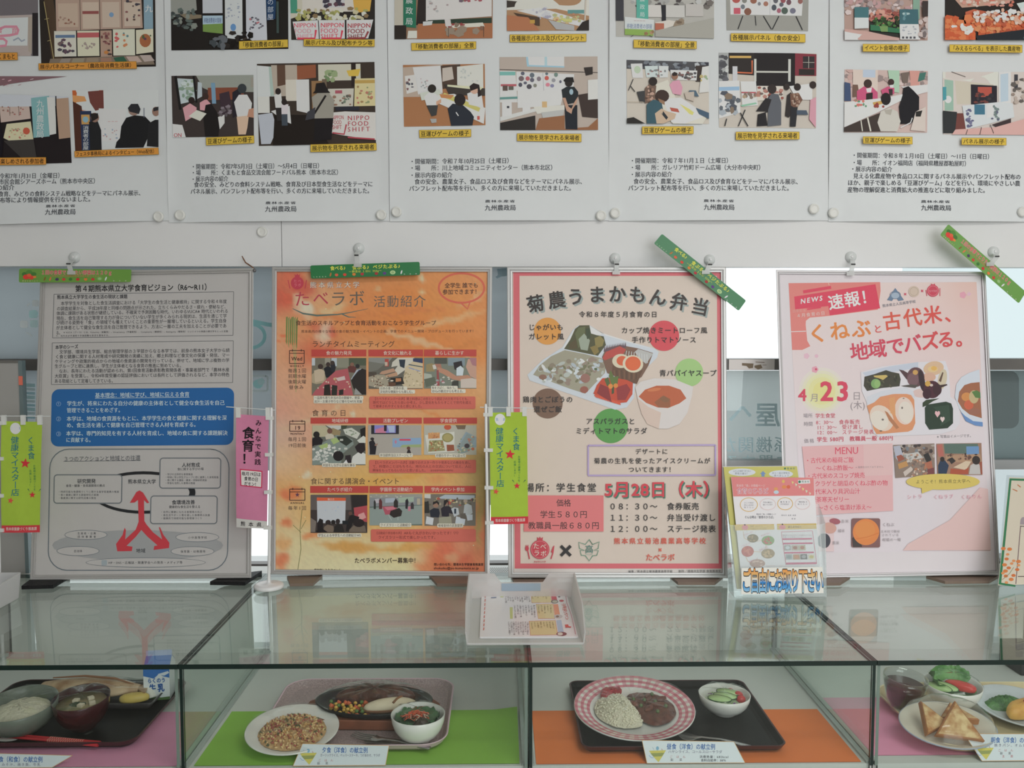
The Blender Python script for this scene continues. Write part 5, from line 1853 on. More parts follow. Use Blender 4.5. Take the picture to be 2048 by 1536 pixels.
c.poly(Z5(1300, 1240, 1380, 1180, 1440, 1210, 1440, 1285, 1340, 1285), '865030'); E5(1390, 1215, 40, 22, '7A5234', 20); E5(1300, 1130, 60, 14, 'B8683A', -8)
T3 = '2E2C2C'
for x0, x1, y, h, s in ((1158, 1315, 628.6, 12.8, '令和８年度５月食育の日'), (1057, 1127, 654.3, 13.5, 'じゃがいも'), (1057, 1128, 673, 13.5, 'ガレット風'), (1242.5, 1415, 660.5, 13.5, 'カップ焼きミートローフ風'), (1263.6, 1392.8, 679.5, 13.5, '手作りトマトソース'), (1318.7, 1433.5, 746, 14, '青パパイヤスープ'), (1045.6, 1145.9, 798.9, 13.5, '鶏肉とごぼうの'), (1067.4, 1124, 818.4, 13.5, '混ぜご飯'), (1171.8, 1270.5, 842.5, 13.5, 'アスパラガスと'), (1151.2, 1294.6, 861.8, 13.5, 'ミディトマトのサラダ'),
                        (1270.5, 1336, 903, 12, 'デザートに'), (1187.9, 1420.8, 921.5, 12.5, '菊農の生乳を使ったアイスクリームが'), (1256.7, 1349.7, 939, 12.5, 'ついてきます！'), (1050, 1193, 975, 18.5, '場所：学生食堂'), (1217.7, 1315.3, 1012.6, 15.5, '０８：３０〜'), (1334, 1398.3, 1012.6, 15.5, '食券販売'), (1217.7, 1315.3, 1035.2, 15.5, '１１：３０〜'), (1334, 1432, 1035.2, 15.5, '弁当受け渡し'), (1217.7, 1315.3, 1057.6, 15.5, '１２：００〜'), (1334, 1432, 1057.6, 15.5, 'ステージ発表')):
    c.part('lettering'); c.text(x0, y, x1, y, h, s, T3, 0.014)
c.part('dessert_frame'); c.frame([(1176.4, 891), (1431, 890), (1431, 950), (1176.4, 951)], 3.4, '9E8CB4')
c.part('date_lettering'); c.text(1208.5, 978.6, 1440, 978.2, 34, '5月28日（木）', 'BE303E', 0.03, shadow=(2.4, 2.6, '2E6A58'))
c.part('lettering'); c.text(1227.6, 1082, 1412, 1081.6, 13.2, '熊本県立菊池農業高等学校', 'C0503E', 0.02); c.char(1320.3, 1099.4, 13, '×', 'C0503E', 0.04); c.text(1291.2, 1114.7, 1350, 1114.7, 15, 'たべラボ', 'C0503E', 0.02)
c.part('lettering'); c.text(1256.7, 1143, 1442, 1142, 5.6, '編集／熊本県立菊池農業高等学校　　制作／環境共生学部 食育推進室', '4A4A4E', 0.006)
c.part('price_box')
c.poly([(1050, 990.8), (1207.2, 990.8), (1207.2, 1063), (1047.5, 1063)], 'CA686A')
c.part('price_lettering')
for x0, x1, y, s in ((1112.6, 1142, 1005.7, '価格'), (1080, 1174.8, 1028.7, '学生５８０円'), (1056, 1198.7, 1051, '教職員一般６８０円')): c.text(x0, y, x1, y, 15.5, s, '4E2E30', 0.014)
L = 'B03644'
c.part('plate_logo')
c.ell(1080, 1099, 19, 19, L); c.ring(1080, 1099, 17, 17, 0.8, 'C87A80'); c.poly([(1075, 1082), (1074, 1074), (1078, 1077), (1080, 1073), (1082, 1077), (1086, 1074), (1085, 1082)], L)
for ch, x, y in (('た', 1072.5, 1092), ('べ', 1086.5, 1093), ('ラ', 1073.5, 1106), ('ボ', 1087, 1107)): c.char(x, y, 12.5, ch, 'CFC2B4', 0.006)
c.line([(1055.5, 1100), (1059, 1118)], 2.2, L); c.ell(1054, 1097, 3.8, 5, L)
for k in range(3): c.line([(1051.4 + k * 2.6, 1090), (1051.8 + k * 2.2, 1096)], 1, L)
c.poly([(1109, 1091), (1106, 1093), (1102, 1104), (1105, 1106), (1101, 1117), (1103, 1118.5), (1107, 1106)], L)
c.part('cross_mark')
for a in (45, -45):
    ca, sa = math.cos(math.radians(a)), math.sin(math.radians(a)); c.poly([(1131.6 + x * ca - y * sa, 1101.6 + x * sa + y * ca) for x, y in ((-14, -3), (14, -3), (14, 3), (-14, 3))], '262424')
c.part('school_emblem')
gq = [(735, 1042), (763, 1085), (822, 1062), (812, 1120), (770, 1138), (815, 1138), (800, 1180), (765, 1182), (735, 1228), (700, 1182), (665, 1178), (655, 1138), (695, 1138), (650, 1120), (642, 1065), (700, 1085)]
c.line([(1010 + x / 4.357, 840 + y / 4.357) for x, y in gq + gq[:2]], 1.4, '2E7A62'); c.char(1178.5, 1098, 17, '高', '2E6A62', 0.01); c.ring(1178.5, 1107, 7, 3, 0.7, '7A9A90')
c.part('lettering'); c.text(1068, 1123.5, 1092, 1123.5, 4, '熊本県立大学', L, 0.01)
c.build()
slab('foot', [(1022, 1157), (1030, 1173), (1100, 1173), (1116, 1156)], ZT + 0.0005, ZT + 0.0065, FOOT_B, t)
slab('foot', [(1340, 1157), (1356, 1170), (1430, 1170), (1446, 1157)], ZT + 0.0005, ZT + 0.0065, FOOT_B, t)

# ---------------------------------------------------------------- board 4: news poster
B4 = [(1552, 540), (1971, 543.5), (2000, 1149), (1571, 1157)]
t, c, S, I = board('framed white poster with pink and red lettering and pictures of small dishes', B4, 1.880, 0.0, 7.5, 'C2BBBF', 'A9A7A8')
def Z7(*q): return [(1540 + q[i] / 4.031, 520 + q[i + 1] / 4.031) for i in range(0, len(q), 2)]
def Z8(*q): return [(1420 + q[i] / 3.261, 850 + q[i + 1] / 3.261) for i in range(0, len(q), 2)]
def ZB(*q): return [(1690 + q[i] / 6.827, 700 + q[i + 1] / 6.827) for i in range(0, len(q), 2)]
def EB(x, y, rx, ry, col, rot=0): c.ell(1690 + x / 6.827, 700 + y / 6.827, rx / 6.827, ry / 6.827, col, 22, rot)
c.part('background_print')
c.lattice([(1577, 566), (1953, 564), (1981, 1102), (1606, 1106)], [['C9B0B0', 'C6B4B2', 'C8B2AE', 'C4A49C'], ['C9B4B4', 'C8B6B6', 'C6B0AE', 'C6AAA6'], ['C8B6B8', 'C4B6B8', 'C8B2B2', 'C6B0AE'], ['C4B8BA', 'C6B8B8', 'C4B8BA', 'C2B8BC'], ['C2B8BE', 'C4B8BC', 'C2B8BE', 'C0B8BE'], ['C2B8BE', 'C2B8BE', 'C0B9BF', 'C2B4B6'], ['C2B9BF', 'C2B9BF', 'C0B9BF', 'C2ACAC']], 12, 16)
c.poly(Z7(150, 187, 888, 178, 892, 250, 870, 400, 480, 450, 320, 465, 290, 490, 288, 520, 300, 650, 325, 695, 260, 725, 178, 725), 'C4706A')
c.line(Z7(170, 578, 290, 574), 1.6, 'CDBDBD'); c.line(Z7(470, 185, 478, 205), 1.2, 'D0A890')
c.poly(Z7(195, 295, 850, 195, 888, 390, 482, 447, 470, 372, 203, 398), 'C2344E'); c.poly(Z7(265, 245, 490, 208, 495, 232, 270, 270), 'C2344E'); c.poly(Z7(298, 392, 410, 375, 412, 388, 300, 404), 'C2344E')
for r, col in ((46, 'C6BCB4'), (40, 'C8BFA8'), (34, 'C9C298'), (27, 'C8C088'), (18, 'C8BE78')): c.ell(1644, 782, r, r * 1.02, col, 30)
for x, y, r in ((1613, 712, 6), (1633, 712, 4), (1630, 739, 7), (1926, 590, 7), (1938, 588, 4)):
    for k in range(5): c.ell(x + r * .5 * math.cos(k * 1.257), y + r * .5 * math.sin(k * 1.257), r * .5, r * .5, 'C8A0AE' if r != 7 else 'CC8C9C', 10)
c.ell(1632, 738.5, 2.2, 2.2, 'B8405A')
c.part('lettering')
c.part('news_lettering'); c.text(1601, 602.5, 1645, 595.5, 13.5, 'NEWS', 'DCC8C8', 0.03, 1.0, 0.2); c.text(1656, 606, 1752, 590, 32, '速報！', 'DCCFCF', 0.024)
c.text(1593, 631.6, 1650, 626, 8.5, '４月食育の日', 'D2B4B0', 0.0); c.text(1585, 622.5, 1612, 620, 6.5, '四季彩室', 'C89088', 0.0)
c.part('slogan_lettering')
for s, x, y, col, h in (('く', 1635.5, 666.4, 'C6742E', 40), ('ね', 1679, 661, 'C6742E', 40), ('ぶ', 1722.3, 656.4, 'C67030', 40), ('と', 1755.8, 657.7, 'BE4E4C', 18), ('古', 1784.4, 641.8, 'C04C3C', 38), ('代', 1825.3, 634.5, 'C04C3C', 38), ('米', 1865, 629, 'C04640', 38), ('、', 1905, 628, 'C04640', 34), ('地', 1718.6, 702.6, 'B83A50', 38), ('域', 1754.6, 697.4, 'B83A50', 38), ('で', 1790.6, 692, 'B83A50', 38), ('バ', 1825, 687, 'B83A50', 38), ('ズ', 1860, 682, 'BC4044', 38), ('る', 1892, 678.5, 'BC4044', 36), ('。', 1928, 676, 'BC4044', 36)):
    c.char(x, y, h, s, col, 0.024, -7)
c.part('date_lettering'); c.char(1605, 789, 33, '4', 'BE3450', 0.03); c.char(1629.3, 795, 17.5, '月', '8E8488', 0.0); c.text(1640, 780.5, 1699, 780.5, 54, '23', 'BE3450', 0.03); c.char(1713.7, 791.6, 18, '日', '8E8488', 0.0); c.text(1700, 810, 1731, 810, 18, '(木)', '8E8488', 0.0)
RP = 'B8475A'
for x0, y0, x1, y1, h, s, col, w in ((1606.5, 831.4, 1625.6, 831, 9.5, '場所', '8A8288', 0), (1630.5, 831.4, 1670.7, 831, 10, '学生食堂', RP, .008), (1607.5, 848, 1626, 847.7, 9.5, '時間', '8A8288', 0), (1632, 844.8, 1667, 844, 10, '8：30〜', RP, 0), (1678, 844, 1720, 843.4, 10, '食券販売', RP, .004), (1633.7, 854.8, 1674, 854.3, 10, '11：30〜', RP, 0), (1684, 854, 1726.6, 853.4, 10, '受け渡し', RP, .004), (1633.7, 865, 1675, 864.5, 10, '12：00〜', RP, 0), (1684, 864.2, 1748, 863.4, 10, 'ステージ発表', RP, .004), (1608, 881.8, 1628.5, 881.4, 9.5, '価格', '8A8288', 0), (1633.7, 879, 1786.4, 875.6, 10.6, '学生 580円　教職員一般 680円', RP, .018),
                                   (1873.8, 873.4, 1946, 871, 7, '※写真はイメージです。', '807C80', 0), (1765, 611.8, 1831.5, 602.6, 6.8, '熊本県立人吉高等学校', '70727C', .004)): c.part('lettering'); c.text(x0, y0, x1, y1, h, s, col, w)
c.part('crest')
c.poly([(1790.6, 576), (1808, 600), (1797, 602), (1790.6, 592), (1784, 602), (1774, 600)], '5C7088'); c.ell(1790.6, 591, 8, 6, '8E9CAC'); c.ring(1790.6, 590, 11, 8, 1, '5C7088')
c.part('crest'); c.char(1810.5, 588, 10, '×', 'B8405A', .04); c.ell(1828, 583, 11, 11, 'B4A294'); c.ring(1828, 583, 8.5, 8.5, .8, '9A8878'); c.char(1844.5, 581.5, 10, '×', 'B8405A', .04)
c.part('plate_logo'); c.ell(1866, 581.5, 12, 12, 'B43A4E'); c.ring(1866, 581.5, 10, 10, .7, 'C88088'); c.poly([(1862, 571), (1862, 567), (1866, 569), (1870, 567), (1870, 571)], 'B43A4E'); c.line([(1852, 580), (1854, 592)], 1.4, 'B43A4E'); c.line([(1880, 576), (1880, 592)], 1.2, 'B43A4E'); c.text(1858, 582, 1874, 582, 5.5, 'たべラボ', 'D0A0A8')
c.part('dish_picture')
c.poly(ZB(215, 300, 500, 225, 1000, 165, 1370, 150, 1420, 300, 1440, 640, 1560, 720, 1570, 1000, 1500, 1090, 1300, 1150, 450, 1180, 390, 1130, 290, 700, 230, 560), 'BFBCC2')
c.poly(ZB(240, 310, 600, 225, 1000, 165, 1000, 240, 740, 290, 280, 360), 'A9B0BE')
c.poly(ZB(265, 365, 400, 330, 560, 275, 640, 300, 740, 320, 760, 400, 745, 495, 500, 520, 300, 560, 255, 490), '3C3A30')
for k in range(30):
    rnd = random.Random(k + 40); EB(300 + rnd.random() * 430, 350 + rnd.random() * 150, 26, 14, rnd.choice(['4A4838', '2E2E28', '545240', '3A3C2C']), rnd.random() * 90)
EB(420, 460, 66, 66, '6E9458'); EB(440, 460, 40, 50, '7EA060'); c.poly(ZB(390, 350, 560, 340, 585, 360, 520, 410, 460, 385, 400, 370), 'B09A54')
EB(1210, 250, 140, 95, 'BC9E80', -10); EB(1200, 260, 70, 40, 'C2A878'); EB(1215, 250, 40, 30, 'C49A4C'); EB(1150, 370, 90, 60, 'BA9480'); EB(1330, 400, 60, 140, 'B4A890', 10); EB(1040, 590, 120, 60, 'BCA4A0')
c.poly(ZB(735, 265, 800, 280, 900, 340, 1000, 420, 900, 440, 840, 400), '4A3438'); EB(965, 370, 120, 135, '5A3E44'); EB(930, 400, 80, 90, '6A4E54'); EB(960, 305, 36, 34, 'B08848'); EB(1050, 420, 40, 150, '33242A', -10)
c.poly(ZB(760, 490, 900, 470, 1000, 480, 960, 520, 800, 500), '4A4440')
EB(1190, 540, 118, 120, '45242E'); EB(1120, 600, 60, 70, '3A1E28'); EB(1260, 540, 60, 80, '3A2228'); EB(1130, 460, 38, 38, 'B48C3C'); EB(1180, 480, 22, 18, 'B8A8A0')
c.poly(ZB(1280, 480, 1390, 465, 1400, 480, 1300, 520), '3A2A2A'); c.poly(ZB(1280, 420, 1330, 300, 1345, 310, 1310, 440), '5A4438')
c.poly(ZB(300, 760, 400, 715, 480, 640, 640, 605, 800, 590, 900, 615, 945, 680, 960, 1000, 920, 1090, 860, 1115, 430, 1150, 390, 1080), 'C08058')
c.poly(ZB(300, 640, 500, 560, 830, 505, 930, 560, 960, 660, 880, 600, 640, 600, 470, 640, 390, 720, 300, 740), 'B6B8C0')
EB(500, 930, 150, 190, 'C4B2A4', -35); EB(810, 830, 130, 190, 'C4B0A6', -8); EB(470, 960, 110, 140, 'CABBB0', -35); EB(830, 850, 100, 150, 'CABAB0', -8)
c.poly(ZB(540, 830, 580, 850, 740, 1060, 700, 1080, 600, 960), 'A06A48'); c.poly(ZB(600, 660, 680, 640, 690, 900, 620, 860), 'C08858'); EB(515, 950, 16, 14, '6A605C'); EB(780, 790, 12, 16, '6A605C'); EB(800, 660, 14, 8, '7A6A5C'); EB(490, 1105, 20, 8, '5C5448')
c.poly(ZB(1060, 720, 1110, 680, 1290, 660, 1200, 700, 1110, 760, 1060, 780), '2E3A26')
c.poly(ZB(1090, 790, 1120, 745, 1380, 705, 1450, 730, 1475, 800, 1475, 1000, 1400, 1068, 1150, 1088, 1095, 1000), '26362A'); c.poly(ZB(1200, 780, 1420, 750, 1440, 960, 1300, 1040, 1330, 900), '2F4234')
for x, y, s, col in ((1262, 872, 1.0, 'C89CA0'), (1330, 945, 0.85, 'C6B0AE')): c.poly(ZB(x, y + 50 * s, x - 36 * s, y - 5 * s, x - 30 * s, y - 36 * s, x - 10 * s, y - 38 * s, x, y - 22 * s, x + 12 * s, y - 40 * s, x + 34 * s, y - 30 * s, x + 36 * s, y), col)
c.poly(ZB(1835, 265, 1700, 310, 1590, 370, 1520, 470, 1500, 640, 1560, 800, 1640, 930, 1760, 1020, 1882, 1045, 1870, 900), 'B4BAC8')
c.poly(ZB(1838, 438, 1720, 450, 1630, 480, 1560, 570, 1540, 700, 1600, 800, 1700, 880, 1868, 932), '8E5A40')
EB(1660, 640, 70, 60, 'B87A40'); EB(1690, 750, 64, 66, 'B4563A'); EB(1760, 640, 66, 90, 'AA9870'); c.poly(ZB(1730, 570, 1800, 550, 1848, 580, 1852, 660, 1780, 650), '4E6E3C'); EB(1770, 840, 80, 46, '8A5C4A')
c.poly(ZB(1580, 840, 1640, 900, 1750, 970, 1880, 985, 1882, 1045, 1780, 1030, 1650, 970), '5A7CAC')
c.part('menu_panel')
c.poly([(1604, 893), (1784.6, 886.8), (1786.4, 1021.7), (1618, 1031)], 'C99A9C'); c.poly([(1727, 889), (1785, 887), (1786, 950), (1728, 952)], 'CBA2A2')
c.part('tint_panel'); c.poly([(1605, 1034), (1668, 1034), (1668, 1103), (1612, 1103)], 'C6AEB0')
c.part('tint_panel'); c.poly([(1806, 1101), (1816, 1088), (1900, 1040), (1960, 975), (1976, 978), (1982, 1100)], 'C4A6A4')
c.part('menu_lettering')
MR = 'BE4258'
for x0, y0, x1, y1, h, s in ((1669, 900.8, 1717, 900, 20, 'MENU'), (1610, 921, 1707.6, 919.5, 12, '・古代米の稲荷ご飯'), (1631.6, 936.4, 1706.7, 935.2, 12, '〜くねぶ酢飯〜'), (1612.6, 952, 1729.7, 950.2, 12, '・古代米のスコップ焼売'), (1607, 967.5, 1775.7, 965.6, 12, '・キクラゲと胡瓜のくねぶ酢の物'), (1608, 983.5, 1720.5, 982, 12, '・古代米入り具沢山汁'), (1610, 999.4, 1699, 998.4, 12, '・緑茶寒天ゼリー'), (1636, 1015.4, 1743.5, 1014, 12, '〜さくら塩漬け添え〜')): c.text(x0, y0, x1, y1, h, s, MR, 0.012 if s != 'MENU' else 0.01)
c.text(1711, 934.6, 1767, 933.6, 4.6, '※麺類含まれておりません', '8A7478')
c.photo([(1786.5, 890), (1869, 887), (1870, 950), (1791, 956)], '''
r 0 0 100 100 7A6A60
n 0 0 100 40 40 8 5A4A44 9A9088 6A7078 A89488 3A3232
p 9A9CAA 0 4 16 2 22 30 10 50 4 40
p 8A4A38 6 34 18 30 26 44 10 52
p A8A6A4 24 30 60 24 72 44 34 50
n 26 30 46 30 30 5 8A8A88 B0A8A0 6A5A50 A07860
p A87C48 8 58 30 50 34 66 10 74
p B0A49C 20 84 40 68 46 78 24 98
p 2A2828 72 34 84 28 92 50 82 64
p 9A5A44 74 60 92 54 96 88 84 84
p 6A3A3C 82 80 98 76 98 98 80 98
n 40 60 40 38 30 5 8A7468 B8A898 6A5A54 9A6A50''', 61)
c.photo([(1873, 887.4), (1962.8, 886), (1965, 949.7), (1874.8, 949.7)], '''
r 0 0 100 100 8A6A58
p 4E625A 16 0 92 2 92 34 18 32
p A05A50 0 4 12 2 16 40 4 42
p 5C80A8 66 10 94 10 94 36 66 38
p 9A7A60 20 38 96 34 100 60 20 60
n 20 34 70 20 26 5 5A4038 3A2E2C 9A7460 7A5A48
p 25344A 2 70 8 52 18 54 26 70 20 98 2 98
e 12 50 5 8 2A2422
p B9A68E 36 76 64 56 76 58 66 80 60 84
p 9A4830 30 80 62 84 70 76 68 98 28 98
p 2E2A2A 24 50 34 44 42 56 32 66
p A8A4A2 74 70 86 60 98 72 98 98 70 98
e 87 54 9 14 2E2624
p 8A4A38 94 60 100 58 100 98 96 98''', 62)
c.part('speech_bubble')
c.ell(1886, 963.5, 73.6, 16, 'BCA850', 36); c.poly([(1843, 974), (1844, 987), (1868, 978)], 'BCA850')
c.text(1831.5, 963.6, 1941, 962, 8.6, 'ようこそ！熊本県立大学へ', '5E5430', 0.004)
c.part('grain_picture')
c.ell(1670, 1042.6, 11, 6, '93505A', 20, 8); c.ell(1659, 1056, 14, 11, 'B88C80', 20, 10); c.ell(1648, 1081.5, 13, 15, '3A3A42')
c.part('citrus_picture'); c.rr(1703, 1036.6, 1760.4, 1095, 4, '74504E'); c.poly([(1704, 1076), (1722, 1068), (1724, 1094), (1706, 1094)], '3C3434'); c.ell(1732, 1064, 26.4, 26.4, 'C87434', 36); c.ell(1730, 1060, 20, 18, 'CC7A38'); c.line([(1712, 1078), (1735, 1074), (1757, 1066)], 2, 'C06A2C')
c.part('lettering')
for x0, x1, y, s, h in ((1682, 1698, 1042.6, '赤米', 7.5), (1676, 1690, 1061.6, '緑米', 7.5), (1664, 1679, 1086, '黒米', 7.5), (1765, 1789, 1049.3, 'くねぶ', 8), (1762, 1800, 1063, '五木村で栽培', 6), (1764, 1798, 1070, 'されている', 6), (1765, 1802, 1079.5, '柑橘の一種', 7)): c.text(x0, y, x1, y - 0.4, h, s, '8E868A')
c.part('lettering')
for x0, x1, s in ((1814, 1845, 'シトラ'), (1867, 1907, 'くねラブ'), (1922, 1964, 'くねりん')): c.text(x0, 994, x1, 992.6, 9.5, s, 'C48A98', 0.0)
c.build()
slab('foot', [(1852, 1157), (1890, 1168), (1978, 1167), (2003, 1153)], ZT + 0.0005, ZT + 0.0065, FOOT_B, t)
slab('foot', [(1580, 1160), (1600, 1172), (1680, 1171), (1700, 1158)], ZT + 0.0005, ZT + 0.0065, FOOT_B, t)
# ================================================================ glass display cases
GLASS = glass_mat('case_glass', (0.972, 0.990, 0.982), 0.0, 0.028, gain=1.0)
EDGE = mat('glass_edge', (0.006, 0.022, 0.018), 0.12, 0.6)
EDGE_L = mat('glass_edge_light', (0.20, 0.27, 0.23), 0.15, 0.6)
SHELF = mat('white_shelf', 'A9ADA8', 0.55, 0.3, noise=0.03, nscale=8)
CAB = mat('white_cabinet', 'B8B8B4', 0.5, 0.4)
RAIL = mat('clear_floor_rail', (0.42, 0.47, 0.44), 0.25, 0.5, 0.1)
xa, xm, xb = onY(357, 1325, YF).x, onY(1057, 1325, YF).x, onY(1753, 1318, YF).x
wid = xb - xm
BX = [xa - wid, xa, xm, xb, xb + wid]
LAB = ['glass display case over the dark tray with the milk carton', 'glass display case over the pale pink steak tray', 'glass display case over the black tray with the curry-like stew plate', 'glass display case over the beige tray with toast']
LAB[2] = 'glass display case over the black tray with the stew and rice plate'
for k in range(4):
    x0, x1 = BX[k] + 0.0012, BX[k + 1] - 0.0012
    t = thing('display_case', LAB[k], 'display case', ((x0 + x1) / 2, (YF + YB) / 2, 0), 'glass display cases in a row')
    th = 0.008
    e = [1, 1, 1, 1, 1, 1]
    # bottom top front right back left
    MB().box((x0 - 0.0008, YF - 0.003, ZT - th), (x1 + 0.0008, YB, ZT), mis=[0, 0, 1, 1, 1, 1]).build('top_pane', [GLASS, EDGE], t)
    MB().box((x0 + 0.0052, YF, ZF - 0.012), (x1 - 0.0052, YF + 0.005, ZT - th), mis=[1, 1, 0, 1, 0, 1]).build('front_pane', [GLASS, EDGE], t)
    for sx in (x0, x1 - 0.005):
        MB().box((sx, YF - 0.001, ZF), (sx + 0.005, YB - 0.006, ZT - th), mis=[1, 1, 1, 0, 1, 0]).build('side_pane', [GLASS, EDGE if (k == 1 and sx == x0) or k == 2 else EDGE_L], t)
        MB().box((sx - (0 if sx == x0 else 0.0035), YF + 0.0056, ZF), (sx + (0.0085 if sx == x0 else 0.005), YB - 0.006, ZF + 0.004)).build('floor_rail', RAIL, t)
    MB().box((x0, YB - 0.006, ZF), (x1, YB, ZT - th)).build('back_panel', SHELF, t)
    MB().box((x0, YF + 0.0055, ZF - 0.02), (x1, YB, ZF)).build('shelf', SHELF, t)
    MB().box((x0, YF + 0.01, 0.0), (x1, YB, ZF - 0.02)).build('cabinet', CAB, t)

# coloured paper mats on the shelf
def matt(label, col, x0, x1, y0, y1, curl=0.0):
    t = thing('paper_mat', label, 'mat', ((x0 + x1) / 2, (y0 + y1) / 2, ZF), 'coloured paper mats in the cases')
    nx, ny = 12, 12
    def z(u, v): return ZF + 0.0009 + (0.006 * curl * max(0, (u - 0.9) / 0.1) ** 1.5 * v + 0.0012 * max(0, v - .92) * 10 * curl)
    P = [(x0 + (x1 - x0) * i / nx, y0 + (y1 - y0) * j / ny, z(i / nx, j / ny)) for j in range(ny + 1) for i in range(nx + 1)]
    f = [(j * (nx + 1) + i, j * (nx + 1) + i + 1, (j + 1) * (nx + 1) + i + 1, (j + 1) * (nx + 1) + i) for j in range(ny) for i in range(nx)]
    MB().add(P, f, 0, True).add([(p[0], p[1], ZF + 0.0003) for p in (P[0], P[nx], P[-1], P[-1 - nx])], [(3, 2, 1, 0)]).build('sheet', mat('mat_' + col, col, 0.6, 0.25, noise=0.03, nscale=18), t)
    return t
ym = onZ(760, 1423, ZF).y
matt('pink paper mat under the dark tray with the milk carton', 'C07F9C', BX[0] + 0.02, BX[1] - 0.013, YF + 0.012, onZ(430, 1424, ZF).y, 0)
matt('bright green paper mat under the steak tray, curling up at its corner', '74A236', BX[1] + 0.016, BX[2] - 0.014, YF + 0.012, ym, 1)
matt('orange paper mat under the black tray with the stew plate', 'C8682A', BX[2] + 0.013, BX[3] - 0.016, YF + 0.010, onZ(1300, 1421, ZF).y, 0)
matt('pink paper mat under the beige tray with toast', 'C87F9C', BX[3] + 0.013, BX[4] - 0.02, onZ(1800, 1511, ZF).y, onZ(1690, 1396, ZF).y, 0)
# ================================================================ clips, green card strips, banners, holders
CLEAR = glass_mat('clear_acrylic', (0.90, 0.92, 0.92), 0.03, 0.03, milk=0.035, milkcol=(0.8, 0.8, 0.8))
CLIPM = glass_mat('clip_plastic', (0.86, 0.88, 0.88), 0.1, 0.06, milk=0.6, milkcol=(0.96, 0.96, 0.95))
STEEL = mat('steel', (0.55, 0.55, 0.55), 0.25, 0.5, 0.9)
DARKBIT = mat('dark_clip_pin', (0.05, 0.05, 0.05), 0.4)

def clip(px, py, tip, Ytip, label):
    """magnet with a clear jaw that hangs down from the white wall to the edge it grips"""
    p = onY(px, py, YW); q = onY(tip[0], tip[1], Ytip)
    t = thing('magnet_clip', label, 'clip', p, 'clear magnet clips on the wall')
    M = Matrix.Translation(p) @ Matrix.Rotation(math.radians(90), 4, 'X')
    MB().lathe([(0, 0), (0.0120, 0), (0.0125, 0.001), (0.0118, 0.0042), (0.0085, 0.0075), (0.0045, 0.0092), (0, 0.0096)], 28, M=M).build('dome', mat('clip_dome', 'B4B7B6', 0.25, 0.5), t)
    MB().lathe([(0, 0.0093), (0.0035, 0.0093), (0.003, 0.0105), (0, 0.0108)], 16, M=M).build('boss', mat('clip_boss', 'D8D8D6', 0.3), t)
    top = p + Vector((0, -0.009, -0.006))
    mid = Vector((q.x * 0.6 + p.x * 0.4, min(q.y, p.y) - 0.004, q.z * 0.55 + p.z * 0.45))
    mb = MB()
    for a, b_ in ((top, mid), (mid, q + Vector((0, -0.0025, -0.006)))):
        d = (b_ - a).normalized(); s = Vector((1, 0, 0)) - d * d.x; s.normalize(); u = d.cross(s)
        w, h = 0.0048, 0.0012
        mb.loft([[r + s * i * w + u * j * h for i, j in ((-1, -1), (1, -1), (1, 1), (-1, 1))] for r in (a, b_)], 0, True, True, None, False)
    mb.box((q.x - 0.0085, q.y - 0.0042, q.z - 0.009), (q.x + 0.0085, q.y - 0.0022, q.z - 0.001))
    mb.build('jaw', CLIPM, t)
    MB().tube([mid + Vector((-0.0045, -0.001, 0)), mid + Vector((0.0045, -0.001, 0))], 0.0016, 8).build('pin', DARKBIT, t)
    return t

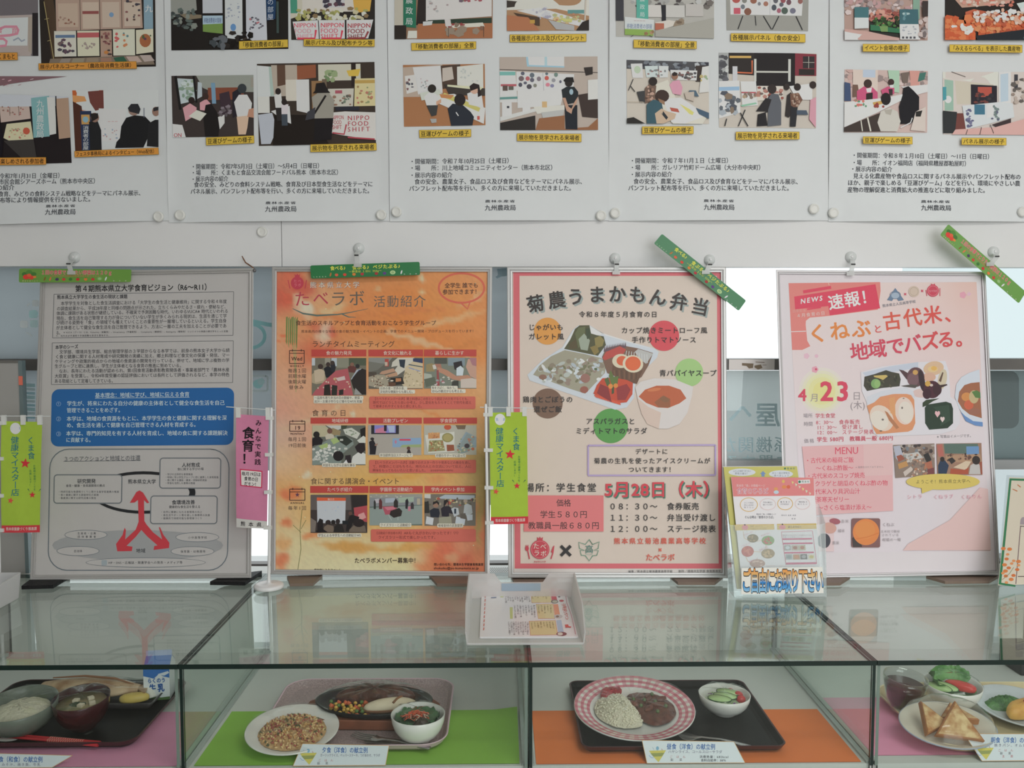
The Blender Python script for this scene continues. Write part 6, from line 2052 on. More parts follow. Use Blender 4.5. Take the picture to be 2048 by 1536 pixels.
def strip(label, quad, Y, green, kind, group):
    """green card strip with lettering and little vegetables"""
    mid = onY(sum(p[0] for p in quad) / 4, sum(p[1] for p in quad) / 4, Y)
    t = thing('card_strip', label, 'strip', mid, group)
    S = plane_surf(Vector((0, Y, 1)), Vector((0, -1, 0)))
    def xf(p):
        u, v = p[0] / 200.0, p[1] / 25.0
        return tuple((quad[0][k] * (1 - u) + quad[1][k] * u) * (1 - v) + (quad[3][k] * (1 - u) + quad[2][k] * u) * v for k in (0, 1))
    out = [xf(p) for p in rrect(0, 0, 200, 25, 3, 4)]
    cardo = MB().loft([[S(x, y, 0.0) for x, y in out], [S(x, y, -0.0009) for x, y in out]], 0, True, True, None, False).build('card', mat('strip_' + green, green, 0.35, 0.5), t)
    c = Canvas(S, cardo, 'strip_ink', xf=xf, base=1.2e-4)
    c.part('print')
    if kind == 'A':
        c.text(36, 6.6, 64, 6.6, 8.6, '食べる♪', 'D8C83A', 0.03); c.text(76, 6.6, 107, 6.6, 8.6, '食ぶる♪', 'D8C83A', 0.03); c.text(114, 6.6, 164, 6.6, 8.6, 'ベジたぶる♪', 'D8C83A', 0.03)
        c.text(70, 14.2, 130, 14.2, 5, '〜野菜は １日に 350g〜', 'CFC23A', 0.01)
        veg = [(36, 'A86A30', 'l'), (47, 'C8543A', 'e'), (62, 'C83A28', 'e'), (79, 'C87028', 'e'), (94, 'A82C38', 'e'), (120, '9A2C30', 'e'), (135, '5A3A7A', 'e'), (150, 'A8C088', 'b'), (166, 'D0D4C8', 'l')]
        c.text(4, 22, 28, 22, 2.6, '九州農政局', 'A8C0A0', 0.0); c.text(170, 22.4, 194, 22.4, 2.6, '熊本県', 'C8D8C8', 0.0)
    else:
        c.text(39, 6.6, 166, 6.6, 9, '１回の食事でとりたい野菜は１２０ｇ', 'D8A8A0', 0.05); c.text(39, 6.6, 166, 6.6, 9, '１回の食事でとりたい野菜は１２０ｇ', 'B8343C', 0.018)
        c.text(54, 13.2, 148, 13.2, 4.2, '〜日本人の平均野菜摂取量はあと約１２０ｇ〜', 'B86A54', 0.004)
        veg = [(46, '7A5A28', 'l'), (56, 'C8643A', 'l'), (68, '4A3A5A', 'e'), (80, 'B83A30', 'e'), (92, '3A6A30', 'e'), (105, 'B8242C', 'e'), (119, 'C86A2C', 'e'), (132, 'B8342C', 'e'), (144, '6A9A4A', 'b'), (155, 'D0D4C8', 'l')]
        for x, y, r, col in ((10, 10, 5, '3A6A30'), (18, 7, 6, '4A7A34'), (26, 10, 5, '3E6E30'), (13, 15, 6, 'C83428'), (22, 16, 5, 'C83A28'), (18, 12, 4, 'C8542C'), (28, 15, 3, 'C8742C')): c.ell(x, y, r, r * .75, col, 14)
        c.text(6, 22.3, 34, 22.3, 2.8, '野菜を食べよう', 'D8B088', 0.0); c.text(168, 22.6, 192, 22.6, 2.6, '熊本県', 'C8D8B0', 0.0)
    for x, col, k in veg:
        if k == 'e': c.ell(x, 19.4, 3.2, 2.8, col, 12); c.ell(x, 16.6, 1.2, .8, '4A7A34', 8)
        elif k == 'b': c.ell(x, 18.4, 5, 3.8, col, 14); c.ell(x, 18.4, 3, 2.4, '8AA870', 12)
        else: c.ell(x, 18.5, 1.4, 4, col, 12, 18)
    c.build()
    return t

YS1, YS2 = 1.862, 1.848
strip('light green card strip with red lettering across the top of the white text poster', [(38.3, 537.2), (263, 538.6), (261.8, 564), (37.6, 565)], YS1, '5E8A34', 'B', None)
strip('dark green card strip with yellow lettering lying level across the top of the orange poster', [(620.5, 531), (839.2, 523.6), (840.3, 549.9), (622.2, 557.4)], YS2, '1F6A3A', 'A', None)
strip('dark green strip with yellow lettering hanging askew over the bento poster corner', [(1324, 467.5), (1492.4, 601.2), (1477.2, 621.9), (1307.7, 487)], YS2, '1F6A3A', 'A', None)
strip('light green strip with red lettering askew by the pink and red lettered poster', [(1896.9, 448), (2052, 584), (2037.5, 607), (1880, 469.9)], YS1 - 0.008, '5A8A36', 'B', None)
clip(150, 515, (144, 541), YS1, 'clear magnet clip holding the light green strip above the white text poster')
clip(718, 497, (716, 526), YS2, 'clear magnet clip holding the dark green strip above the orange poster')
clip(1230, 517, (1232, 541), 1.862, 'clear magnet clip gripping the top edge of the bento poster')
clip(1419, 520, (1411, 540), YS2, 'clear magnet clip holding the dark green strip that hangs askew')
clip(1701, 514, (1700, 543), 1.872, 'clear magnet clip gripping the top edge of the pink and red lettered poster')
clip(1986, 504, (1979, 524), YS1 - 0.008, 'clear magnet clip holding the light green strip that hangs askew')
# brown cord end by the first board's corner
cb = [onY(x, y, 1.888) for x, y in ((484, 512), (487, 518), (491, 525), (497, 529), (503, 533), (508, 537))]
o = MB().tube(cb, 0.0014, 7, taper=[.7, 1, 1, 1.1, 1, 1]).build('cord_end', mat('brown_cord', '6E4A34', 0.8, noise=0.3, nscale=300)); tag(o, 'short brown cord end sticking up at the corner of the white text poster', 'cord')
MB().ball(onY(509, 541, 1.876), 0.004, 0.003, 0.004).build('loop', mat('frame_hook', (0.2, 0.2, 0.2), 0.4, 0.5, 0.6), o)

# ---- small table banners
POLE = mat('white_pole_plastic', 'C9C9C8', 0.35, 0.5)
TAPE = mat('white_cloth_loop', 'B9BAB6', 0.7)
ROD = mat('thin_rod', 'B9BCBC', 0.3)
def banner(label, quad, Y, polepx, rod, loops_pole, loops_top, cloth, basecx, base=True):
    """quad: corners of the cloth; polepx: top and foot of its pole; basecx: where the pole stands"""
    top, foot = onY(polepx[0], polepx[1], Y), onY(basecx, 1100, Y)
    t = thing('table_banner', label, 'banner', (foot.x, Y, ZT))
    S0 = plane_surf(Vector((0, Y, 1)), Vector((0, -1, 0)))
    xa = S0(quad[3][0], quad[3][1], 0).x; xb = S0(quad[2][0], quad[2][1], 0).x
    def S(px, py, off):
        p = S0(px, py, off); u = (p.x - xa) / (xb - xa)
        p.y += 0.0012 * math.sin(5.0 * u + 14 * p.z) + 0.0006 * math.sin(60 * p.z)
        return p
    nx, ny = 8, 20
    def q(u, v): return tuple((quad[0][k] * (1 - u) + quad[1][k] * u) * (1 - v) + (quad[3][k] * (1 - u) + quad[2][k] * u) * v for k in (0, 1))
    vs = [S(*q(i / nx, j / ny), 0.0) for j in range(ny + 1) for i in range(nx + 1)]
    clo = MB().add(vs, [(j * (nx + 1) + i, (j + 1) * (nx + 1) + i, (j + 1) * (nx + 1) + i + 1, j * (nx + 1) + i + 1) for j in range(ny) for i in range(nx)], 0, True).build('cloth', mat('cloth_' + cloth, cloth, 0.8, 0.1, noise=0.03, nscale=80), t)
    MB().tube([Vector((foot.x, Y - 0.001, ZT + 0.006)), Vector(((foot.x + top.x) / 2, Y - 0.001, (ZT + top.z) / 2)), Vector((top.x, Y - 0.001, top.z - 0.004)), Vector((top.x, Y - 0.001, top.z))], 0.0029, 12, taper=[1.1, 1, 1, .7]).build('pole', POLE, t)
    a, b = onY(rod[0], rod[1], Y), onY(rod[2], rod[3], Y)
    MB().tube([a, b], 0.0009, 8).build('top_rod', ROD, t)
    if base:
        MB().lathe([(0, 0.0005), (0.029, 0.0005), (0.0302, 0.002), (0.0302, 0.006), (0.028, 0.0088), (0.02, 0.0096), (0.006, 0.0102), (0.0045, 0.013), (0, 0.013)], 40, M=Matrix.Translation((foot.x, Y, ZT))).build('base', POLE, t)
    for y in loops_pole:
        x = onY(polepx[0] + (basecx - polepx[0]) * (y - polepx[1]) / (1162 - polepx[1]), y, Y)
        e = q(0, (y - quad[0][1]) / (quad[3][1] - quad[0][1])) if abs(quad[0][0] - polepx[0]) < abs(quad[1][0] - polepx[0]) else q(1, (y - quad[1][1]) / (quad[2][1] - quad[1][1]))
        e = S0(e[0], min(max(e[1], quad[0][1]), quad[2][1]), 0)
        s = 1 if e.x > x.x else -1
        MB().box((min(x.x - s * 0.005, e.x + s * 0.006), Y - 0.0042, x.z - 0.0035), (max(x.x - s * 0.005, e.x + s * 0.006), Y + 0.0030, x.z + 0.0035)).build('loop', TAPE, t)
    for px in loops_top:
        y0 = (a.z + (b.z - a.z) * 0.5) + 0.002
        w = onY(px, quad[0][1], Y)
        MB().box((w.x - 0.0045, Y - 0.0022, w.z - 0.007), (w.x + 0.0045, Y + 0.0022, y0)).build('loop', TAPE, t)
    return t, Canvas(S, clo, 'banner_ink', base=3e-4, sub=5)
print_mat('banner_ink', 0.75, 0.1)
def star(c, x, y, r, col, rot=0): c.poly([(x + (r if k % 2 == 0 else r * .42) * math.sin(k * math.pi / 5 + rot), y - (r if k % 2 == 0 else r * .42) * math.cos(k * math.pi / 5 + rot)) for k in range(10)], col)

def lime(label, dx, dy, quad, polepx, rod, lp, lt, bcx, Y):
    t, c = banner(label, quad, Y, polepx, rod, lp, lt, '93AE2C', bcx)
    BL = '1F6A78'
    c.part('lettering')
    c.ell(1000 + dx, 839 + dy, 10.5, 11.5, 'C4CCC4'); c.text(991 + dx, 838.6 + dy, 1010 + dx, 838.4 + dy, 6.6, '当店は', '2A6AA0', 0.02)
    c.vtext(999 + dx, 855 + dy, 974 + dy, 16.5, '健康マイスター店', BL, 0.006, 2); c.vtext(1031 + dx, 855 + dy, 901 + dy, 15.5, 'くま食', BL, 0.006, 2)
    c.vtext(1038.5 + dx, 911 + dy, 964 + dy, 5, 'お客様の健康づくりを', '3A7A4A', 0.0); c.vtext(1030 + dx, 921 + dy, 955 + dy, 5, '応援します！', '3A7A4A', 0.0)
    star(c, 1020 + dx, 909 + dy, 10.5, 'BE2A34', .1); star(c, 1034 + dx, 972 + dy, 6.8, 'BE2A34'); star(c, 992 + dx, 983 + dy, 6.4, 'C4483A', .2)
    c.poly([(1024 + dx, 960 + dy), (1026 + dx, 960 + dy), (1029 + dx, 966 + dy)], '2A5A4A'); c.poly([(1052 + dx, 960 + dy), (1050 + dx, 960 + dy), (1046 + dx, 966 + dy)], '2A5A4A')
    b0, b1 = quad[3], quad[2]
    c.part('red_band')
    c.poly([(b0[0], b0[1] - 14.5), (b1[0], b1[1] - 14.5), b1, b0], 'B8343C'); c.text(b0[0] + 9, b0[1] - 7.6, b1[0] - 6, b1[1] - 7.6, 7.4, '熊本県健康づくり推進課', 'DCC0B8', 0.008)
    c.build()
lime('lime green table banner in front of the gap beside the bento poster', 0, 0, [(979, 825.4), (1053.4, 824), (1056.4, 1047.5), (981.6, 1048.7)], (971.4, 807.6), (960, 814.5, 1068, 816.5), (829, 900, 975, 1045), (981, 1017, 1049), 977, 1.722)
lime('lime green table banner in front of the white text poster, beside the grey panel', -970, 18, [(2.6, 842.5), (84.8, 843.8), (78.8, 1065), (2.7, 1065.5)], (-7, 826), (-20, 832, 101, 832.5), (846, 917, 991, 1060), (8, 46.5, 80), -3, 1.715)
t, c = banner('pink table banner on a white round foot between the white and orange posters', [(472.2, 828.4), (538.2, 832.5), (533.6, 1057.6), (472.7, 1054.6)], 1.737, (543, 815), (452.5, 813.6, 552, 820.5), (836, 909, 984, 1055), (477, 536), 'B9708E', 536.5)
c.part('lettering')
BK = '262024'
c.vtext(517, 838, 932, 13, 'みんなで実践', BK, 0.02, -2); c.vtext(497, 853, 930, 25, '食育！', BK, 0.03, -2)
c.part('placard'); c.poly([(480, 937.5), (524.5, 942), (523.5, 976.5), (481, 971.5)], 'B8284E'); c.poly([(482, 940), (522.5, 944), (521.6, 974.3), (483, 969.8)], 'C4BEBA')
for k, s in enumerate(('毎月19日は', '食育の日', 'だモン！')):
    e = (0, 5, 5)[k]; c.text(483.5 + e, 946.8 + k * 10, 521 - e, 949.6 + k * 10, 8.6, s, BK, 0.02)
c.part('white_band'); c.poly([(472.7, 1036.5), (534, 1043), (533.6, 1057.6), (472.7, 1054.6)], 'B4B2AE'); c.text(481, 1047, 523, 1050, 10, '熊 本 県', BK, 0.02)
c.build()

# ---- milky trays lying on the glass
MILK = glass_mat('milky_plastic', (0.92, 0.92, 0.92), 0.25, 0.05, milk=0.55, milkcol=(0.92, 0.92, 0.92))
def milky_tray(label, x0, x1, y0, y1, cut=True):
    t = thing('document_tray', label, 'tray', ((x0 + x1) / 2, (y0 + y1) / 2, ZT))
    w = 0.0022; z = ZT + 0.0008
    mb = MB()
    mb.box((x0, y0, z), (x1, y1, z + w))
    hb = 0.052
    for sx, s in ((x0, 1), (x1, -1)):        # side walls: low at the front, sloping up to the rear
        prof = [(y0, 0), (y1, 0), (y1, hb), (y0 + 0.08, 0.046), (y0, 0.022)]
        fl = 0.006 * -s
        ring = lambda ox: [(sx + ox + fl * (zz / hb), yy, z + zz) for yy, zz in prof]
        mb.loft([ring(0), ring(s * w)], 0, True, True, None, False)
    ring = [(x0, 0), (x1, 0), (x1 + 0.006, hb), (x1 - 0.045, hb), (x1 - 0.058, 0.034), (x0 + 0.058, 0.034), (x0 + 0.045, hb), (x0 - 0.006, hb)] if cut else [(x0, 0), (x1, 0), (x1 + .006, hb), (x0 - .006, hb)]
    mb.loft([[(a, y1, z + b) for a, b in ring], [(a, y1 - w, z + b) for a, b in ring]], 0, True, True, None, False)
    mb.tube([(x0 + 0.001, y0 + 0.0012, z + w), (x1 - 0.001, y0 + 0.0012, z + w)], 0.0016, 8)
    mb.build('shell', MILK, t)
    return t
a = onZ(931, 1291, ZT); b = onZ(1171, 1291, ZT)
TX0, TX1, TY0, TY1 = a.x + 0.002, b.x - 0.002, (a.y + b.y) / 2, 1.655
t = milky_tray('milky white open tray of leaflets on the glass in front of the bento poster', TX0, TX1, TY0, TY1)
lb = onY(1080, 1164, TY1 - 0.003)
MB().box((onY(1003, 1168, TY1).x, TY1 - 0.0032, ZT + 0.018), (onY(1081, 1168, TY1).x, TY1 - 0.0024, ZT + 0.033)).build('tag', mat('blue_grey_tag', '8292A0', 0.5), t)
t['label'] = t['label']
# leaflets lying in the tray: a small pile, the top one printed sideways
GLOSSY = print_mat('glossy_ink', 0.16, 0.5)
qt = [(964, 1177.5), (1130, 1177.5), (1155.5, 1273), (959.5, 1273.5)]
for k in range(5):
    zz = ZT + 0.0034 + 0.0006 * k
    P = [onZ(x, y, ZT + 0.0064) for x, y in qt]
    dx, dy = (0.0, 0.0) if k == 4 else (random.Random(k).uniform(-.0012, .0012), random.Random(k + 9).uniform(-.0012, .0012))
    V = [(p.x + dx, p.y + dy) for p in P]
    lf = thing('leaflet', ('top printed leaflet lying sideways in the milky tray' if k == 4 else 'leaflet in the pile below the top one in the milky tray'), 'leaflet', (sum(v[0] for v in V) / 4, sum(v[1] for v in V) / 4, zz), 'leaflets in the tray')
    MB().loft([[(x, y, zz) for x, y in V], [(x, y, zz + 0.00045) for x, y in V]], 0, True, True, None, False).build('sheet', mat('leaflet_paper', 'C8C2C4', 0.2, 0.5), lf)
Z0 = zz + 0.00045
c = Canvas(lambda px, py, off: onZ(px, py, Z0 + off), lf, 'glossy_ink', base=5e-5)
def ZT_(*q): return [(920 + q[i] / 7.585, 1130 + q[i + 1] / 7.585) for i in range(0, len(q), 2)]
c.part('print')
for q in (ZT_(1065, 380, 1360, 372, 1395, 570, 1085, 575), ZT_(1150, 592, 1410, 587, 1440, 815, 1185, 815), ZT_(1045, 850, 1450, 838, 1485, 1060, 1065, 1068)):
    c.poly(q, 'B0503C'); m = [sum(p[k] for p in q) / 4 for k in (0, 1)]
    c.poly([(m[0] + (p[0] - m[0]) * .975, m[1] + (p[1] - m[1]) * .96) for p in q], 'BDB07E')
for q, col in ((ZT_(1372, 366, 1440, 364, 1475, 535, 1392, 540), 'B0404C'), (ZT_(1415, 595, 1488, 592, 1520, 780, 1440, 785), 'C87A54'), (ZT_(1460, 838, 1535, 832, 1575, 1020, 1490, 1030), '92A8BC'), (ZT_(755, 640, 800, 640, 800, 815, 760, 815), 'A8AC60'), (ZT_(615, 420, 660, 420, 660, 490, 612, 490), 'A0A85A'), (ZT_(570, 375, 660, 372, 660, 420, 580, 420), '9AA2AE')): c.poly(q, col)
for x, y, rx, ry, col in ((1528, 415, 64, 44, 'B07448'), (1435, 555, 56, 30, '5A5A52'), (1440, 555, 40, 20, '9A9A8A'), (1540, 542, 36, 16, 'A82838'), (1490, 780, 66, 32, 'A8A0A0'), (1478, 780, 24, 16, '6A4A3A'), (1540, 1045, 80, 32, '6A4448'), (1520, 1045, 40, 24, 'B8B4A8'), (1505, 483, 18, 8, '2A2422')): c.ell(920 + x / 7.585, 1130 + y / 7.585, rx / 7.585, ry / 7.585, col, 18)
for k, ch in enumerate('手軽おやつ'): c.char(*ZT_(1575 + k * 12, 610 + k * 47)[0], 9, ch, 'B84A40', 0.01, 90)
def sidetext(x0, y0, x1, y1, s, col, h=4.2): c.text(*ZT_(x0, y0)[0], *ZT_(x1, y1)[0], h, s, col, 0.0)
src = 'ごはんとみそしるに野菜を一品くわえて朝ごはんを食べよう手軽に作れて栄養もばっちり電子レンジでかんたん'
for k in range(11): sidetext(690 + k * 33, 385, 700 + k * 36, 385 + 190 - (k * 37) % 50, src[k * 3:k * 3 + 11], '5A5058')
for k in range(8): sidetext(830 + k * 42, 606, 842 + k * 42, 606 + 200 - (k * 53) % 90, src[k * 4:k * 4 + 11], '5A5058')
for k in range(9): sidetext(740 + k * 36, 858, 756 + k * 34, 858 + 205 - (k * 41) % 80, src[k * 3 + 2:k * 3 + 13], '5A5058')
for k in range(7): sidetext(1095 + k * 40, 395, 1100 + k * 42, 395 + 120 - (k * 31) % 50, src[k * 5:k * 5 + 6], '6A5A3A', 3.6)
for k in range(5): sidetext(1190 + k * 46, 605, 1200 + k * 46, 605 + 130 - (k * 31) % 60, src[k * 4:k * 4 + 6], '6A5A3A', 3.6)
for k in range(8): sidetext(1085 + k * 46, 860, 1100 + k * 46, 860 + 110 - (k * 29) % 40, src[k * 3:k * 3 + 6], '6A5A3A', 3.6)
for k in range(10): c.line(ZT_(390 - k * 3, 390 + k * 62, 384 - k * 3, 430 + k * 62), 2, 'B86A60')
c.poly(ZT_(465, 455, 500, 440, 550, 450, 545, 468, 480, 470), 'B0303C'); c.poly(ZT_(470, 488, 555, 484, 550, 496, 475, 500), '5A6A8A'); c.poly(ZT_(1590, 905, 1640, 900, 1655, 945, 1600, 950), 'B84A44'); c.poly(ZT_(1640, 925, 1690, 935, 1680, 950, 1645, 945), 'B83A34')
c.line(ZT_(1590, 372, 1620, 372 + 200, 1690, 760, 1755, 1050), 1.0, 'B07080')
c.build()
# second tray, mostly beyond the picture edge
a = onZ(43, 1196, ZT)
t = milky_tray('milky white open tray at the window end, below the lime green banner', a.x - 0.21, a.x - 0.004, 1.50, 1.675, False)
lf = thing('leaflet', 'leaflet lying in the milky tray below the lime green banner', 'leaflet', (a.x - 0.1, 1.6, ZT + 0.004))
MB().box((a.x - 0.19, 1.51, ZT + 0.0034), (a.x - 0.03, 1.66, ZT + 0.004)).build('sheet', mat('leaflet_lilac', '9A9AB0', 0.5), lf)

# ---- clear leaflet stand
base_f = onZ(1560, 1196, ZT)
YL = base_f.y
lean = math.radians(12)
nL = Matrix.Rotation(math.radians(-3), 3, 'Z') @ Vector((0, -math.cos(lean), math.sin(lean)))
pL = Vector((base_f.x, YL + 0.012, ZT + 0.006))
st = thing('leaflet_stand', 'clear acrylic leaflet stand with an outlined sign before the pink and red lettered poster', 'stand', (base_f.x, YL, ZT))
def SL(d): return plane_surf(pL - nL * d, nL)
def raise_to(s, q, z):
    """moves the lower corners of a sheet up until they stand at height z"""
    out = []
    for k, (x, y) in enumerate(q):
        if k >= len(q) // 2:
            while s(x, y, -0.0012).z < z: y -= 0.5
        out.append((x, y))
    return out
def sheetq(name, q, d, th, m, parent):
    s = SL(d)
    if name in ('sheet', 'sign'): q = raise_to(s, q, ZT + 0.0042)
    return MB().loft([[s(x, y, 0.0) for x, y in q], [s(x, y, -th) for x, y in q]], 0, True, True, None, False).build(name, m, parent)
front = [(1455.5, 1046), (1462, 1050), (1640, 1049), (1650, 1046), (1653, 1193), (1469, 1195)]
sheetq('front_panel', front, -0.0165, 0.0018, CLEAR, st)
sheetq('back_panel', [(1449, 1008), (1637, 1008), (1647, 1180), (1458, 1182)], 0.026, 0.0018, CLEAR, st)
f_, b_ = SL(-0.0165), SL(0.026)
for xs_, nm in (((1455.5, 1469, 1449, 1458), 'side_panel'), ((1650, 1653, 1637, 1647), 'side_panel')):
    A, B, C_, D_ = f_(xs_[0], 1046, 0), f_(xs_[1], 1194, 0), b_(xs_[3], 1181, 0), b_(xs_[2], 1008, 0)
    ov = Vector((0.0009, 0, 0))
    MB().loft([[p - ov for p in (A, B, C_, D_)], [p + ov for p in (A, B, C_, D_)]], 0, True, True, None, False).build(nm, CLEAR, st)
A, B, C_, D_ = f_(1469, 1194, 0), f_(1653, 1193, 0), b_(1647, 1180, 0), b_(1458, 1181, 0)
zz = ZT + 0.001
MB().loft([[(p.x, p.y, zz) for p in (A, B, C_, D_)], [(p.x, p.y, zz + 0.002) for p in (A, B, C_, D_)]], 0, True, True, None, False).build('bottom_panel', CLEAR, st)
sq = [(1482.9, 1136), (1645, 1133.8), (1647, 1186), (1482.9, 1188.4)]
sg = sheetq('sign', sq, -0.0172, 0.0004, mat('sign_card', 'C6C2BA', 0.4), st)
sg['label'] = 'white sign with outlined blue and orange lettering'
c = Canvas(SL(-0.0172), st, base=1.5e-4)
c.part('sign_lettering')
chars = 'ご自由にお取り下さい'
for i, ch in enumerate(chars):
    x = 1493 + i * 16.2; c.char(x, 1161, 50, ch, '262A34', 0.068, 0, 0.37)
sx = Canvas(SL(-0.0172), st, base=2.4e-4)
for i, ch in enumerate(chars):
    x = 1493 + i * 16.2
    v, f = glyph(ch, 0.038)
    c.n += 1
    p = [(x + (gx - .5) * 50 * .37, 1161 - (gy - .38) * 50, lv) for gx, gy, lv in v]
    stops = [(1138, 'CC7A28'), (1152, 'C8A060'), (1160, 'BFC4C0'), (1162, '1F6AA8'), (1174, '3A84BC'), (1186, '8AB4C8')]
    cols = []
    for _, y, lv in p:
        k = max(i for i, s_ in enumerate(stops) if y >= s_[0] or i == 0)
        a_, b2 = stops[k], stops[min(k + 1, len(stops) - 1)]
        tt = 0 if a_ is b2 else min(1, max(0, (y - a_[0]) / (b2[0] - a_[0])))
        ca, cb_ = seen(a_[1]), seen(b2[1]); cols.append(tuple(ca[j] * (1 - tt) + cb_[j] * tt for j in range(3)))
    c._emit(p, f, cols)
c.build()
# leaflets in the stand
qy = [(1447, 934), (1594, 932.5), (1628, 1176), (1474, 1178)]
for k in range(4):
    q = [(x - k * 0.7, y - k * 0.4) for x, y in qy]
    lf = thing('leaflet', 'yellow-green leaflet standing behind the pink one in the clear stand' if k == 0 else 'leaflet standing behind the yellow-green one in the clear stand', 'leaflet', onplane(1540, 1176, pL, nL), None if k == 0 else 'rear leaflets in the clear stand')
    sheetq('sheet', q, 0.006 + k * 0.0016, 0.0007, mat('leaflet_yellow', 'A8A242', 0.4) if k == 0 else mat('leaflet_white', 'C0BEBC', 0.5), lf)
    if k == 0:
        c = Canvas(SL(0.006), lf, base=1.2e-4); c.part('print')
        c.ell(1484, 944.5, 27, 7.5, 'B9BDC4'); c.ell(1562, 948, 24, 7.5, 'B9BDC4'); c.text(1466, 942, 1502, 942, 4.4, 'ふだんの食事で足りない', '5A6070'); c.text(1470, 947, 1498, 947, 4.4, '野菜の量は？', '5A6070'); c.text(1544, 946, 1580, 946, 4.4, 'あと一皿の野菜を', '5A6070'); c.text(1548, 951, 1578, 951, 4.4, '食べましょう', '5A6070')
        c.poly([(1520, 948), (1526, 942), (1532, 948), (1529, 948), (1529, 953), (1523, 953), (1523, 948)], '6A80A8'); c.text(1574, 937, 1590, 937, 4.6, '熊本市', '4A7068', .01); c.ell(1570, 937, 2, 2, '2E6A52', 10)
        c.build()
lf = thing('leaflet', 'pink and white leaflet with round food pictures, foremost in the clear stand', 'leaflet', onplane(1560, 1134, pL, nL))
qf = [(1461.9, 953.7), (1627.7, 955.5), (1643, 1186), (1486, 1187.5)]
sheetq('sheet', qf, 0.0, 0.0009, mat('leaflet_front', 'C4C0C2', 0.35, 0.4), lf)
c = Canvas(SL(0.0), lf, base=1.2e-4)
def ZL(*q): return [(1430 + q[i] / 5.487, 930 + q[i + 1] / 5.487) for i in range(0, len(q), 2)]
def EL(x, y, rx, ry, col): c.ell(1430 + x / 5.487, 930 + y / 5.487, rx / 5.487, ry / 5.487, col, 22)
def TL_(x0, x1, y, h, s, col, w=0.0): c.text(1430 + x0 / 5.487, 930 + y / 5.487, 1430 + x1 / 5.487, 930 + y / 5.487, h / 5.487, s, col, w)
c.part('print')
c.poly(ZL(177, 130, 1083, 140, 1092, 335, 200, 345), 'C47474'); c.poly(ZL(910, 165, 1040, 160, 1046, 202, 915, 208), 'C4C4C2'); EL(928, 184, 14, 15, '2E6A52'); TL_(950, 1034, 183, 26, '熊本市', '3A5A52', .01)
TL_(235, 550, 226, 32, '熊本市「食」の情報ページ', 'CFAFB0', .006); TL_(238, 586, 285, 72, '食育のひろば', 'D8C2C4', .05); TL_(238, 586, 285, 72, '食育のひろば', 'B8506A', .012)
EL(760, 240, 26, 20, 'C87A44'); EL(806, 240, 20, 20, 'C05A40'); EL(750, 180, 16, 18, 'C8A050'); EL(672, 298, 28, 20, 'A8B8C4'); EL(668, 262, 22, 18, 'C88A50')
for k in range(6): c.poly(ZL(840 + k * 38, 175 + k * 24, 866 + k * 38, 188 + k * 24, 850 + k * 38, 212 + k * 24), ['C4B870', 'B8C0A8', 'C8B0A0'][k % 3])
for x, y, rx, ry, col, L in ((372, 435, 98, 78, 'C09A4C', ['どこで何が', '手に入るのか', '知りたい']), (580, 430, 90, 66, 'C6B0B0', ['今日の献立に', '迷っています']), (770, 425, 86, 70, 'C09A4C', ['離乳食の', 'すすめ方は？']), (960, 425, 84, 64, 'C6B0B0', ['「熊本の味」を', '知りたい'])):
    c.ring(1430 + x / 5.487, 930 + y / 5.487, rx / 5.487, ry / 5.487, 1.3, col)
    for k, s in enumerate(L): TL_(x - 52, x + 52, y - 20 + k * 25, 19, s, '6A6A74')
TL_(455, 670, 540, 18, '熊本市「食」の情報ページ', '5A5A64'); TL_(325, 660, 572, 34, 'そんな時は「食育のひろば」', '4A4A54', .01); TL_(728, 890, 552, 18, '熊本市 食育 検索', '7A7A84'); TL_(840, 885, 590, 18, '検索', '7A7A84')
c.poly(ZL(215, 655, 648, 650, 652, 708, 220, 718), 'B89A44'); c.poly(ZL(680, 648, 1112, 642, 1116, 700, 682, 710), 'B89A44'); EL(330, 685, 36, 28, 'BE6A72'); EL(740, 682, 36, 26, 'BE6A72'); EL(328, 658, 8, 8, '3A2A2A'); EL(740, 652, 8, 8, '3A2A2A')
TL_(385, 565, 698, 24, 'ヘルシーレシピ', '6A5020', .008); TL_(385, 520, 672, 18, '簡単　おいしい', '6A5020'); TL_(800, 950, 680, 28, '離乳食情報も', '6A5020', .01)
for pts in (ZL(310, 730, 320, 800, 400, 850, 520, 825), ZL(560, 880, 560, 910), ZL(420, 950, 510, 955), ZL(340, 1010, 360, 1055, 400, 1070)): c.line(pts, .8, 'C4A070')
for x, y, rx, ry, col, inn in ((415, 805, 62, 46, '6A5A30', '9A7A4A'), (582, 828, 70, 52, '6A8A44', 'A8382C'), (358, 948, 68, 60, 'A84438', 'B86048'), (582, 972, 74, 54, '8A7044', 'A88A58'), (466, 1080, 84, 46, '9A7464', 'B89A8C')):
    EL(x, y, rx, ry, col); rnd = random.Random(x)
    for k in range(12): EL(x + rnd.uniform(-.6, .6) * rx, y + rnd.uniform(-.55, .55) * ry, rx * .2, ry * .2, rnd.choice([inn, col, inn]))
for x, y, s in ((320, 755, 'ピザトースト'), (505, 765, 'サラダうどん'), (285, 880, 'トマトスープ'), (485, 920, '五目ごはん'), (370, 1050, '豆乳スープ')): c.text(*ZL(x, y + 16)[0], *ZL(x + 100, y - 24)[0], 3.6, s, 'B8607A')
c.frame(ZL(728, 735, 1070, 722, 1118, 1085, 780, 1092), .9, 'BE6A7E')
for y, x0, x1 in ((814, 742, 1065), (862, 748, 1072), (964, 762, 1085), (1080, 782, 1112)): c.line(ZL(x0, y, x1, y - 5), 3, 'B03462')
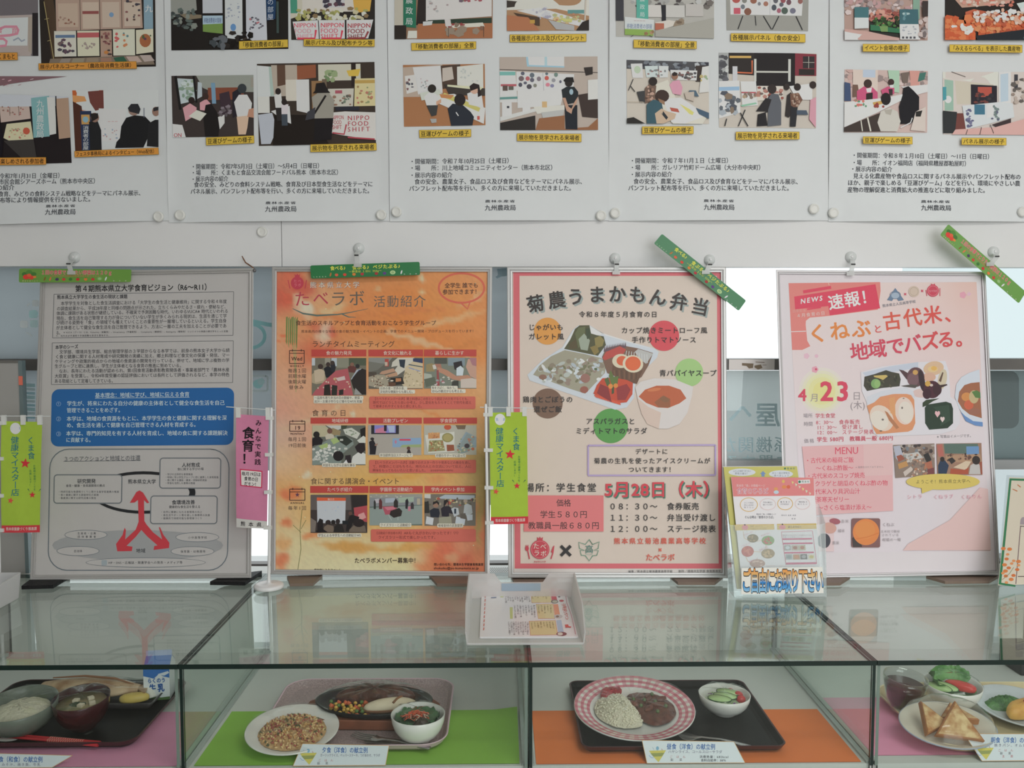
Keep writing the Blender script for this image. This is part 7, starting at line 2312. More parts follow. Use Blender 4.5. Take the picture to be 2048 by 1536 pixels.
TL_(742, 1060, 770, 15, '離乳食のすすめ方のポイントを紹介しています', '8A6A74'); TL_(745, 960, 790, 15, '月齢ごとの目安とレシピ', '6A6A74')
for x, y, a_, b2 in ((797, 908, '8A8A88', 'B4BCC0'), (880, 908, 'A09484', '8A4A34'), (958, 906, 'A09A80', '9A5A3C'), (812, 1008, '8A9090', '707A7C'), (895, 1008, 'A07A54', 'B06A44'), (975, 1006, '44403E', '8A8A8C'), (1058, 1008, 'BCB4A4', 'B0A050')):
    c.poly(ZL(x - 38, y - 26, x + 34, y - 28, x + 38, y + 28, x - 36, y + 30), a_); EL(x, y, 24, 18, b2)
for k in range(4): c.line(ZL(640 + k * 20, 1105, 560 + k * 60, 1105), .6, 'C8A8A0')
c.build()

# ---- small stand-up card at the picture edge
cp = onZ(2030, 1178, ZT + 0.003)
lean2 = math.radians(14)
nC = Matrix.Rotation(math.radians(14), 3, 'Z') @ Vector((0, -math.cos(lean2), math.sin(lean2)))
cd = thing('table_card', 'cream stand-up card with a green border and orange blossoms, cut by the picture edge', 'card', cp)
SC_ = plane_surf(cp, nC)
def flat(name, q, d, th, m):
    q = raise_to(lambda x, y, o: SC_(x, y, d - th), q, ZT + 0.0008)
    return MB().loft([[SC_(x, y, d) for x, y in q], [SC_(x, y, d - th) for x, y in q]], 0, True, True, None, False).build(name, m, cd)
flat('holder', [(2013, 950), (2200, 957), (2196, 1196), (1993, 1174)], -0.001, 0.002, CLEAR)
flat('card', [(2018.5, 954.5), (2190, 961), (2186, 1190), (1996, 1170.5)], 0.0005, 0.0008, mat('card_cream', 'B6AD9C', 0.45))
pf = [SC_(2120, 980, -0.003), SC_(2120, 1010, -0.003), SC_(2160, 1010, -0.003), SC_(2160, 980, -0.003)]
MB().tube([SC_(2100, 1060, -0.003), Vector((SC_(2100, 1060, 0).x + 0.02, cp.y + 0.09, ZT + 0.0045))], 0.003, 8).build('prop', CLEAR, cd)
c = Canvas(SC_, cd, base=7e-4)
def ZC_(*q): return [(1940 + q[i] / 4.8, 920 + q[i + 1] / 4.8) for i in range(0, len(q), 2)]
c.part('print')
GC = '2E6A48'
for q in (ZC_(380, 176, 1200, 200, 1200, 222, 398, 196), ZC_(380, 176, 398, 196, 300, 1178, 274, 1194), ZC_(274, 1194, 300, 1178, 436, 1200, 436, 1219)): c.poly(q, GC)
for q in (ZC_(404, 280, 412, 276, 458, 296, 452, 304), ZC_(452, 238, 460, 234, 490, 258, 482, 264)): c.poly(q, 'A8643C')
c.poly(ZC_(480, 620, 486, 570, 500, 550, 560, 545, 560, 620), '8A8084'); c.line(ZC_(486, 630, 440, 1190), 1.6, '6A5458'); c.line(ZC_(486, 636, 600, 640), 1.6, '4A4444')
for k, (x, y) in enumerate(((380, 856), (362, 906), (352, 950), (332, 1006), (400, 994), (372, 1036), (340, 1066), (420, 968), (344, 1114), (396, 1146), (350, 1176), (418, 1108), (466, 974), (466, 1010), (454, 1052), (320, 850), (316, 1086))): c.ell(1940 + x / 4.8, 920 + y / 4.8, [5, 3.6, 4.4][k % 3], [3.4, 2.6, 3][k % 3], ['B86A34', 'BE7A48', 'B4602E'][k % 3], 10)
c.line(ZC_(310, 1150, 380, 1090, 420, 1030), .8, '6A7048'); c.line(ZC_(460, 1118, 600, 1116), 1.4, '4A3A3A')
c.build()
# ================================================================ trays, dishes and food models in the cases
def tray(label, x0, x1, y0, y1, z, rim, r, base, rimcol, kind):
    t = thing('serving_tray', label, 'tray', ((x0 + x1) / 2, (y0 + y1) / 2, z))
    fl = rim * 0.9
    mb = MB()
    seq = [(fl, 0.0), (fl * .5, rim * .35), (0, rim), (0.0012, rim + 0.0008), (0.0032, rim), (fl * .6 + .003, rim * .4), (fl + 0.004, 0.0022)]
    R = [[(x, y, z + h) for x, y in rrect(x0 + i, y0 + i, x1 - i, y1 - i, max(r - i, 0.004), 8)] for i, h in seq]
    for k in range(len(R) - 1): mb.loft(R[k:k + 2], 1 if k in (1, 2, 3) or kind == 'plain' else 0, False, False, None, True)
    mb.add(R[-1], [tuple(range(len(R[-1])))], 0); mb.add(R[0], [tuple(range(len(R[0])))[::-1]], 0)
    mb.build('tray_body', [base, rimcol], t)
    return t
ZB_ = ZF + 0.0032
BLACK = mat('black_tray', (0.008, 0.008, 0.008), 0.5, 0.15, noise=0.2, nscale=6)
MAROON = mat('maroon_rim', (0.055, 0.012, 0.014), 0.35, 0.5)
PINKT = mat('pale_pink_tray', 'B49AA4', 0.35, 0.5)
PINKB = mat('speckled_tray_floor', '9C8A8A', 0.45, 0.4, noise=0.35, nscale=420)
BEIGE = mat('beige_tray', 'B0A27E', 0.4, 0.4, noise=0.08, nscale=30)
BEIGE2 = mat('beige_rim', 'BDB48E', 0.35, 0.5)
WRAP = glass_mat('cling_film', (0.97, 0.97, 0.97), 0.12, 0.03, gain=0.9)
CHINA = mat('white_china', 'C4C4BE', 0.18, 0.5)
def mid_tray(px0, px1, pyf, pyb):
    a, b = onZ(px0, pyf, ZB_), onZ(px1, pyf, ZB_); return a.x, b.x, (a.y + b.y) / 2, onZ((px0 + px1) / 2, pyb, ZB_).y
def span(fx0, fx1, fy, by, h=0.010):
    """tray footprint from its front corners and rear edge, measured at rim height"""
    a, b, c_ = onZ(fx0, fy, ZB_ + h), onZ(fx1, fy, ZB_ + h), onZ((fx0 + fx1) / 2, by, ZB_ + h)
    return a.x, b.x, (a.y + b.y) / 2, c_.y
T1 = span(-140, 266, 1490, 1362); T2 = span(500, 893, 1496, 1361); T3 = span(1163, 1578, 1497, 1363); T4 = span(1868, 2300, 1497, 1366)
tray('black tray with a dark red rim holding the milk carton and bowls', *T1, ZB_, 0.013, 0.03, BLACK, MAROON, 'rim')
tray('pale pink tray holding the steak plate', *T2, ZB_, 0.014, 0.045, PINKB, PINKT, 'rim')
tray('black tray with a dark red rim holding the stew and rice plate', *T3, ZB_, 0.013, 0.018, BLACK, MAROON, 'rim')
tray('beige tray holding the toast plate', *T4, ZB_, 0.013, 0.06, BEIGE, BEIGE2, 'rim')
ZTR = ZB_ + 0.0026

def at(px, py, z): return onZ(px, py, z)
def tiltM(p, ax=0.0, az=0.0, ay=0.0):
    return Matrix.Translation(p) @ Matrix.Rotation(math.radians(az), 4, 'Z') @ Matrix.Rotation(math.radians(ax), 4, 'X') @ Matrix.Rotation(math.radians(ay), 4, 'Y')

def film(parent, prof, M, seg=40, seed=1, sx=1.0, sy=1.0):
    """crumpled cling film over a dish"""
    rnd = random.Random(seed)
    R = []
    ph = [rnd.uniform(0, 6.28) for _ in range(6)]
    for r, z in prof:
        R.append([(r * sx * math.cos(a) * (1 + .012 * math.sin(7 * a + ph[0]) + .008 * math.sin(17 * a + ph[1])), r * sy * math.sin(a) * (1 + .012 * math.sin(7 * a + ph[0])), z + .0012 * math.sin(5 * a + ph[2]) + .0008 * math.sin(13 * a + 30 * r + ph[3])) for a in [2 * math.pi * i / seg for i in range(seg)]])
    return MB().loft(R, 0, False, False, M).build('cling_film', WRAP, parent)

def mound(name, label, cat, M, rx, ry, h, m, seed, group=None, kind=None, grain=0.0025, n=34, flat=0.0, shape=None, z0=0.0, bumps=None):
    """heap of loose food with a grainy surface"""
    rnd = random.Random(seed)
    t = thing(name, label, cat, M.translation, group, kind)
    mb = MB()
    R = []
    K = 12
    for k in range(K + 1):
        q = 1 - k / K
        ring = []
        for i in range(n):
            a = 2 * math.pi * i / n
            s = shape(a) if shape else 1.0
            hh = h * (1 - q ** (2.2 + flat * 4)) + rnd.uniform(-grain, grain) * (0 if k == 0 else 1)
            ring.append((rx * q * s * math.cos(a) + rnd.uniform(-grain, grain) * q * .6, ry * q * s * math.sin(a) + rnd.uniform(-grain, grain) * q * .6, z0 + hh))
        R.append(ring)
    mb.loft(R, 0, False, True, M, True)
    mb.build('heap', m, t)
    return t

# ---------------------------------------------------------------- tray 2: steak, garlic rice, salad
WOODB = mat('brown_wood_base', '74432E', 0.5, 0.4, noise=0.25, nscale=30)
IRON = mat('black_iron', (0.012, 0.014, 0.015), 0.4, 0.5, noise=0.3, nscale=60)
p = at(752, 1436, ZTR)
q_ = onZ(757, 1399, ZTR + .031); p = Vector((q_.x - .008, q_.y, ZTR + .0006))
t = thing('sizzle_plate', 'black oval iron plate on a brown wooden base, on the pale pink tray', 'plate', p)
Mp = Matrix.Translation(p) @ Matrix.Rotation(math.radians(-3), 4, 'Z')
hexp = [(-0.124, -0.012), (-0.088, -0.058), (0.088, -0.058), (0.118, -0.012), (0.118, 0.018), (0.088, 0.056), (-0.088, 0.056), (-0.124, 0.018)]
MB().loft([[(x * s, y * s, z) for x, y in hexp] for s, z in ((.97, 0.0), (1, 0.002), (1, 0.016), (.985, 0.018))], 0, True, True, Mp, False).build('wooden_base', WOODB, t)
MB().lathe([(0, 0.0185), (0.085, 0.0185), (0.094, 0.021), (0.104, 0.031), (0.106, 0.0315), (0.107, 0.0305), (0.099, 0.0215), (0.09, 0.018), (0, 0.018)], 56, M=Mp, sx=1.0, sy=0.60).build('iron_plate', IRON, t)
zp = 0.0188
STEAK = mat('seared_steak', '54322A', 0.35, 0.5, col2='2E1A16', nscale=70, bump=0.6, bscale=90)
def blob(name, label, cat, M, outline, h, m, seed, jit=0.0015, group=None, dome=0.55, name2='piece', K=7):
    rnd = random.Random(seed)
    t = thing(name, label, cat, M.translation, group)
    R = []
    cx = sum(q[0] for q in outline) / len(outline); cy = sum(q[1] for q in outline) / len(outline)
    for k in range(K + 1):
        q = [0.94, 1.0, 1.0, .94, .8, .6, .35, .12][k] if K == 7 else 1 - k / K
        z = [0, .18, .45, .68, .86, .95, 1, 1][k] * h if K == 7 else h * (1 - (1 - k / K) ** 2)
        R.append([(cx + (x - cx) * q + rnd.uniform(-jit, jit), cy + (y - cy) * q + rnd.uniform(-jit, jit), z + (rnd.uniform(-jit, jit) if k > 1 else 0)) for x, y in outline])
    MB().loft(R, 0, True, True, M, True).build(name2, m, t)
    return t
def arcpts(*q, n=6):
    """smooth closed outline through the given points"""
    P = [(q[i], q[i + 1]) for i in range(0, len(q), 2)]; out = []; N = len(P)
    for i in range(N):
        a, b, c_, d = P[i - 1], P[i], P[(i + 1) % N], P[(i + 2) % N]
        for k in range(n):
            s = k / n
            out.append(tuple(0.5 * (2 * b[j] + (c_[j] - a[j]) * s + (2 * a[j] - 5 * b[j] + 4 * c_[j] - d[j]) * s * s + (3 * b[j] - a[j] - 3 * c_[j] + d[j]) * s ** 3) for j in (0, 1)))
    return out
Ms = Mp @ Matrix.Translation((0.0, 0.0, zp))
blob('steak', 'thick browned steak lying on the black iron plate', 'food', Ms, arcpts(-0.072, 0.008, -0.05, 0.038, 0.0, 0.050, 0.045, 0.042, 0.072, 0.016, 0.05, 0.002, 0.02, -0.006, -0.02, -0.004, -0.052, -0.002), 0.028, STEAK, 3, 0.0014)
POT = mat('potato_flesh', 'C0B49A', 0.5, 0.3, noise=0.10, nscale=60, bump=0.3)
SKIN = mat('potato_skin', '7A5234', 0.55, 0.3, noise=0.2, nscale=60)
pt = thing('baked_potato', 'halved baked potato with brown skin on the black iron plate', 'food', Ms.translation)
Mq = Ms @ Matrix.Translation((0.034, -0.027, 0.0035)) @ Matrix.Rotation(math.radians(17), 4, 'Z')
MB().ball((0, 0, 0.010), 0.047, 0.016, 0.013, 0, 22, 10, M=Mq, jit=.01, rnd=random.Random(2)).build('flesh', POT, pt)
MB().loft([[(0.0485 * s * math.cos(a), 0.0175 * s * math.sin(a), z) for a in [2 * math.pi * i / 24 for i in range(24)]] for s, z in ((.7, 0.0005), (.95, 0.004), (1.0, 0.009), (.97, 0.0092))], 0, True, False, Mq).build('skin', SKIN, pt)
MB().tube([Mq @ Vector(v) for v in ((0.004, -0.012, 0.019), (0.012, -0.004, 0.0225), (0.018, 0.002, 0.0225), (0.022, 0.006, 0.021))], 0.0022, 6).build('brown_patch', SKIN, pt)
VEG = [('carrot_dice', 'carrot dice', mat('carrot', 'BE5A2C', 0.35)), ('corn_kernel', 'corn kernels', mat('corn', 'C09A34', 0.35)), ('green_pea', 'green peas', mat('pea', '4A6A2C', 0.35))]
rnd = random.Random(11)
proto = {}
cnt = 0
spots = []
for k in range(54):
    for _ in range(60):
        x, y = rnd.uniform(-0.080, 0.004), rnd.uniform(-0.047, -0.006)
        if (x / 0.086) ** 2 + (y / 0.052) ** 2 > 0.92 or y > -0.002 - 0.1 * abs(x + .03) + .004: continue
        if x > -0.006 and y < -0.03: pass
        lvl = 0
        near = [s for s in spots if math.hypot(s[0] - x, s[1] - y) < 0.0068]
        if len(near) > 1: continue
        z = zp + 0.0036 + (0.0060 if near else 0)
        if near and any(s[2] > zp + .005 for s in near): continue
        spots.append((x, y, z)); break
for k, (x, y, z) in enumerate(spots):
    name, plural, m = VEG[rnd.choice((0, 0, 1, 1, 1, 2))]
    w = Mp @ Vector((x, y, z))
    if name not in proto:
        o = thing(name, {'carrot_dice': 'small orange carrot dice', 'corn_kernel': 'small yellow corn kernel', 'green_pea': 'small round green pea'}[name] + ' beside the steak on the black iron plate', 'vegetable', w, plural + ' beside the steak')
        R_ = Matrix.Translation(w) @ Euler((rnd.random(), rnd.random(), rnd.random())).to_matrix().to_4x4()
        if name == 'carrot_dice': MB().rbox((-.0031, -.0031, -.0031), (.0031, .0031, .0031), 0.0012, M=R_, seg=2, smooth=True).build('cube_piece', m, o)
        elif name == 'corn_kernel': MB().ball((0, 0, 0), .0036, .0028, .0034, M=R_, seg=10, rings=6).build('kernel', m, o)
        else: MB().ball((0, 0, 0), .0036, .0036, .0036, seg=12, rings=8, M=R_).build('pea', m, o)
        proto[name] = (o, w)
    else:
        o, w0 = proto[name]
        copy_tree(o, w - w0)
film(t, [(0.107, 0.0318), (0.098, 0.038), (0.08, 0.046), (0.055, 0.0515), (0.03, 0.053), (0.004, 0.0535)], Mp, 56, 5, 1.0, 0.62)

def plate(label, px, py, Y, r, tilt, prof, m, name='plate', az=0.0, sx=1.0, sy=1.0, mis=None, z=None, roll=0.0, lift=0.0):
    z = ZTR if z is None else z
    lift += r * math.sin(math.radians(abs(tilt))) * .66 + .0012
    c = onZ(px, py, z + lift + .0145); p = Vector((c.x, c.y, z + lift))
    t = thing(name, label, name.split('_')[-1], (p.x, p.y, z))
    M = tiltM(p, tilt, az, roll)
    MB().lathe([(a * r, b) for a, b in prof], 64, M=M, sx=sx, sy=sy, mis=mis).build('dish', m, t)
    return t, M
PLATE = [(0, 0.0), (.58, 0.0), (.62, -.001), (.64, 0.0), (.70, 0.004), (1.0, 0.0135), (1.0, 0.0152), (.985, 0.0155), (.72, 0.0072), (.62, 0.0040), (0, 0.0034)]
t, M = plate('white oval plate of garlic rice tilted on the edge of the pale pink tray', 585, 1456, 0, 0.0785, 6.0, PLATE, CHINA, az=8, sy=0.98)
GR = mat('garlic_rice', 'B89868', 0.55, 0.3, col2='98744E', nscale=150, bump=0.8, bscale=170)
mound('garlic_rice', 'mound of brownish garlic rice on the white oval plate', 'food', M, 0.057, 0.055, 0.0105, GR, 7, kind='stuff', grain=0.0013, n=56, z0=0.0078, flat=.1)
rnd = random.Random(3)
bits = MB()
for k in range(420):
    a, q = rnd.uniform(0, 6.28), math.sqrt(rnd.random()) * .95
    R_ = M @ Matrix.Translation((0.057 * q * math.cos(a), 0.055 * q * math.sin(a), 0.0088 + 0.0105 * (1 - q ** 2.6))) @ Euler((rnd.random() * 3, rnd.random() * 3, rnd.random() * 6)).to_matrix().to_4x4()
    bits.ball((0, 0, 0), .0034, .0017, .0016, rnd.choice((0, 0, 0, 1, 1, 2, 2, 3)), 6, 4, M=R_)
o = [x for x in COL.objects if x.name.startswith('garlic_rice')][0]
bits.build('rice_grains', [mat('rice_brown', 'C2A674', 0.4), mat('rice_gold', 'B48C54', 0.4), mat('bacon_bit', '965040', 0.5), mat('herb_bit', '4E5234', 0.6)], o)['kind'] = 'stuff'
film(t, [(0.080, 0.0160), (0.070, 0.0185), (0.05, 0.0205), (0.03, 0.0215), (0.003, 0.022)], M, 48, 8)

BOWL = [(0, 0.0), (.44, 0.0), (.47, .002), (.50, .006), (.72, .015), (.88, .029), (.965, .044), (1.0, .060), (.985, .0608), (.965, .060), (.93, .045), (.84, .031), (.68, .018), (.45, .0105), (0, .0095)]
def bowl(label, px, py, Y, r, hs, m, name='bowl', tilt=0.0, prof=BOWL, az=0, z=None, mis=None, lift=0.0):
    z = ZTR if z is None else z
    lift += r * .52 * math.sin(math.radians(abs(tilt))) + .0006
    c = onZ(px, py, z + lift + hs); p = Vector((c.x, c.y, z + lift))
    t = thing(name, label, name.split('_')[-1], (p.x, p.y, z))
    M = tiltM(p, tilt, az)
    MB().lathe([(a * r, b / .06 * hs) for a, b in prof], 56, M=M, mis=mis).build('vessel', m, t)
    return t, M
LETT = mat('lettuce', '3E6A44', 0.4, 0.4, col2='2A4E34', nscale=40, bump=0.4, bscale=60)
LETT2 = mat('pale_lettuce', '5E8E4C', 0.4, 0.4, col2='3E6E38', nscale=40, bump=0.4, bscale=60)
def leaf(name, label, M, w, l, cup, ruf, seed, m, group=None):
    rnd = random.Random(seed); t = thing(name, label, 'vegetable', M.translation, group)
    nx, ny = 14, 10; P = []
    ph = rnd.uniform(0, 6)
    for j in range(ny + 1):
        for i in range(nx + 1):
            u, v = i / nx * 2 - 1, j / ny
            ww = w * math.sin(math.pi * (.12 + .80 * v)) ** .6
            e = (abs(u) ** 2.5 + max(0, v - .6) * 1.5)
            P.append((u * ww, l * v, cup * (u * u * w + (v - .4) ** 2 * l) + ruf * e * math.sin(9 * v * 2 + 7 * u + ph) * .5 + ruf * e * .4 * math.sin(23 * u + ph)))
    f = [(j * (nx + 1) + i, j * (nx + 1) + i + 1, (j + 1) * (nx + 1) + i + 1, (j + 1) * (nx + 1) + i) for j in range(ny) for i in range(nx)]
    MB().add(P, f, 0, True, M).build('leaf', m, t)
    return t
t, M = bowl('white bowl of green salad with shredded carrot on the pale pink tray', 836, 1427, 0, 0.046, 0.047, CHINA)
zb_ = 0.036
for k, (a, dx, dy, w, l, tl) in enumerate(((200, 0, .012, .030, .042, 8), (95, .014, .004, .026, .040, 12), (20, .004, -.014, .026, .040, 10), (-60, -.016, -.006, .028, .038, 10), (-100, -.012, .010, .024, .036, 12))):
    leaf('lettuce_leaf', ['lettuce leaf at the rear of the salad bowl with shredded carrot', 'lettuce leaf in the carrot-topped salad bowl on the side of the tray rim', 'lettuce leaf at the front of the salad bowl with shredded carrot', 'lettuce leaf lying low in the salad bowl with shredded carrot, facing the fork', 'lettuce leaf in the salad bowl with shredded carrot, next to the iron plate'][k], M @ Matrix.Translation((0, 0, zb_ - .006 + .001 * k)) @ Matrix.Rotation(math.radians(a), 4, 'Z') @ Matrix.Translation((dx * .2, .004, 0)) @ Matrix.Rotation(math.radians(tl), 4, 'X'), w, l * .9, .15, .004, k, LETT, 'lettuce leaves in the white salad bowl')
sh = thing('carrot_shreds', 'tangle of orange carrot shreds on the green salad', 'vegetable', M @ Vector((0, 0, zb_)), None, 'stuff')
mb = MB(); rnd = random.Random(4)
for k in range(70):
    a = rnd.uniform(0, 6.28); q = rnd.random() ** .5
    c0 = Vector((.020 * q * math.cos(a) - .003, .012 * q * math.sin(a) + .003, zb_ + .006 + .008 * (1 - q) + rnd.uniform(0, .002)))
    d = rnd.uniform(0, 6.28); L = rnd.uniform(.006, .011)
    mb.tube([M @ (c0 + Vector((math.cos(d) * L * s, math.sin(d) * L * s, -.003 * s * s))) for s in (-1, 0, 1)], .0007, 5, rnd.choice((0, 0, 0, 1, 2)))
mb.build('shreds', [mat('carrot_shred', 'BE5230', 0.4), mat('radish_shred', 'C0B8A4', 0.4), mat('purple_shred', '5A3A34', 0.5)], sh)
mound('seaweed', 'small dark clump of seaweed beside the carrot shreds', 'vegetable', M @ Matrix.Translation((.008, -.016, zb_ - .002)), .014, .011, .012, mat('seaweed', '3A2E24', .4, bump=.5), 9, None, 'stuff', .0015, 20)
film(t, [(0.0468, 0.047), (0.040, 0.052), (0.028, 0.0555), (0.014, 0.057), (0.002, 0.0573)], M, 40, 9)
SILV = mat('cutlery_steel', (0.42, 0.41, 0.40), 0.28, 0.5, 0.9)
def fork(label, a, b, z):
    t = thing('fork', label, 'fork', a)
    d = (b - a).normalized(); s = Vector((-d.y, d.x, 0)); L = (b - a).length
    def sec(u, w, h, dz): return [a + d * (u * L) + s * i * w + Vector((0, 0, dz + j * h)) for i, j in ((-1, -1), (1, -1), (1, 1), (-1, 1))]
    MB().loft([sec(u, w, .0008, dz) for u, w, dz in ((.26, .0105, .004), (.33, .008, .003), (.42, .0032, .005), (.6, .0032, .006), (.9, .0058, .003), (1.0, .0045, .002))], 0, True, True, None, True).build('handle', SILV, t)
    for k in (-1.5, -.5, .5, 1.5):
        MB().tube([a + d * (.28 * L) + s * k * .0060 + Vector((0, 0, .004)), a + d * (.12 * L) + s * k * .0058 + Vector((0, 0, .003)), a + s * k * .0054 + Vector((0, 0, .006))], .0013, 6, taper=[1.1, 1, .6]).build('tine', SILV, t)
def spoon(label, a, b, m=SILV):
    t = thing('spoon', label, 'spoon', a)
    d = (b - a).normalized(); s = Vector((-d.y, d.x, 0)); L = (b - a).length
    R = []
    for u, w, dz, cup in ((0, .0006, .006, 0), (.03, .007, .0045, .001), (.09, .0125, .003, .003), (.16, .0135, .0025, .0035), (.23, .010, .003, .002), (.28, .005, .0045, .0008), (.34, .003, .006, 0), (.6, .003, .0075, 0), (.9, .0055, .004, 0), (1, .0042, .003, 0)):
        R.append([a + d * (u * L) + s * (w * i) + Vector((0, 0, dz - cup * (1 - i * i) + j)) for i, j in ((-1, 0), (-.5, 0), (0, 0), (.5, 0), (1, 0), (.5, -.0012), (0, -.0012), (-.5, -.0012))])
    MB().loft(R, 0, True, True, None, True).build('bowl_and_handle', m, t)
def knife(label, a, b):
    t = thing('knife', label, 'knife', a)
    d = (b - a).normalized(); s = Vector((-d.y, d.x, 0)); L = (b - a).length
    def sec(u, w0, w1, h): return [a + d * (u * L) + s * i + Vector((0, 0, .0022 + j)) for i, j in ((w0, -h), (w1, -h), (w1, h), (w0, h))]
    MB().loft([sec(u, *q) for u, q in ((0, (-.001, .001, .0004)), (.06, (-.006, .002, .0006)), (.42, (-.007, .003, .0008)), (.48, (-.004, .003, .0014)))], 0, True, True, None, False).build('blade', SILV, t)
    MB().loft([sec(u, *q) for u, q in ((.48, (-.004, .004, .0016)), (.9, (-.006, .006, .0018)), (1, (-.004, .004, .0014)))], 0, True, True, None, False).build('handle', SILV, t)
fork('steel fork lying on the pale pink tray behind the menu card', at(706, 1473, ZTR + .004), at(860, 1499, ZTR + .003), ZTR)
knife('steel table knife lying beside the fork on the pale pink tray', at(728, 1484, ZTR + .002), at(846, 1490, ZTR + .002))

# ---------------------------------------------------------------- tray 3: stew with rice, coleslaw
GING = mat('gingham_rim', 'BE7A84', 0.2, 0.5)
def gingham(name, rim_m):
    m = bpy.data.materials.new(name); m.use_nodes = True; nt = m.node_tree; b = nt.nodes['Principled BSDF']; b.inputs['Roughness'].default_value = .2
    a = nt.nodes.new('ShaderNodeVertexColor'); a.layer_name = 'ink'; nt.links.new(a.outputs['Color'], b.inputs['Base Color']); return m
t, M = plate('white plate of dark stew and rice with a pink gingham rim on the black tray', 1268, 1412, 0, 0.1085, 6.0, PLATE, CHINA, az=-4)
gm = print_mat('glaze_ink', .2, .5)
me_v, me_f, me_c = [], [], []
rows = 5; N = 76
W_, P_, Dk = seen('C8C4B8'), seen('C09098'), seen('AE5A68')
for j in range(rows):
    q0, q1 = .735 + .255 * j / rows, .735 + .255 * (j + 1) / rows
    for i in range(N):
        a0, a1 = 2 * math.pi * i / N, 2 * math.pi * (i + 1) / N
        red = (j in (0, 2, 4)); stripe = i % 2 == 0
        col = Dk if red and stripe else (P_ if red or stripe else W_)
        if red and not stripe: col = seen('BC707C')
        bI = len(me_v)
        for q, a in ((q0, a0), (q1, a0), (q1, a1), (q0, a1)):
            zz = .0072 + (q - .72) / .265 * .0083 + .0004
            me_v.append(tuple(M @ Vector((q * .1085 * math.cos(a), q * .1085 * math.sin(a), zz)))); me_c.append(col)
        me_f.append((bI, bI + 1, bI + 2, bI + 3))
me = bpy.data.meshes.new('gingham_pattern'); me.from_pydata(me_v, [], me_f)
ca = me.color_attributes.new('ink', 'FLOAT_COLOR', 'POINT'); ca.data.foreach_set('color', [x for c_ in me_c for x in (*c_, 1.0)])
me.materials.append(gm); link('gingham_pattern', me, t)
RICE = mat('white_rice', 'BCB8A2', 0.5, 0.3, noise=0.10, nscale=160, bump=0.7, bscale=190)
STEW = mat('brown_stew', '5E3428', 0.25, 0.5, col2='3E2018', nscale=60, bump=0.5, bscale=70)
half = lambda s: (lambda a: 1.0 if s * math.cos(a) > .15 else max(.15, 1 - (.15 - s * math.cos(a)) * .75))
rM = M @ Matrix.Translation((-.022, -.006, .0082)) @ Matrix.Rotation(math.radians(20), 4, 'Z')
rt = mound('white_rice', 'heap of white rice on the gingham-rimmed plate', 'food', rM, .049, .056, .018, RICE, 12, None, 'stuff', .0012, 48, .1, shape=lambda a: 1 if math.cos(a) < .3 else 1 - (math.cos(a) - .3) * .75)
gb = MB(); rnd = random.Random(31)
for k in range(420):
    a, q = rnd.uniform(0, 6.28), math.sqrt(rnd.random()) * .98
    s = 1 if math.cos(a) < .3 else 1 - (math.cos(a) - .3) * .75
    gb.ball((0, 0, 0), .0030, .0011, .0011, 0, 6, 4, M=rM @ Matrix.Translation((.049 * q * s * math.cos(a), .056 * q * s * math.sin(a), .0006 + .018 * (1 - q ** 2.6))) @ Euler((rnd.uniform(-.4, .4), rnd.uniform(-.4, .4), rnd.random() * 6)).to_matrix().to_4x4())
gb.build('rice_grains', mat('rice_grain', 'C4C0AC', .45), rt)['kind'] = 'stuff'
sM = M @ Matrix.Translation((.022, .004, .0082)) @ Matrix.Rotation(math.radians(20), 4, 'Z')
mound('stew', 'pool of glossy dark brown stew on the gingham-rimmed plate', 'food', sM, .053, .056, .009, STEW, 13, None, 'stuff', .0013, 48, .5, shape=lambda a: 1 if math.cos(a) > -.2 else 1 + (math.cos(a) + .2) * .6)
for k, (x, y) in enumerate(((-.016, .020), (.002, .012), (.018, .0), (-.012, -.004), (.030, -.018), (.008, -.030), (.024, .026))):
    w = sM @ Vector((x, y, .0105)); o = thing('green_pea', 'green pea in the dark brown stew on the gingham-rimmed plate', 'vegetable', w, 'peas in the stew'); MB().ball(w, .0036, .0036, .0036, 0, 10, 7).build('pea', mat('pea_dark', '4A6038', .35), o)
BEEF = mat('stew_meat', '6A3A2C', .3, .5, col2='4A261C', nscale=80, bump=.4)
for k, (x, y, a, l) in enumerate(((-.002, -.016, 30, .020), (.020, -.010, -20, .024), (.012, .018, 60, .020), (-.020, .006, 100, .016), (.034, .006, 10, .018))):
    Mk = sM @ Matrix.Translation((x, y, .0085)) @ Matrix.Rotation(math.radians(a), 4, 'Z')
    blob('meat_slice', 'thin slice of meat in the dark stew', 'food', Mk, arcpts(-l * .6, 0, -l * .2, .006, l * .4, .005, l * .6, 0, l * .2, -.006, -l * .3, -.005, n=4), .005, BEEF, k, .0006, 'meat slices in the stew')
RP_ = mat('red_pickle', 'AE3A40', .35, .5, col2='8A2A34', nscale=90, bump=.5)
blob('red_pickles', 'clump of red pickles beside the white rice', 'food', M @ Matrix.Translation((-.040, .044, .0100)) @ Matrix.Rotation(math.radians(12), 4, 'Z'), arcpts(-.020, -.012, -.016, .006, .004, .012, .020, .010, .022, .002, .006, -.002, -.006, -.016, -.014, -.022, n=4), .014, RP_, 4, .0012)
film(t, [(0.109, 0.016), (0.09, 0.022), (0.06, 0.0275), (0.03, 0.0295), (0.003, 0.03)], M, 56, 12)
t, M = bowl('white bowl of coleslaw with cucumber and tomato on the black tray', 1449, 1387, 0, 0.0465, 0.036, CHINA)
zb_ = .026
mound('coleslaw', 'pale shredded coleslaw in the white bowl on the black tray', 'food', M @ Matrix.Translation((0, 0, .019)), .036, .036, .012, mat('slaw', 'A2AE94', .5, col2='7E9470', nscale=120, bump=.7, bscale=150), 14, None, 'stuff', .0016, 40, .3)
mb = MB(); rnd = random.Random(8)
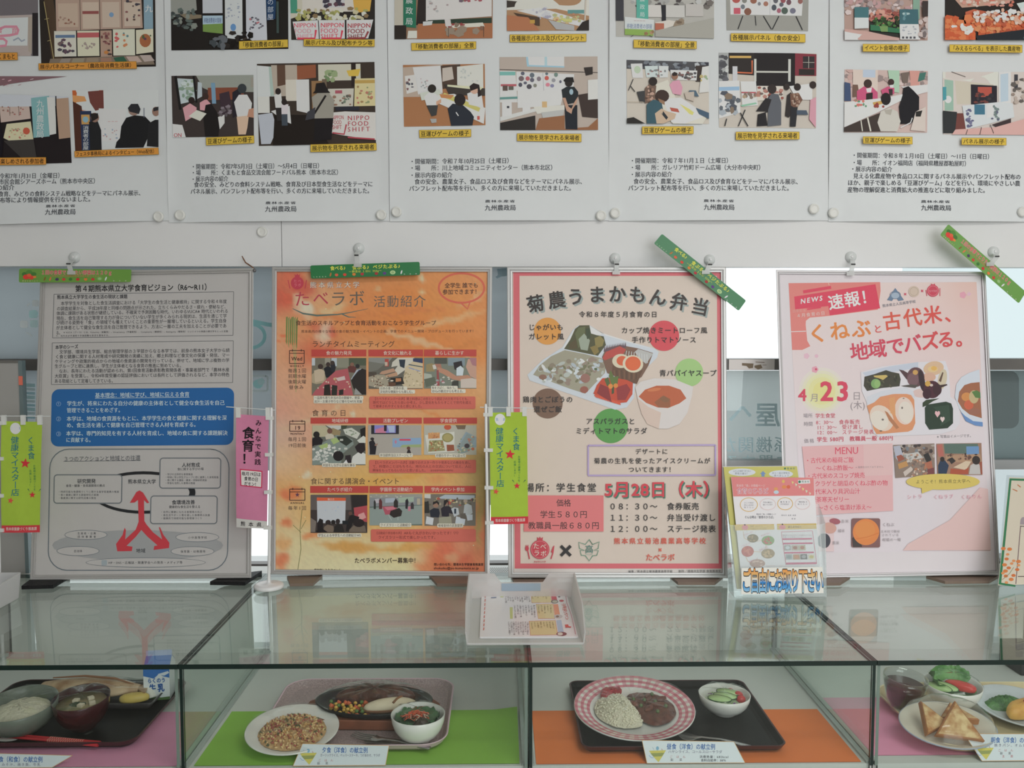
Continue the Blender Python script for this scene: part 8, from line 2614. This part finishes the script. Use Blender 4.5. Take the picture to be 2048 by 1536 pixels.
for k in range(60):
    a = rnd.uniform(0, 6.28); q = rnd.random() ** .5 * .036; d = rnd.uniform(0, 6.28); L = rnd.uniform(.005, .010)
    c0 = Vector((q * math.cos(a), q * math.sin(a), .0305 - q * q * 3))
    mb.tube([M @ (c0 + Vector((math.cos(d) * L * s, math.sin(d) * L * s, -.002 * s * s))) for s in (-1, 0, 1)], .0008, 5, rnd.choice((0, 0, 1, 2)))
o = [x for x in COL.objects if x.name == 'coleslaw'][0]
mb.build('shreds', [mat('cabbage_shred', 'B0B89C', .5), mat('cabbage_green', '7E9A66', .5), mat('purple_cabbage', '7A5A86', .5)], o)['kind'] = 'stuff'
CUC, CUS = mat('cucumber_flesh', '9AB87A', .35, noise=.08, nscale=120), mat('cucumber_skin', '2E5230', .4)
for k, (x, y, a, lab) in enumerate(((-.016, -.012, -18, 'cucumber slice nearest the front of the coleslaw bowl'), (-.004, -.005, -22, 'middle cucumber slice leaning on the front one in the coleslaw bowl'), (.004, .006, -24, 'rear cucumber slice in the coleslaw bowl'))):
    Mk = M @ Matrix.Translation((x + .004, y, .0315 + k * .002)) @ Matrix.Rotation(math.radians(a), 4, 'Z') @ Matrix.Rotation(math.radians(24), 4, 'X')
    o = thing('cucumber_slice', lab, 'vegetable', Mk.translation, 'cucumber slices on the coleslaw')
    MB().lathe([(0, -.001), (.0205, -.001), (.0205, .0012), (0, .0013)], 26, M=Mk, sx=1, sy=.36).build('flesh', CUC, o)
    MB().lathe([(.0205, -.0012), (.0216, -.001), (.0216, .0012), (.0204, .0014)], 26, M=Mk, sx=1, sy=.38).build('skin', CUS, o)
TOM = mat('tomato_red', 'AE2E2C', .25, .5, noise=.15, nscale=60)
for k, (x, y, z, lab) in enumerate(((.014, .014, .032, 'cherry tomato half at the rear of the coleslaw bowl'), (.026, .002, .032, 'cherry tomato half by the rim of the coleslaw bowl'), (.027, -.012, .030, 'cherry tomato half at the front rim of the coleslaw bowl'))):
    w = M @ Vector((x, y, z)); o = thing('cherry_tomato', lab, 'vegetable', w, 'tomatoes on the coleslaw'); MB().ball(w, .0088, .0080, .0074, 0, 16, 10).build('half', TOM, o)
film(t, [(0.047, 0.0362), (0.040, 0.041), (0.028, 0.0435), (0.014, 0.0445), (0.002, 0.0447)], M, 40, 15)
spoon('steel spoon lying on the black tray behind the menu card', at(1354, 1473, ZTR + .004), at(1502, 1496, ZTR + .003))

# ---------------------------------------------------------------- tray 4: tea, salad, toast, omelette
TEA = mat('dark_tea', (0.075, 0.012, 0.012), .12, .6)
GLS = glass_mat('tumbler_glass', (.92, .93, .93), .03, .06)
CUP = [(0, 0), (.50, 0), (.56, .004), (.72, .018), (.88, .038), (.97, .054), (1.0, .066), (.975, .066), (.945, .054), (.86, .039), (.7, .020), (.5, .007), (0, .006)]
c_ = onZ(1804, 1351, ZTR + .068); t = thing('glass_cup', 'clear glass cup of dark red tea on the beige tray', 'cup', (c_.x, c_.y, ZTR)); M = tiltM(Vector((c_.x, c_.y, ZTR + .0035)), 5, 0, 4)
MB().lathe([(a * .0385, b) for a, b in CUP], 48, M=M).build('cup_wall', GLS, t)
MB().lathe([(0, .0068), (.019, .0078), (.0262, .021), (.0325, .0395), (.0355, .050), (0, .050)], 48, M=M).build('tea', TEA, t)
t, M = bowl('white bowl of salad with lettuce and a red tomato wedge on the beige tray', 1905, 1366, 0, 0.0500, 0.043, CHINA, tilt=3)
leaf('lettuce_leaf', 'frilly lettuce leaf standing up at the rear of the tomato wedge salad', M @ Matrix.Translation((.004, .012, .036)) @ Matrix.Rotation(math.radians(-12), 4, 'Z') @ Matrix.Rotation(math.radians(48), 4, 'X'), .034, .034, .25, .008, 21, LETT2)
leaf('lettuce_leaf', 'frilly lettuce leaf leaning over the rim of the tomato wedge salad towards the glass cup', M @ Matrix.Translation((-.012, .004, .034)) @ Matrix.Rotation(math.radians(48), 4, 'Z') @ Matrix.Rotation(math.radians(38), 4, 'X'), .026, .036, .25, .007, 22, LETT2)
leaf('lettuce_leaf', 'flat lettuce leaf lining the bowl under the tomato wedge', M @ Matrix.Translation((0, -.032, .030)), .040, .060, .1, .004, 23, LETT2)
for k, (x, y, a, lab) in enumerate(((-.030, -.008, -46, 'cucumber slice by the rim of the tomato wedge salad'), (-.019, -.010, -48, 'cucumber slice between the rim slice and the tomato wedge'))):
    Mk = M @ Matrix.Translation((x, y, .040 + k * .002)) @ Matrix.Rotation(math.radians(a), 4, 'Z') @ Matrix.Rotation(math.radians(30), 4, 'X')
    o = thing('cucumber_slice', lab, 'vegetable', Mk.translation, 'cucumber slices beside the tomato wedge')
    MB().lathe([(0, -.001), (.022, -.001), (.022, .0012), (0, .0013)], 26, M=Mk, sx=1, sy=.36).build('flesh', CUC, o); MB().lathe([(.022, -.0012), (.0232, -.001), (.0232, .0012), (.0219, .0014)], 26, M=Mk, sx=1, sy=.38).build('skin', CUS, o)
TOM2 = mat('tomato_wedge', 'BE3A34', .25, .5, noise=.1, nscale=50)
Mk = M @ Matrix.Translation((.008, -.010, .038)) @ Matrix.Rotation(math.radians(-38), 4, 'Z')
blob('tomato_wedge', 'bright red tomato wedge in the salad bowl on the beige tray', 'vegetable', Mk, arcpts(-.026, 0, -.014, .010, .010, .012, .026, .004, .022, -.008, 0, -.012, -.018, -.008, n=4), .013, TOM2, 5, .0004)
mound('onion_slices', 'pale purple onion slices in the salad behind the tomato wedge', 'vegetable', M @ Matrix.Translation((-.004, .008, .030)), .022, .014, .016, mat('onion_purple', '8A6A80', .4, col2='B4A8A4', nscale=70, bump=.5), 5, None, 'stuff', .002, 24)
film(t, [(0.0505, 0.0432), (0.043, 0.052), (0.03, 0.060), (0.016, 0.064), (0.002, 0.065)], M, 40, 19)
STRP = mat('cream_plate', 'B8B2A2', .2, .5, noise=.06, nscale=20)
t, M = plate('oval grey-rimmed plate of toast triangles on the beige tray', 1893, 1447, 0, 0.068, 13.0, PLATE, STRP, az=0, sx=1.17, sy=0.90, lift=.003)
MB().lathe([(.985 * .068, .0157), (1.003 * .068, .0156), (1.004 * .068, .0138), (.99 * .068, .0135)], 64, M=M, sx=1.17, sy=.90).build('rim_band', mat('blue_grey_rim', '8A92A0', .2), t)
CRUST, CRUMB = mat('toast_crust', 'A0683A', .6, .3, noise=.2, nscale=60), mat('toast_crumb', 'C0A878', .65, .2, col2='96602F', nscale=55, bump=.3)
def toast(label, M, pts, h):
    t = thing('toast_triangle', label, 'toast', M.translation, 'toast triangles on the plate')
    n = len(pts); c_ = (sum(p[0] for p in pts) / n, sum(p[1] for p in pts) / n)
    ins = [(p[0] + (c_[0] - p[0]) * .09, p[1] + (c_[1] - p[1]) * .09) for p in pts]
    mb = MB(); mb.loft([[(x, y, 0) for x, y in ins], [(x, y, .002) for x, y in pts], [(x, y, h - .002) for x, y in pts], [(x, y, h) for x, y in ins]], 0, True, False, M, False)
    mb.build('crust', CRUST, t); MB().loft([[(x, y, h - .0002) for x, y in ins], [(x, y, h + .0006) for x, y in [(p[0] + (c_[0] - p[0]) * .13, p[1] + (c_[1] - p[1]) * .13) for p in pts]]], 0, False, True, M, False).build('crumb', CRUMB, t)
def rp(th): return Matrix.Rotation(math.radians(th), 4, 'X')
zt_ = .0112
T_ = lambda x, y, z, az, ax, ay=0: M @ Matrix.Translation((x, y, z)) @ Matrix.Rotation(math.radians(az), 4, 'Z') @ rp(ax) @ Matrix.Rotation(math.radians(ay), 4, 'Y')
toast('toast triangle leaning at the front of the plate, crust edge forward', T_(-.002, -.034, zt_ + .001, -10, 36), [(-.036, 0), (.040, -.002), (.004, .060)], .015)
toast('toast triangle behind the front one, its point turned to the glass cup', T_(-.034, -.010, zt_ + .002, 20, 30, -10), [(-.018, -.008), (.030, -.004), (.006, .044)], .015)
toast('toast triangle lying flat at the rear of the plate', T_(.020, .016, zt_, -6, 4), [(-.03, -.012), (.036, -.01), (.002, .030)], .014)
film(t, [(0.068, 0.016), (0.060, 0.034), (0.045, 0.046), (0.022, 0.052), (0.002, 0.053)], M, 40, 17, 1.15, .9)
t, M = plate('pale blue rimmed plate of yellow omelette and greens, cut by the picture edge', 2036, 1410, 0, 0.074, 6.0, PLATE, mat('bluish_china', 'A9B0B4', .2, .5, noise=.08, nscale=50), az=10)
OML = mat('omelette', 'BE9440', .45, .4, col2='AE7C34', nscale=40, bump=.2)
blob('omelette', 'plump yellow omelette on the pale blue rimmed plate', 'food', M @ Matrix.Translation((.002, -.016, .0078)) @ Matrix.Rotation(math.radians(8), 4, 'Z'), arcpts(-.046, -.004, -.03, .014, 0, .020, .034, .016, .048, .002, .03, -.014, 0, -.018, -.032, -.014, n=5), .024, OML, 7, .0006)
blob('ketchup', 'dab of ketchup on the yellow omelette', 'food', M @ Matrix.Translation((.002, -.016, .0305)), arcpts(-.008, 0, 0, .006, .008, .001, 0, -.006, n=4), .004, mat('ketchup', '8E2434', .3), 2, .0004)
mound('green_beans', 'heap of chopped green vegetables behind the yellow omelette', 'vegetable', M @ Matrix.Translation((-.010, .022, .004)), .040, .022, .016, mat('spinach', '4E7844', .4, col2='355A34', nscale=110, bump=.8, bscale=120), 8, None, 'stuff', .002, 36)

# ---------------------------------------------------------------- tray 1: rice, soup, fish, milk
GREYB = mat('grey_green_bowl', '5E665C', .3, .5, noise=.12, nscale=24)
LAC = mat('dark_red_lacquer', (0.055, 0.010, 0.012), .22, .5)
LACI = mat('lacquer_inside', (0.05, 0.045, 0.042), .3, .5)
t, M = bowl('grey-green bowl heaped with white rice on the dark tray', 44, 1402, 0, 0.060, 0.052, GREYB, tilt=7)
mound('white_rice', 'heap of white rice in the grey-green bowl', 'food', M @ Matrix.Translation((0, -.002, .034)), .049, .049, .014, RICE, 22, None, 'stuff', .0015, 44, .2)
film(t, [(0.0606, 0.0525), (0.05, 0.055), (0.03, 0.056), (0.003, 0.0563)], M, 40, 23)
t, M = bowl('dark red lacquer bowl of miso soup on the dark tray', 165, 1391, 0, 0.0470, 0.056, LAC, tilt=6, mis=None)
MB().lathe([(0, .044), (.0405, .044), (.0405, .0446), (0, .0447)], 48, M=M).build('soup', mat('miso_soup', '8A7A58', .25, .5, col2='6A6A48', nscale=46), t)['label'] = 'pale cloudy miso soup'
for k, (x, y) in enumerate(((-.012, .006), (.010, .014), (.004, -.010), (.020, -.002))):
    w = M @ Vector((x, y, .0452)); o = thing('tofu_cube', 'pale tofu cube floating in the miso soup', 'food', w, 'tofu in the soup'); MB().rbox((-.005, -.005, -.002), (.005, .005, .0035), .001, M=Matrix.Translation(w) @ Matrix.Rotation(k * .7, 4, 'Z'), seg=2).build('cube_piece', mat('tofu', 'BDB49C', .4), o)
mound('seaweed', 'dark green seaweed floating in the miso soup', 'food', M @ Matrix.Translation((-.004, -.004, .0440)), .016, .010, .003, mat('wakame', '38452C', .3), 6, None, 'stuff', .001, 20)
film(t, [(0.0474, 0.0565), (0.038, 0.060), (0.02, 0.063), (0.003, 0.064)], M, 40, 24)
film(t, [(0.0478, 0.0555), (0.047, 0.045), (0.040, 0.028), (0.030, 0.012), (0.034, 0.002)], M, 44, 25)
a, b = onZ(106, 1388, ZTR), onZ(250, 1399, ZTR)
DK = mat('dark_rect_dish', (0.05, 0.045, 0.045), .3, .5)
fx0, fx1, fy0, fy1 = -0.880, -0.640, 1.535, 1.640
t = thing('fish_dish', 'long rectangular dark dish with a grilled fish on the dark tray', 'dish', ((fx0 + fx1) / 2, (fy0 + fy1) / 2, ZTR))
mb = MB(); seq = [(.012, 0), (0, .014), (.002, .0148), (.004, .014), (.016, .004)]
R = [[(x, y, ZTR + .0005 + h) for x, y in rrect(fx0 + i, fy0 + i, fx1 - i, fy1 - i, max(.01 - i * .3, .004), 5)] for i, h in seq]
mb.loft(R, 0, True, True, None, True); mb.build('dish', DK, t)
FISH = mat('grilled_fish', 'AE9878', .4, .4, col2='8A6A4A', nscale=34, bump=.4)
Mf = Matrix.Translation((-.775, 1.590, ZTR + .0175)) @ Matrix.Rotation(math.radians(-4), 4, 'Z')
ft = thing('grilled_fish', 'opened grilled fish on the rectangular dark dish', 'food', Mf.translation)
R = []
for u in range(15):
    s = u / 14; w = .034 * math.sin(math.pi * (.10 + .8 * s)) ** .7 * (1 if s < .8 else 1 - (s - .8) * 2.6) + .003
    R.append([(-.098 + .19 * s, w * math.cos(a), .004 + .015 * max(0, math.sin(a)) * (.6 + .4 * math.sin(math.pi * s)) - (.003 if math.sin(a) < 0 else 0)) for a in [2 * math.pi * i / 16 for i in range(16)]])
MB().loft(R, 0, True, True, Mf, True).build('body', FISH, ft)
tail = arcpts(.088, -.004, .112, -.024, .108, 0, .112, .024, .088, .004, n=4)
MB().prism(tail, .006, .009, M=Mf).build('tail', FISH, ft)
MB().tube([Mf @ Vector((x, y, z)) for x, y, z in ((-.08, .004, .021), (-.02, .008, .0245), (.04, .006, .022), (.08, 0, .014))], .0022, 6, taper=[.6, 1, 1, .5]).build('spine_line', mat('fish_spine', '7E5A40', .5), ft)
LEM = mat('lemon_rind', 'AE9848', .4)
Mk = Matrix.Translation((-.683, 1.556, ZTR + .012)) @ Matrix.Rotation(math.radians(14), 4, 'Z')
blob('lemon_wedge', 'yellow lemon wedge at the front corner of the rectangular dark dish', 'food', Mk, arcpts(-.026, 0, -.014, .010, .012, .011, .027, 0, .014, -.010, -.012, -.010, n=4), .014, LEM, 3, .0004)
mound('grated_radish', 'small white heap of grated radish behind the lemon wedge', 'food', Matrix.Translation((-.668, 1.585, ZTR + .010)), .017, .014, .020, mat('grated_radish', 'BEBEB4', .5, bump=.6, bscale=200), 7, None, 'stuff', .0014, 22)
film(t, [(0.5, .0155), (.46, .024), (.36, .030), (.2, .033), (.01, .0335)], Matrix.Translation(((fx0 + fx1) / 2, (fy0 + fy1) / 2, ZTR)), 40, 27, .24, .105)
# milk carton
BLUE = mat('milk_blue', '2A62A4', .35, .5)
CART = mat('carton_white', 'BCC2C8', .4, .5)
mk0 = onZ(291, 1402, ZTR); 
q_ = onZ(311, 1401, ZTR); cx, cy = q_.x, q_.y + .022
W2, D2, H1, H2, H3 = .0235, .0235, .060, .079, .088
t = thing('milk_carton', 'small blue and white milk carton on the rim of the dark tray', 'carton', (cx, cy, ZTR + .001))
Mc = Matrix.Translation((cx, cy, ZTR + .0012)) @ Matrix.Rotation(math.radians(8), 4, 'Z')
MB().box((-W2, -D2, 0), (W2, D2, H1), 0, M=Mc).build('body', CART, t)
g = MB()
A = [(-W2, -D2, H1), (W2, -D2, H1), (W2, D2, H1), (-W2, D2, H1)]; e0, e1 = (-W2, 0, H2), (W2, 0, H2)
g.add([A[0], A[1], e1, e0], [(0, 1, 2, 3)], 0, M=Mc); g.add([A[2], A[3], e0, e1], [(0, 1, 2, 3)], 0, M=Mc)
g.add([A[1], A[2], (W2 * .96, 0, H2)], [(0, 1, 2)], 1, M=Mc); g.add([A[3], A[0], (-W2 * .96, 0, H2)], [(0, 1, 2)], 1, M=Mc)
g.build('gable_top', [BLUE, CART], t)
MB().box((-W2, -.0012, H2 - .001), (W2, .0012, H3), M=Mc).build('top_seal', mat('carton_seal', '8FA2C0', .4), t)
fn = (Mc.to_3x3() @ Vector((0, -1, 0))); fp = Mc @ Vector((0, -D2, 0))
def cxf(p): return (p[0], p[1])
c = Canvas(lambda u, v, off: Mc @ Vector((u * W2, -D2 - off, v * H1)), t, base=1.5e-4)
c.part('front_print')
c.poly([(-1, .80), (-.2, .70), (.2, .84), (1, .80), (1, 1), (-1, 1)], '2A62A4'); c.poly([(.1, .86), (.5, .76), (1, .70), (1, .82), (.5, .84)], '2A62A4'); c.poly([(.1, .84), (.9, .92), (1, .86), (.6, .78), (.3, .80)], 'B4BEC8')
c.poly([(-.7, .25), (-.4, .30), (-.3, .26), (-.6, .20)], '3A6AA4'); c.poly([(-1, 0), (1, 0), (1, .10), (.3, .08), (0, .12), (-.5, .07), (-1, .11)], '4A6A3A')
c.text(-.62, -.0, .62, -.0, .0, '', BK) if False else None
yup = Canvas(lambda u, v, off: Mc @ Vector((u * W2, -D2 - off, (1 - v) * H1)), t, base=2.2e-4)
yup.part('front_lettering')
[yup.char(-.52 + .35 * k, .36, .17, ch, '2A5A94', .04, 0, 2.0) for k, ch in enumerate('らくのう')]
for ch, x in (('牛', -.32), ('乳', .34)): yup.char(x, .60, .27, ch, '1F4E8C', .04, 0, 2.0)
c.build(); yup.build()
# chopsticks and rest
RDS = mat('red_lacquer_stick', 'A81F26', .3, .5)
zc = ZTR + .008
a, b = onZ(-10, 1471, zc), onZ(196, 1487, zc)
for k, off in enumerate((0.0, 0.0075)):
    o = thing('chopstick', ['red chopstick at the front of the dark tray, nearest the menu card', 'red chopstick lying close behind the front one'][k], 'chopstick', a, 'red chopsticks on the dark tray')
    A, B_ = a + Vector((0, off, 0)), b + Vector((0, off, -.0025))
    d = (B_ - A)
    MB().tube([A, A + d * .5, B_], .0030, 8, taper=[.7, .9, 1.1]).build('stick', RDS, o)
    mb = MB()
    for q in range(16):
        s = .52 + q * .021; mb.tube([A + d * s, A + d * (s + .009)], .00335, 8)
    mb.build('band_pattern', mat('stick_band', 'B4766A', .4), o)
w = onZ(12, 1483, ZTR); o = thing('chopstick_rest', 'small white chopstick rest under the red chopsticks', 'rest', w)
MB().ball((w.x, w.y + .004, ZTR + .0022), .018, .008, .0024, 0, 16, 8).build('rest_body', CHINA, o)

# ---------------------------------------------------------------- menu cards
def card(label, q, title, sub, mode, z0=None):
    """folded card leaning back on the shelf in front of a tray"""
    f0 = onZ((q[3][0] + q[2][0]) / 2, q[3][1], ZF + .0015)
    n = Vector((0, -math.cos(math.radians(38)), math.sin(math.radians(38))))
    p0 = Vector((f0.x, YF + .0075, ZF + .0022))
    S = plane_surf(p0, n)
    q = raise_to(lambda x, y, o: S(x, y, -.0008), q, ZF + .0014)
    t = thing('menu_card', label, 'card', p0, 'menu cards in front of the trays')
    MB().loft([[S(x, y, 0) for x, y in q], [S(x, y, -.0008) for x, y in q]], 0, True, True, None, False).build('card', mat('menu_card_paper', 'B2BABE', .35, .4), t)
    L, R_, T, = q[0], q[1], q[0][1]
    c = Canvas(S, t, base=1.5e-4)
    c.part('print')
    c.frame(q, 1.0, 'B08A58')
    w = R_[0] - L[0]
    X = lambda u, y: L[0] + (q[3][0] - L[0]) * (y - L[1]) / (q[3][1] - L[1]) + w * u * (1 + .12 * (y - L[1]) / (q[3][1] - L[1]) * ((q[2][0] - q[3][0]) / w - 1) / .12)
    c.text(X(.25, T + 12), T + 12.5, X(.77, T + 12), T + 13, 12.4, title, '2F5A94', .02)
    c.text(X(.25, T + 22), T + 22.8, X(.92 if len(sub) > 16 else .82, T + 22), T + 23.2, 6.8, sub, '5A5A70', .006)
    for k, (s, col) in enumerate((('ごはん', 'A05A60'), ('副菜', '4A4A54'), ('主菜', 'A04A54'), ('牛乳・乳製品', '6A6A84'), ('果物', '5A7AA8'))):
        if T + 36 + k * 6 < min(q[2][1], q[3][1]): c.text(X(.25, T + 33 + k * 6), T + 33 + k * 6, X(.25 + .045 * len(s) + .03, T + 33 + k * 6), T + 33 + k * 6, 5.6, s, col)
    if T + 44 < min(q[2][1], q[3][1]): c.text(X(.56, T + 33), T + 33, X(.86, T + 33), T + 33.2, 6.2, mode[0], '3A3A44', .012); c.text(X(.56, T + 40), T + 40, X(.82, T + 40), T + 40.2, 6.2, mode[1], '3A3A44', .012)
    bx, by = X(.13, T + 28), min(T + 32, min(q[2][1], q[3][1]) - 21)
    if by < T + 14: c.build(); return t
    c.poly([(bx - 17, by - 3), (bx + 17, by - 4), (bx + 10, by + 8), (bx + 2, by + 20), (bx - 8, by + 9)], 'B0A648'); c.poly([(bx - 14, by + 2), (bx + 14, by + 1), (bx + 9, by + 8), (bx - 8, by + 9)], '7E8448'); c.ell(bx, by - 8, 3, 4, '6A94AC', 12); c.line([(bx - 10, by - 10), (bx - 7, by - 5)], 1, '8A9AA8'); c.line([(bx + 8, by - 7), (bx + 10, by - 4)], 1, 'A06A6A'); c.line([(bx - 17, by + 6), (bx - 12, by + 11), (bx - 8, by + 11)], 1.2, '7A94B8')
    c.build()
    return t
card('menu card in front of the pale pink steak tray', [(605, 1487.5), (778, 1491), (771, 1560), (586, 1560)], '夕食（洋食）の献立例', 'ガーリックライス、ペッパーステーキ、つけあわせ、サラダ', ('消費熱量：735kcal', '食料自給率：46％'))
card('menu card in front of the black tray with the stew plate', [(1284, 1480.5), (1468, 1483.5), (1490, 1560), (1294, 1560)], '昼食（洋食）の献立例', 'ハヤシライス、コールスローサラダ', ('消費熱量：682kcal', '食料自給率：38％'))
card('menu card in front of the beige tray with toast', [(1928, 1467.5), (2110, 1468), (2150, 1560), (1964, 1560)], '朝食（洋食）の献立例', '焼きパン、オムレツ、サラダ', ('消費熱量：520kcal', '食料自給率：33％'))
card('menu card in front of the dark tray with the milk carton', [(-40, 1506), (145, 1511), (104, 1560), (-90, 1560)], '朝食（和食）の献立例', 'ごはん、みそ汁、焼き魚、牛乳', ('消費熱量：610kcal', '食料自給率：52％'))
# dark box at the far end of the last case
q = onZ(2046, 1352, ZF)
o = thing('dark_box', 'dark box standing at the rear end of the last glass case', 'box', (q.x + .02, q.y + .04, ZF))
MB().rbox((q.x - .004, q.y, ZF + .0005), (q.x + .045, q.y + .08, ZF + .05), .003, seg=2).build('box_body', mat('dark_box', (.03, .03, .032), .5), o)
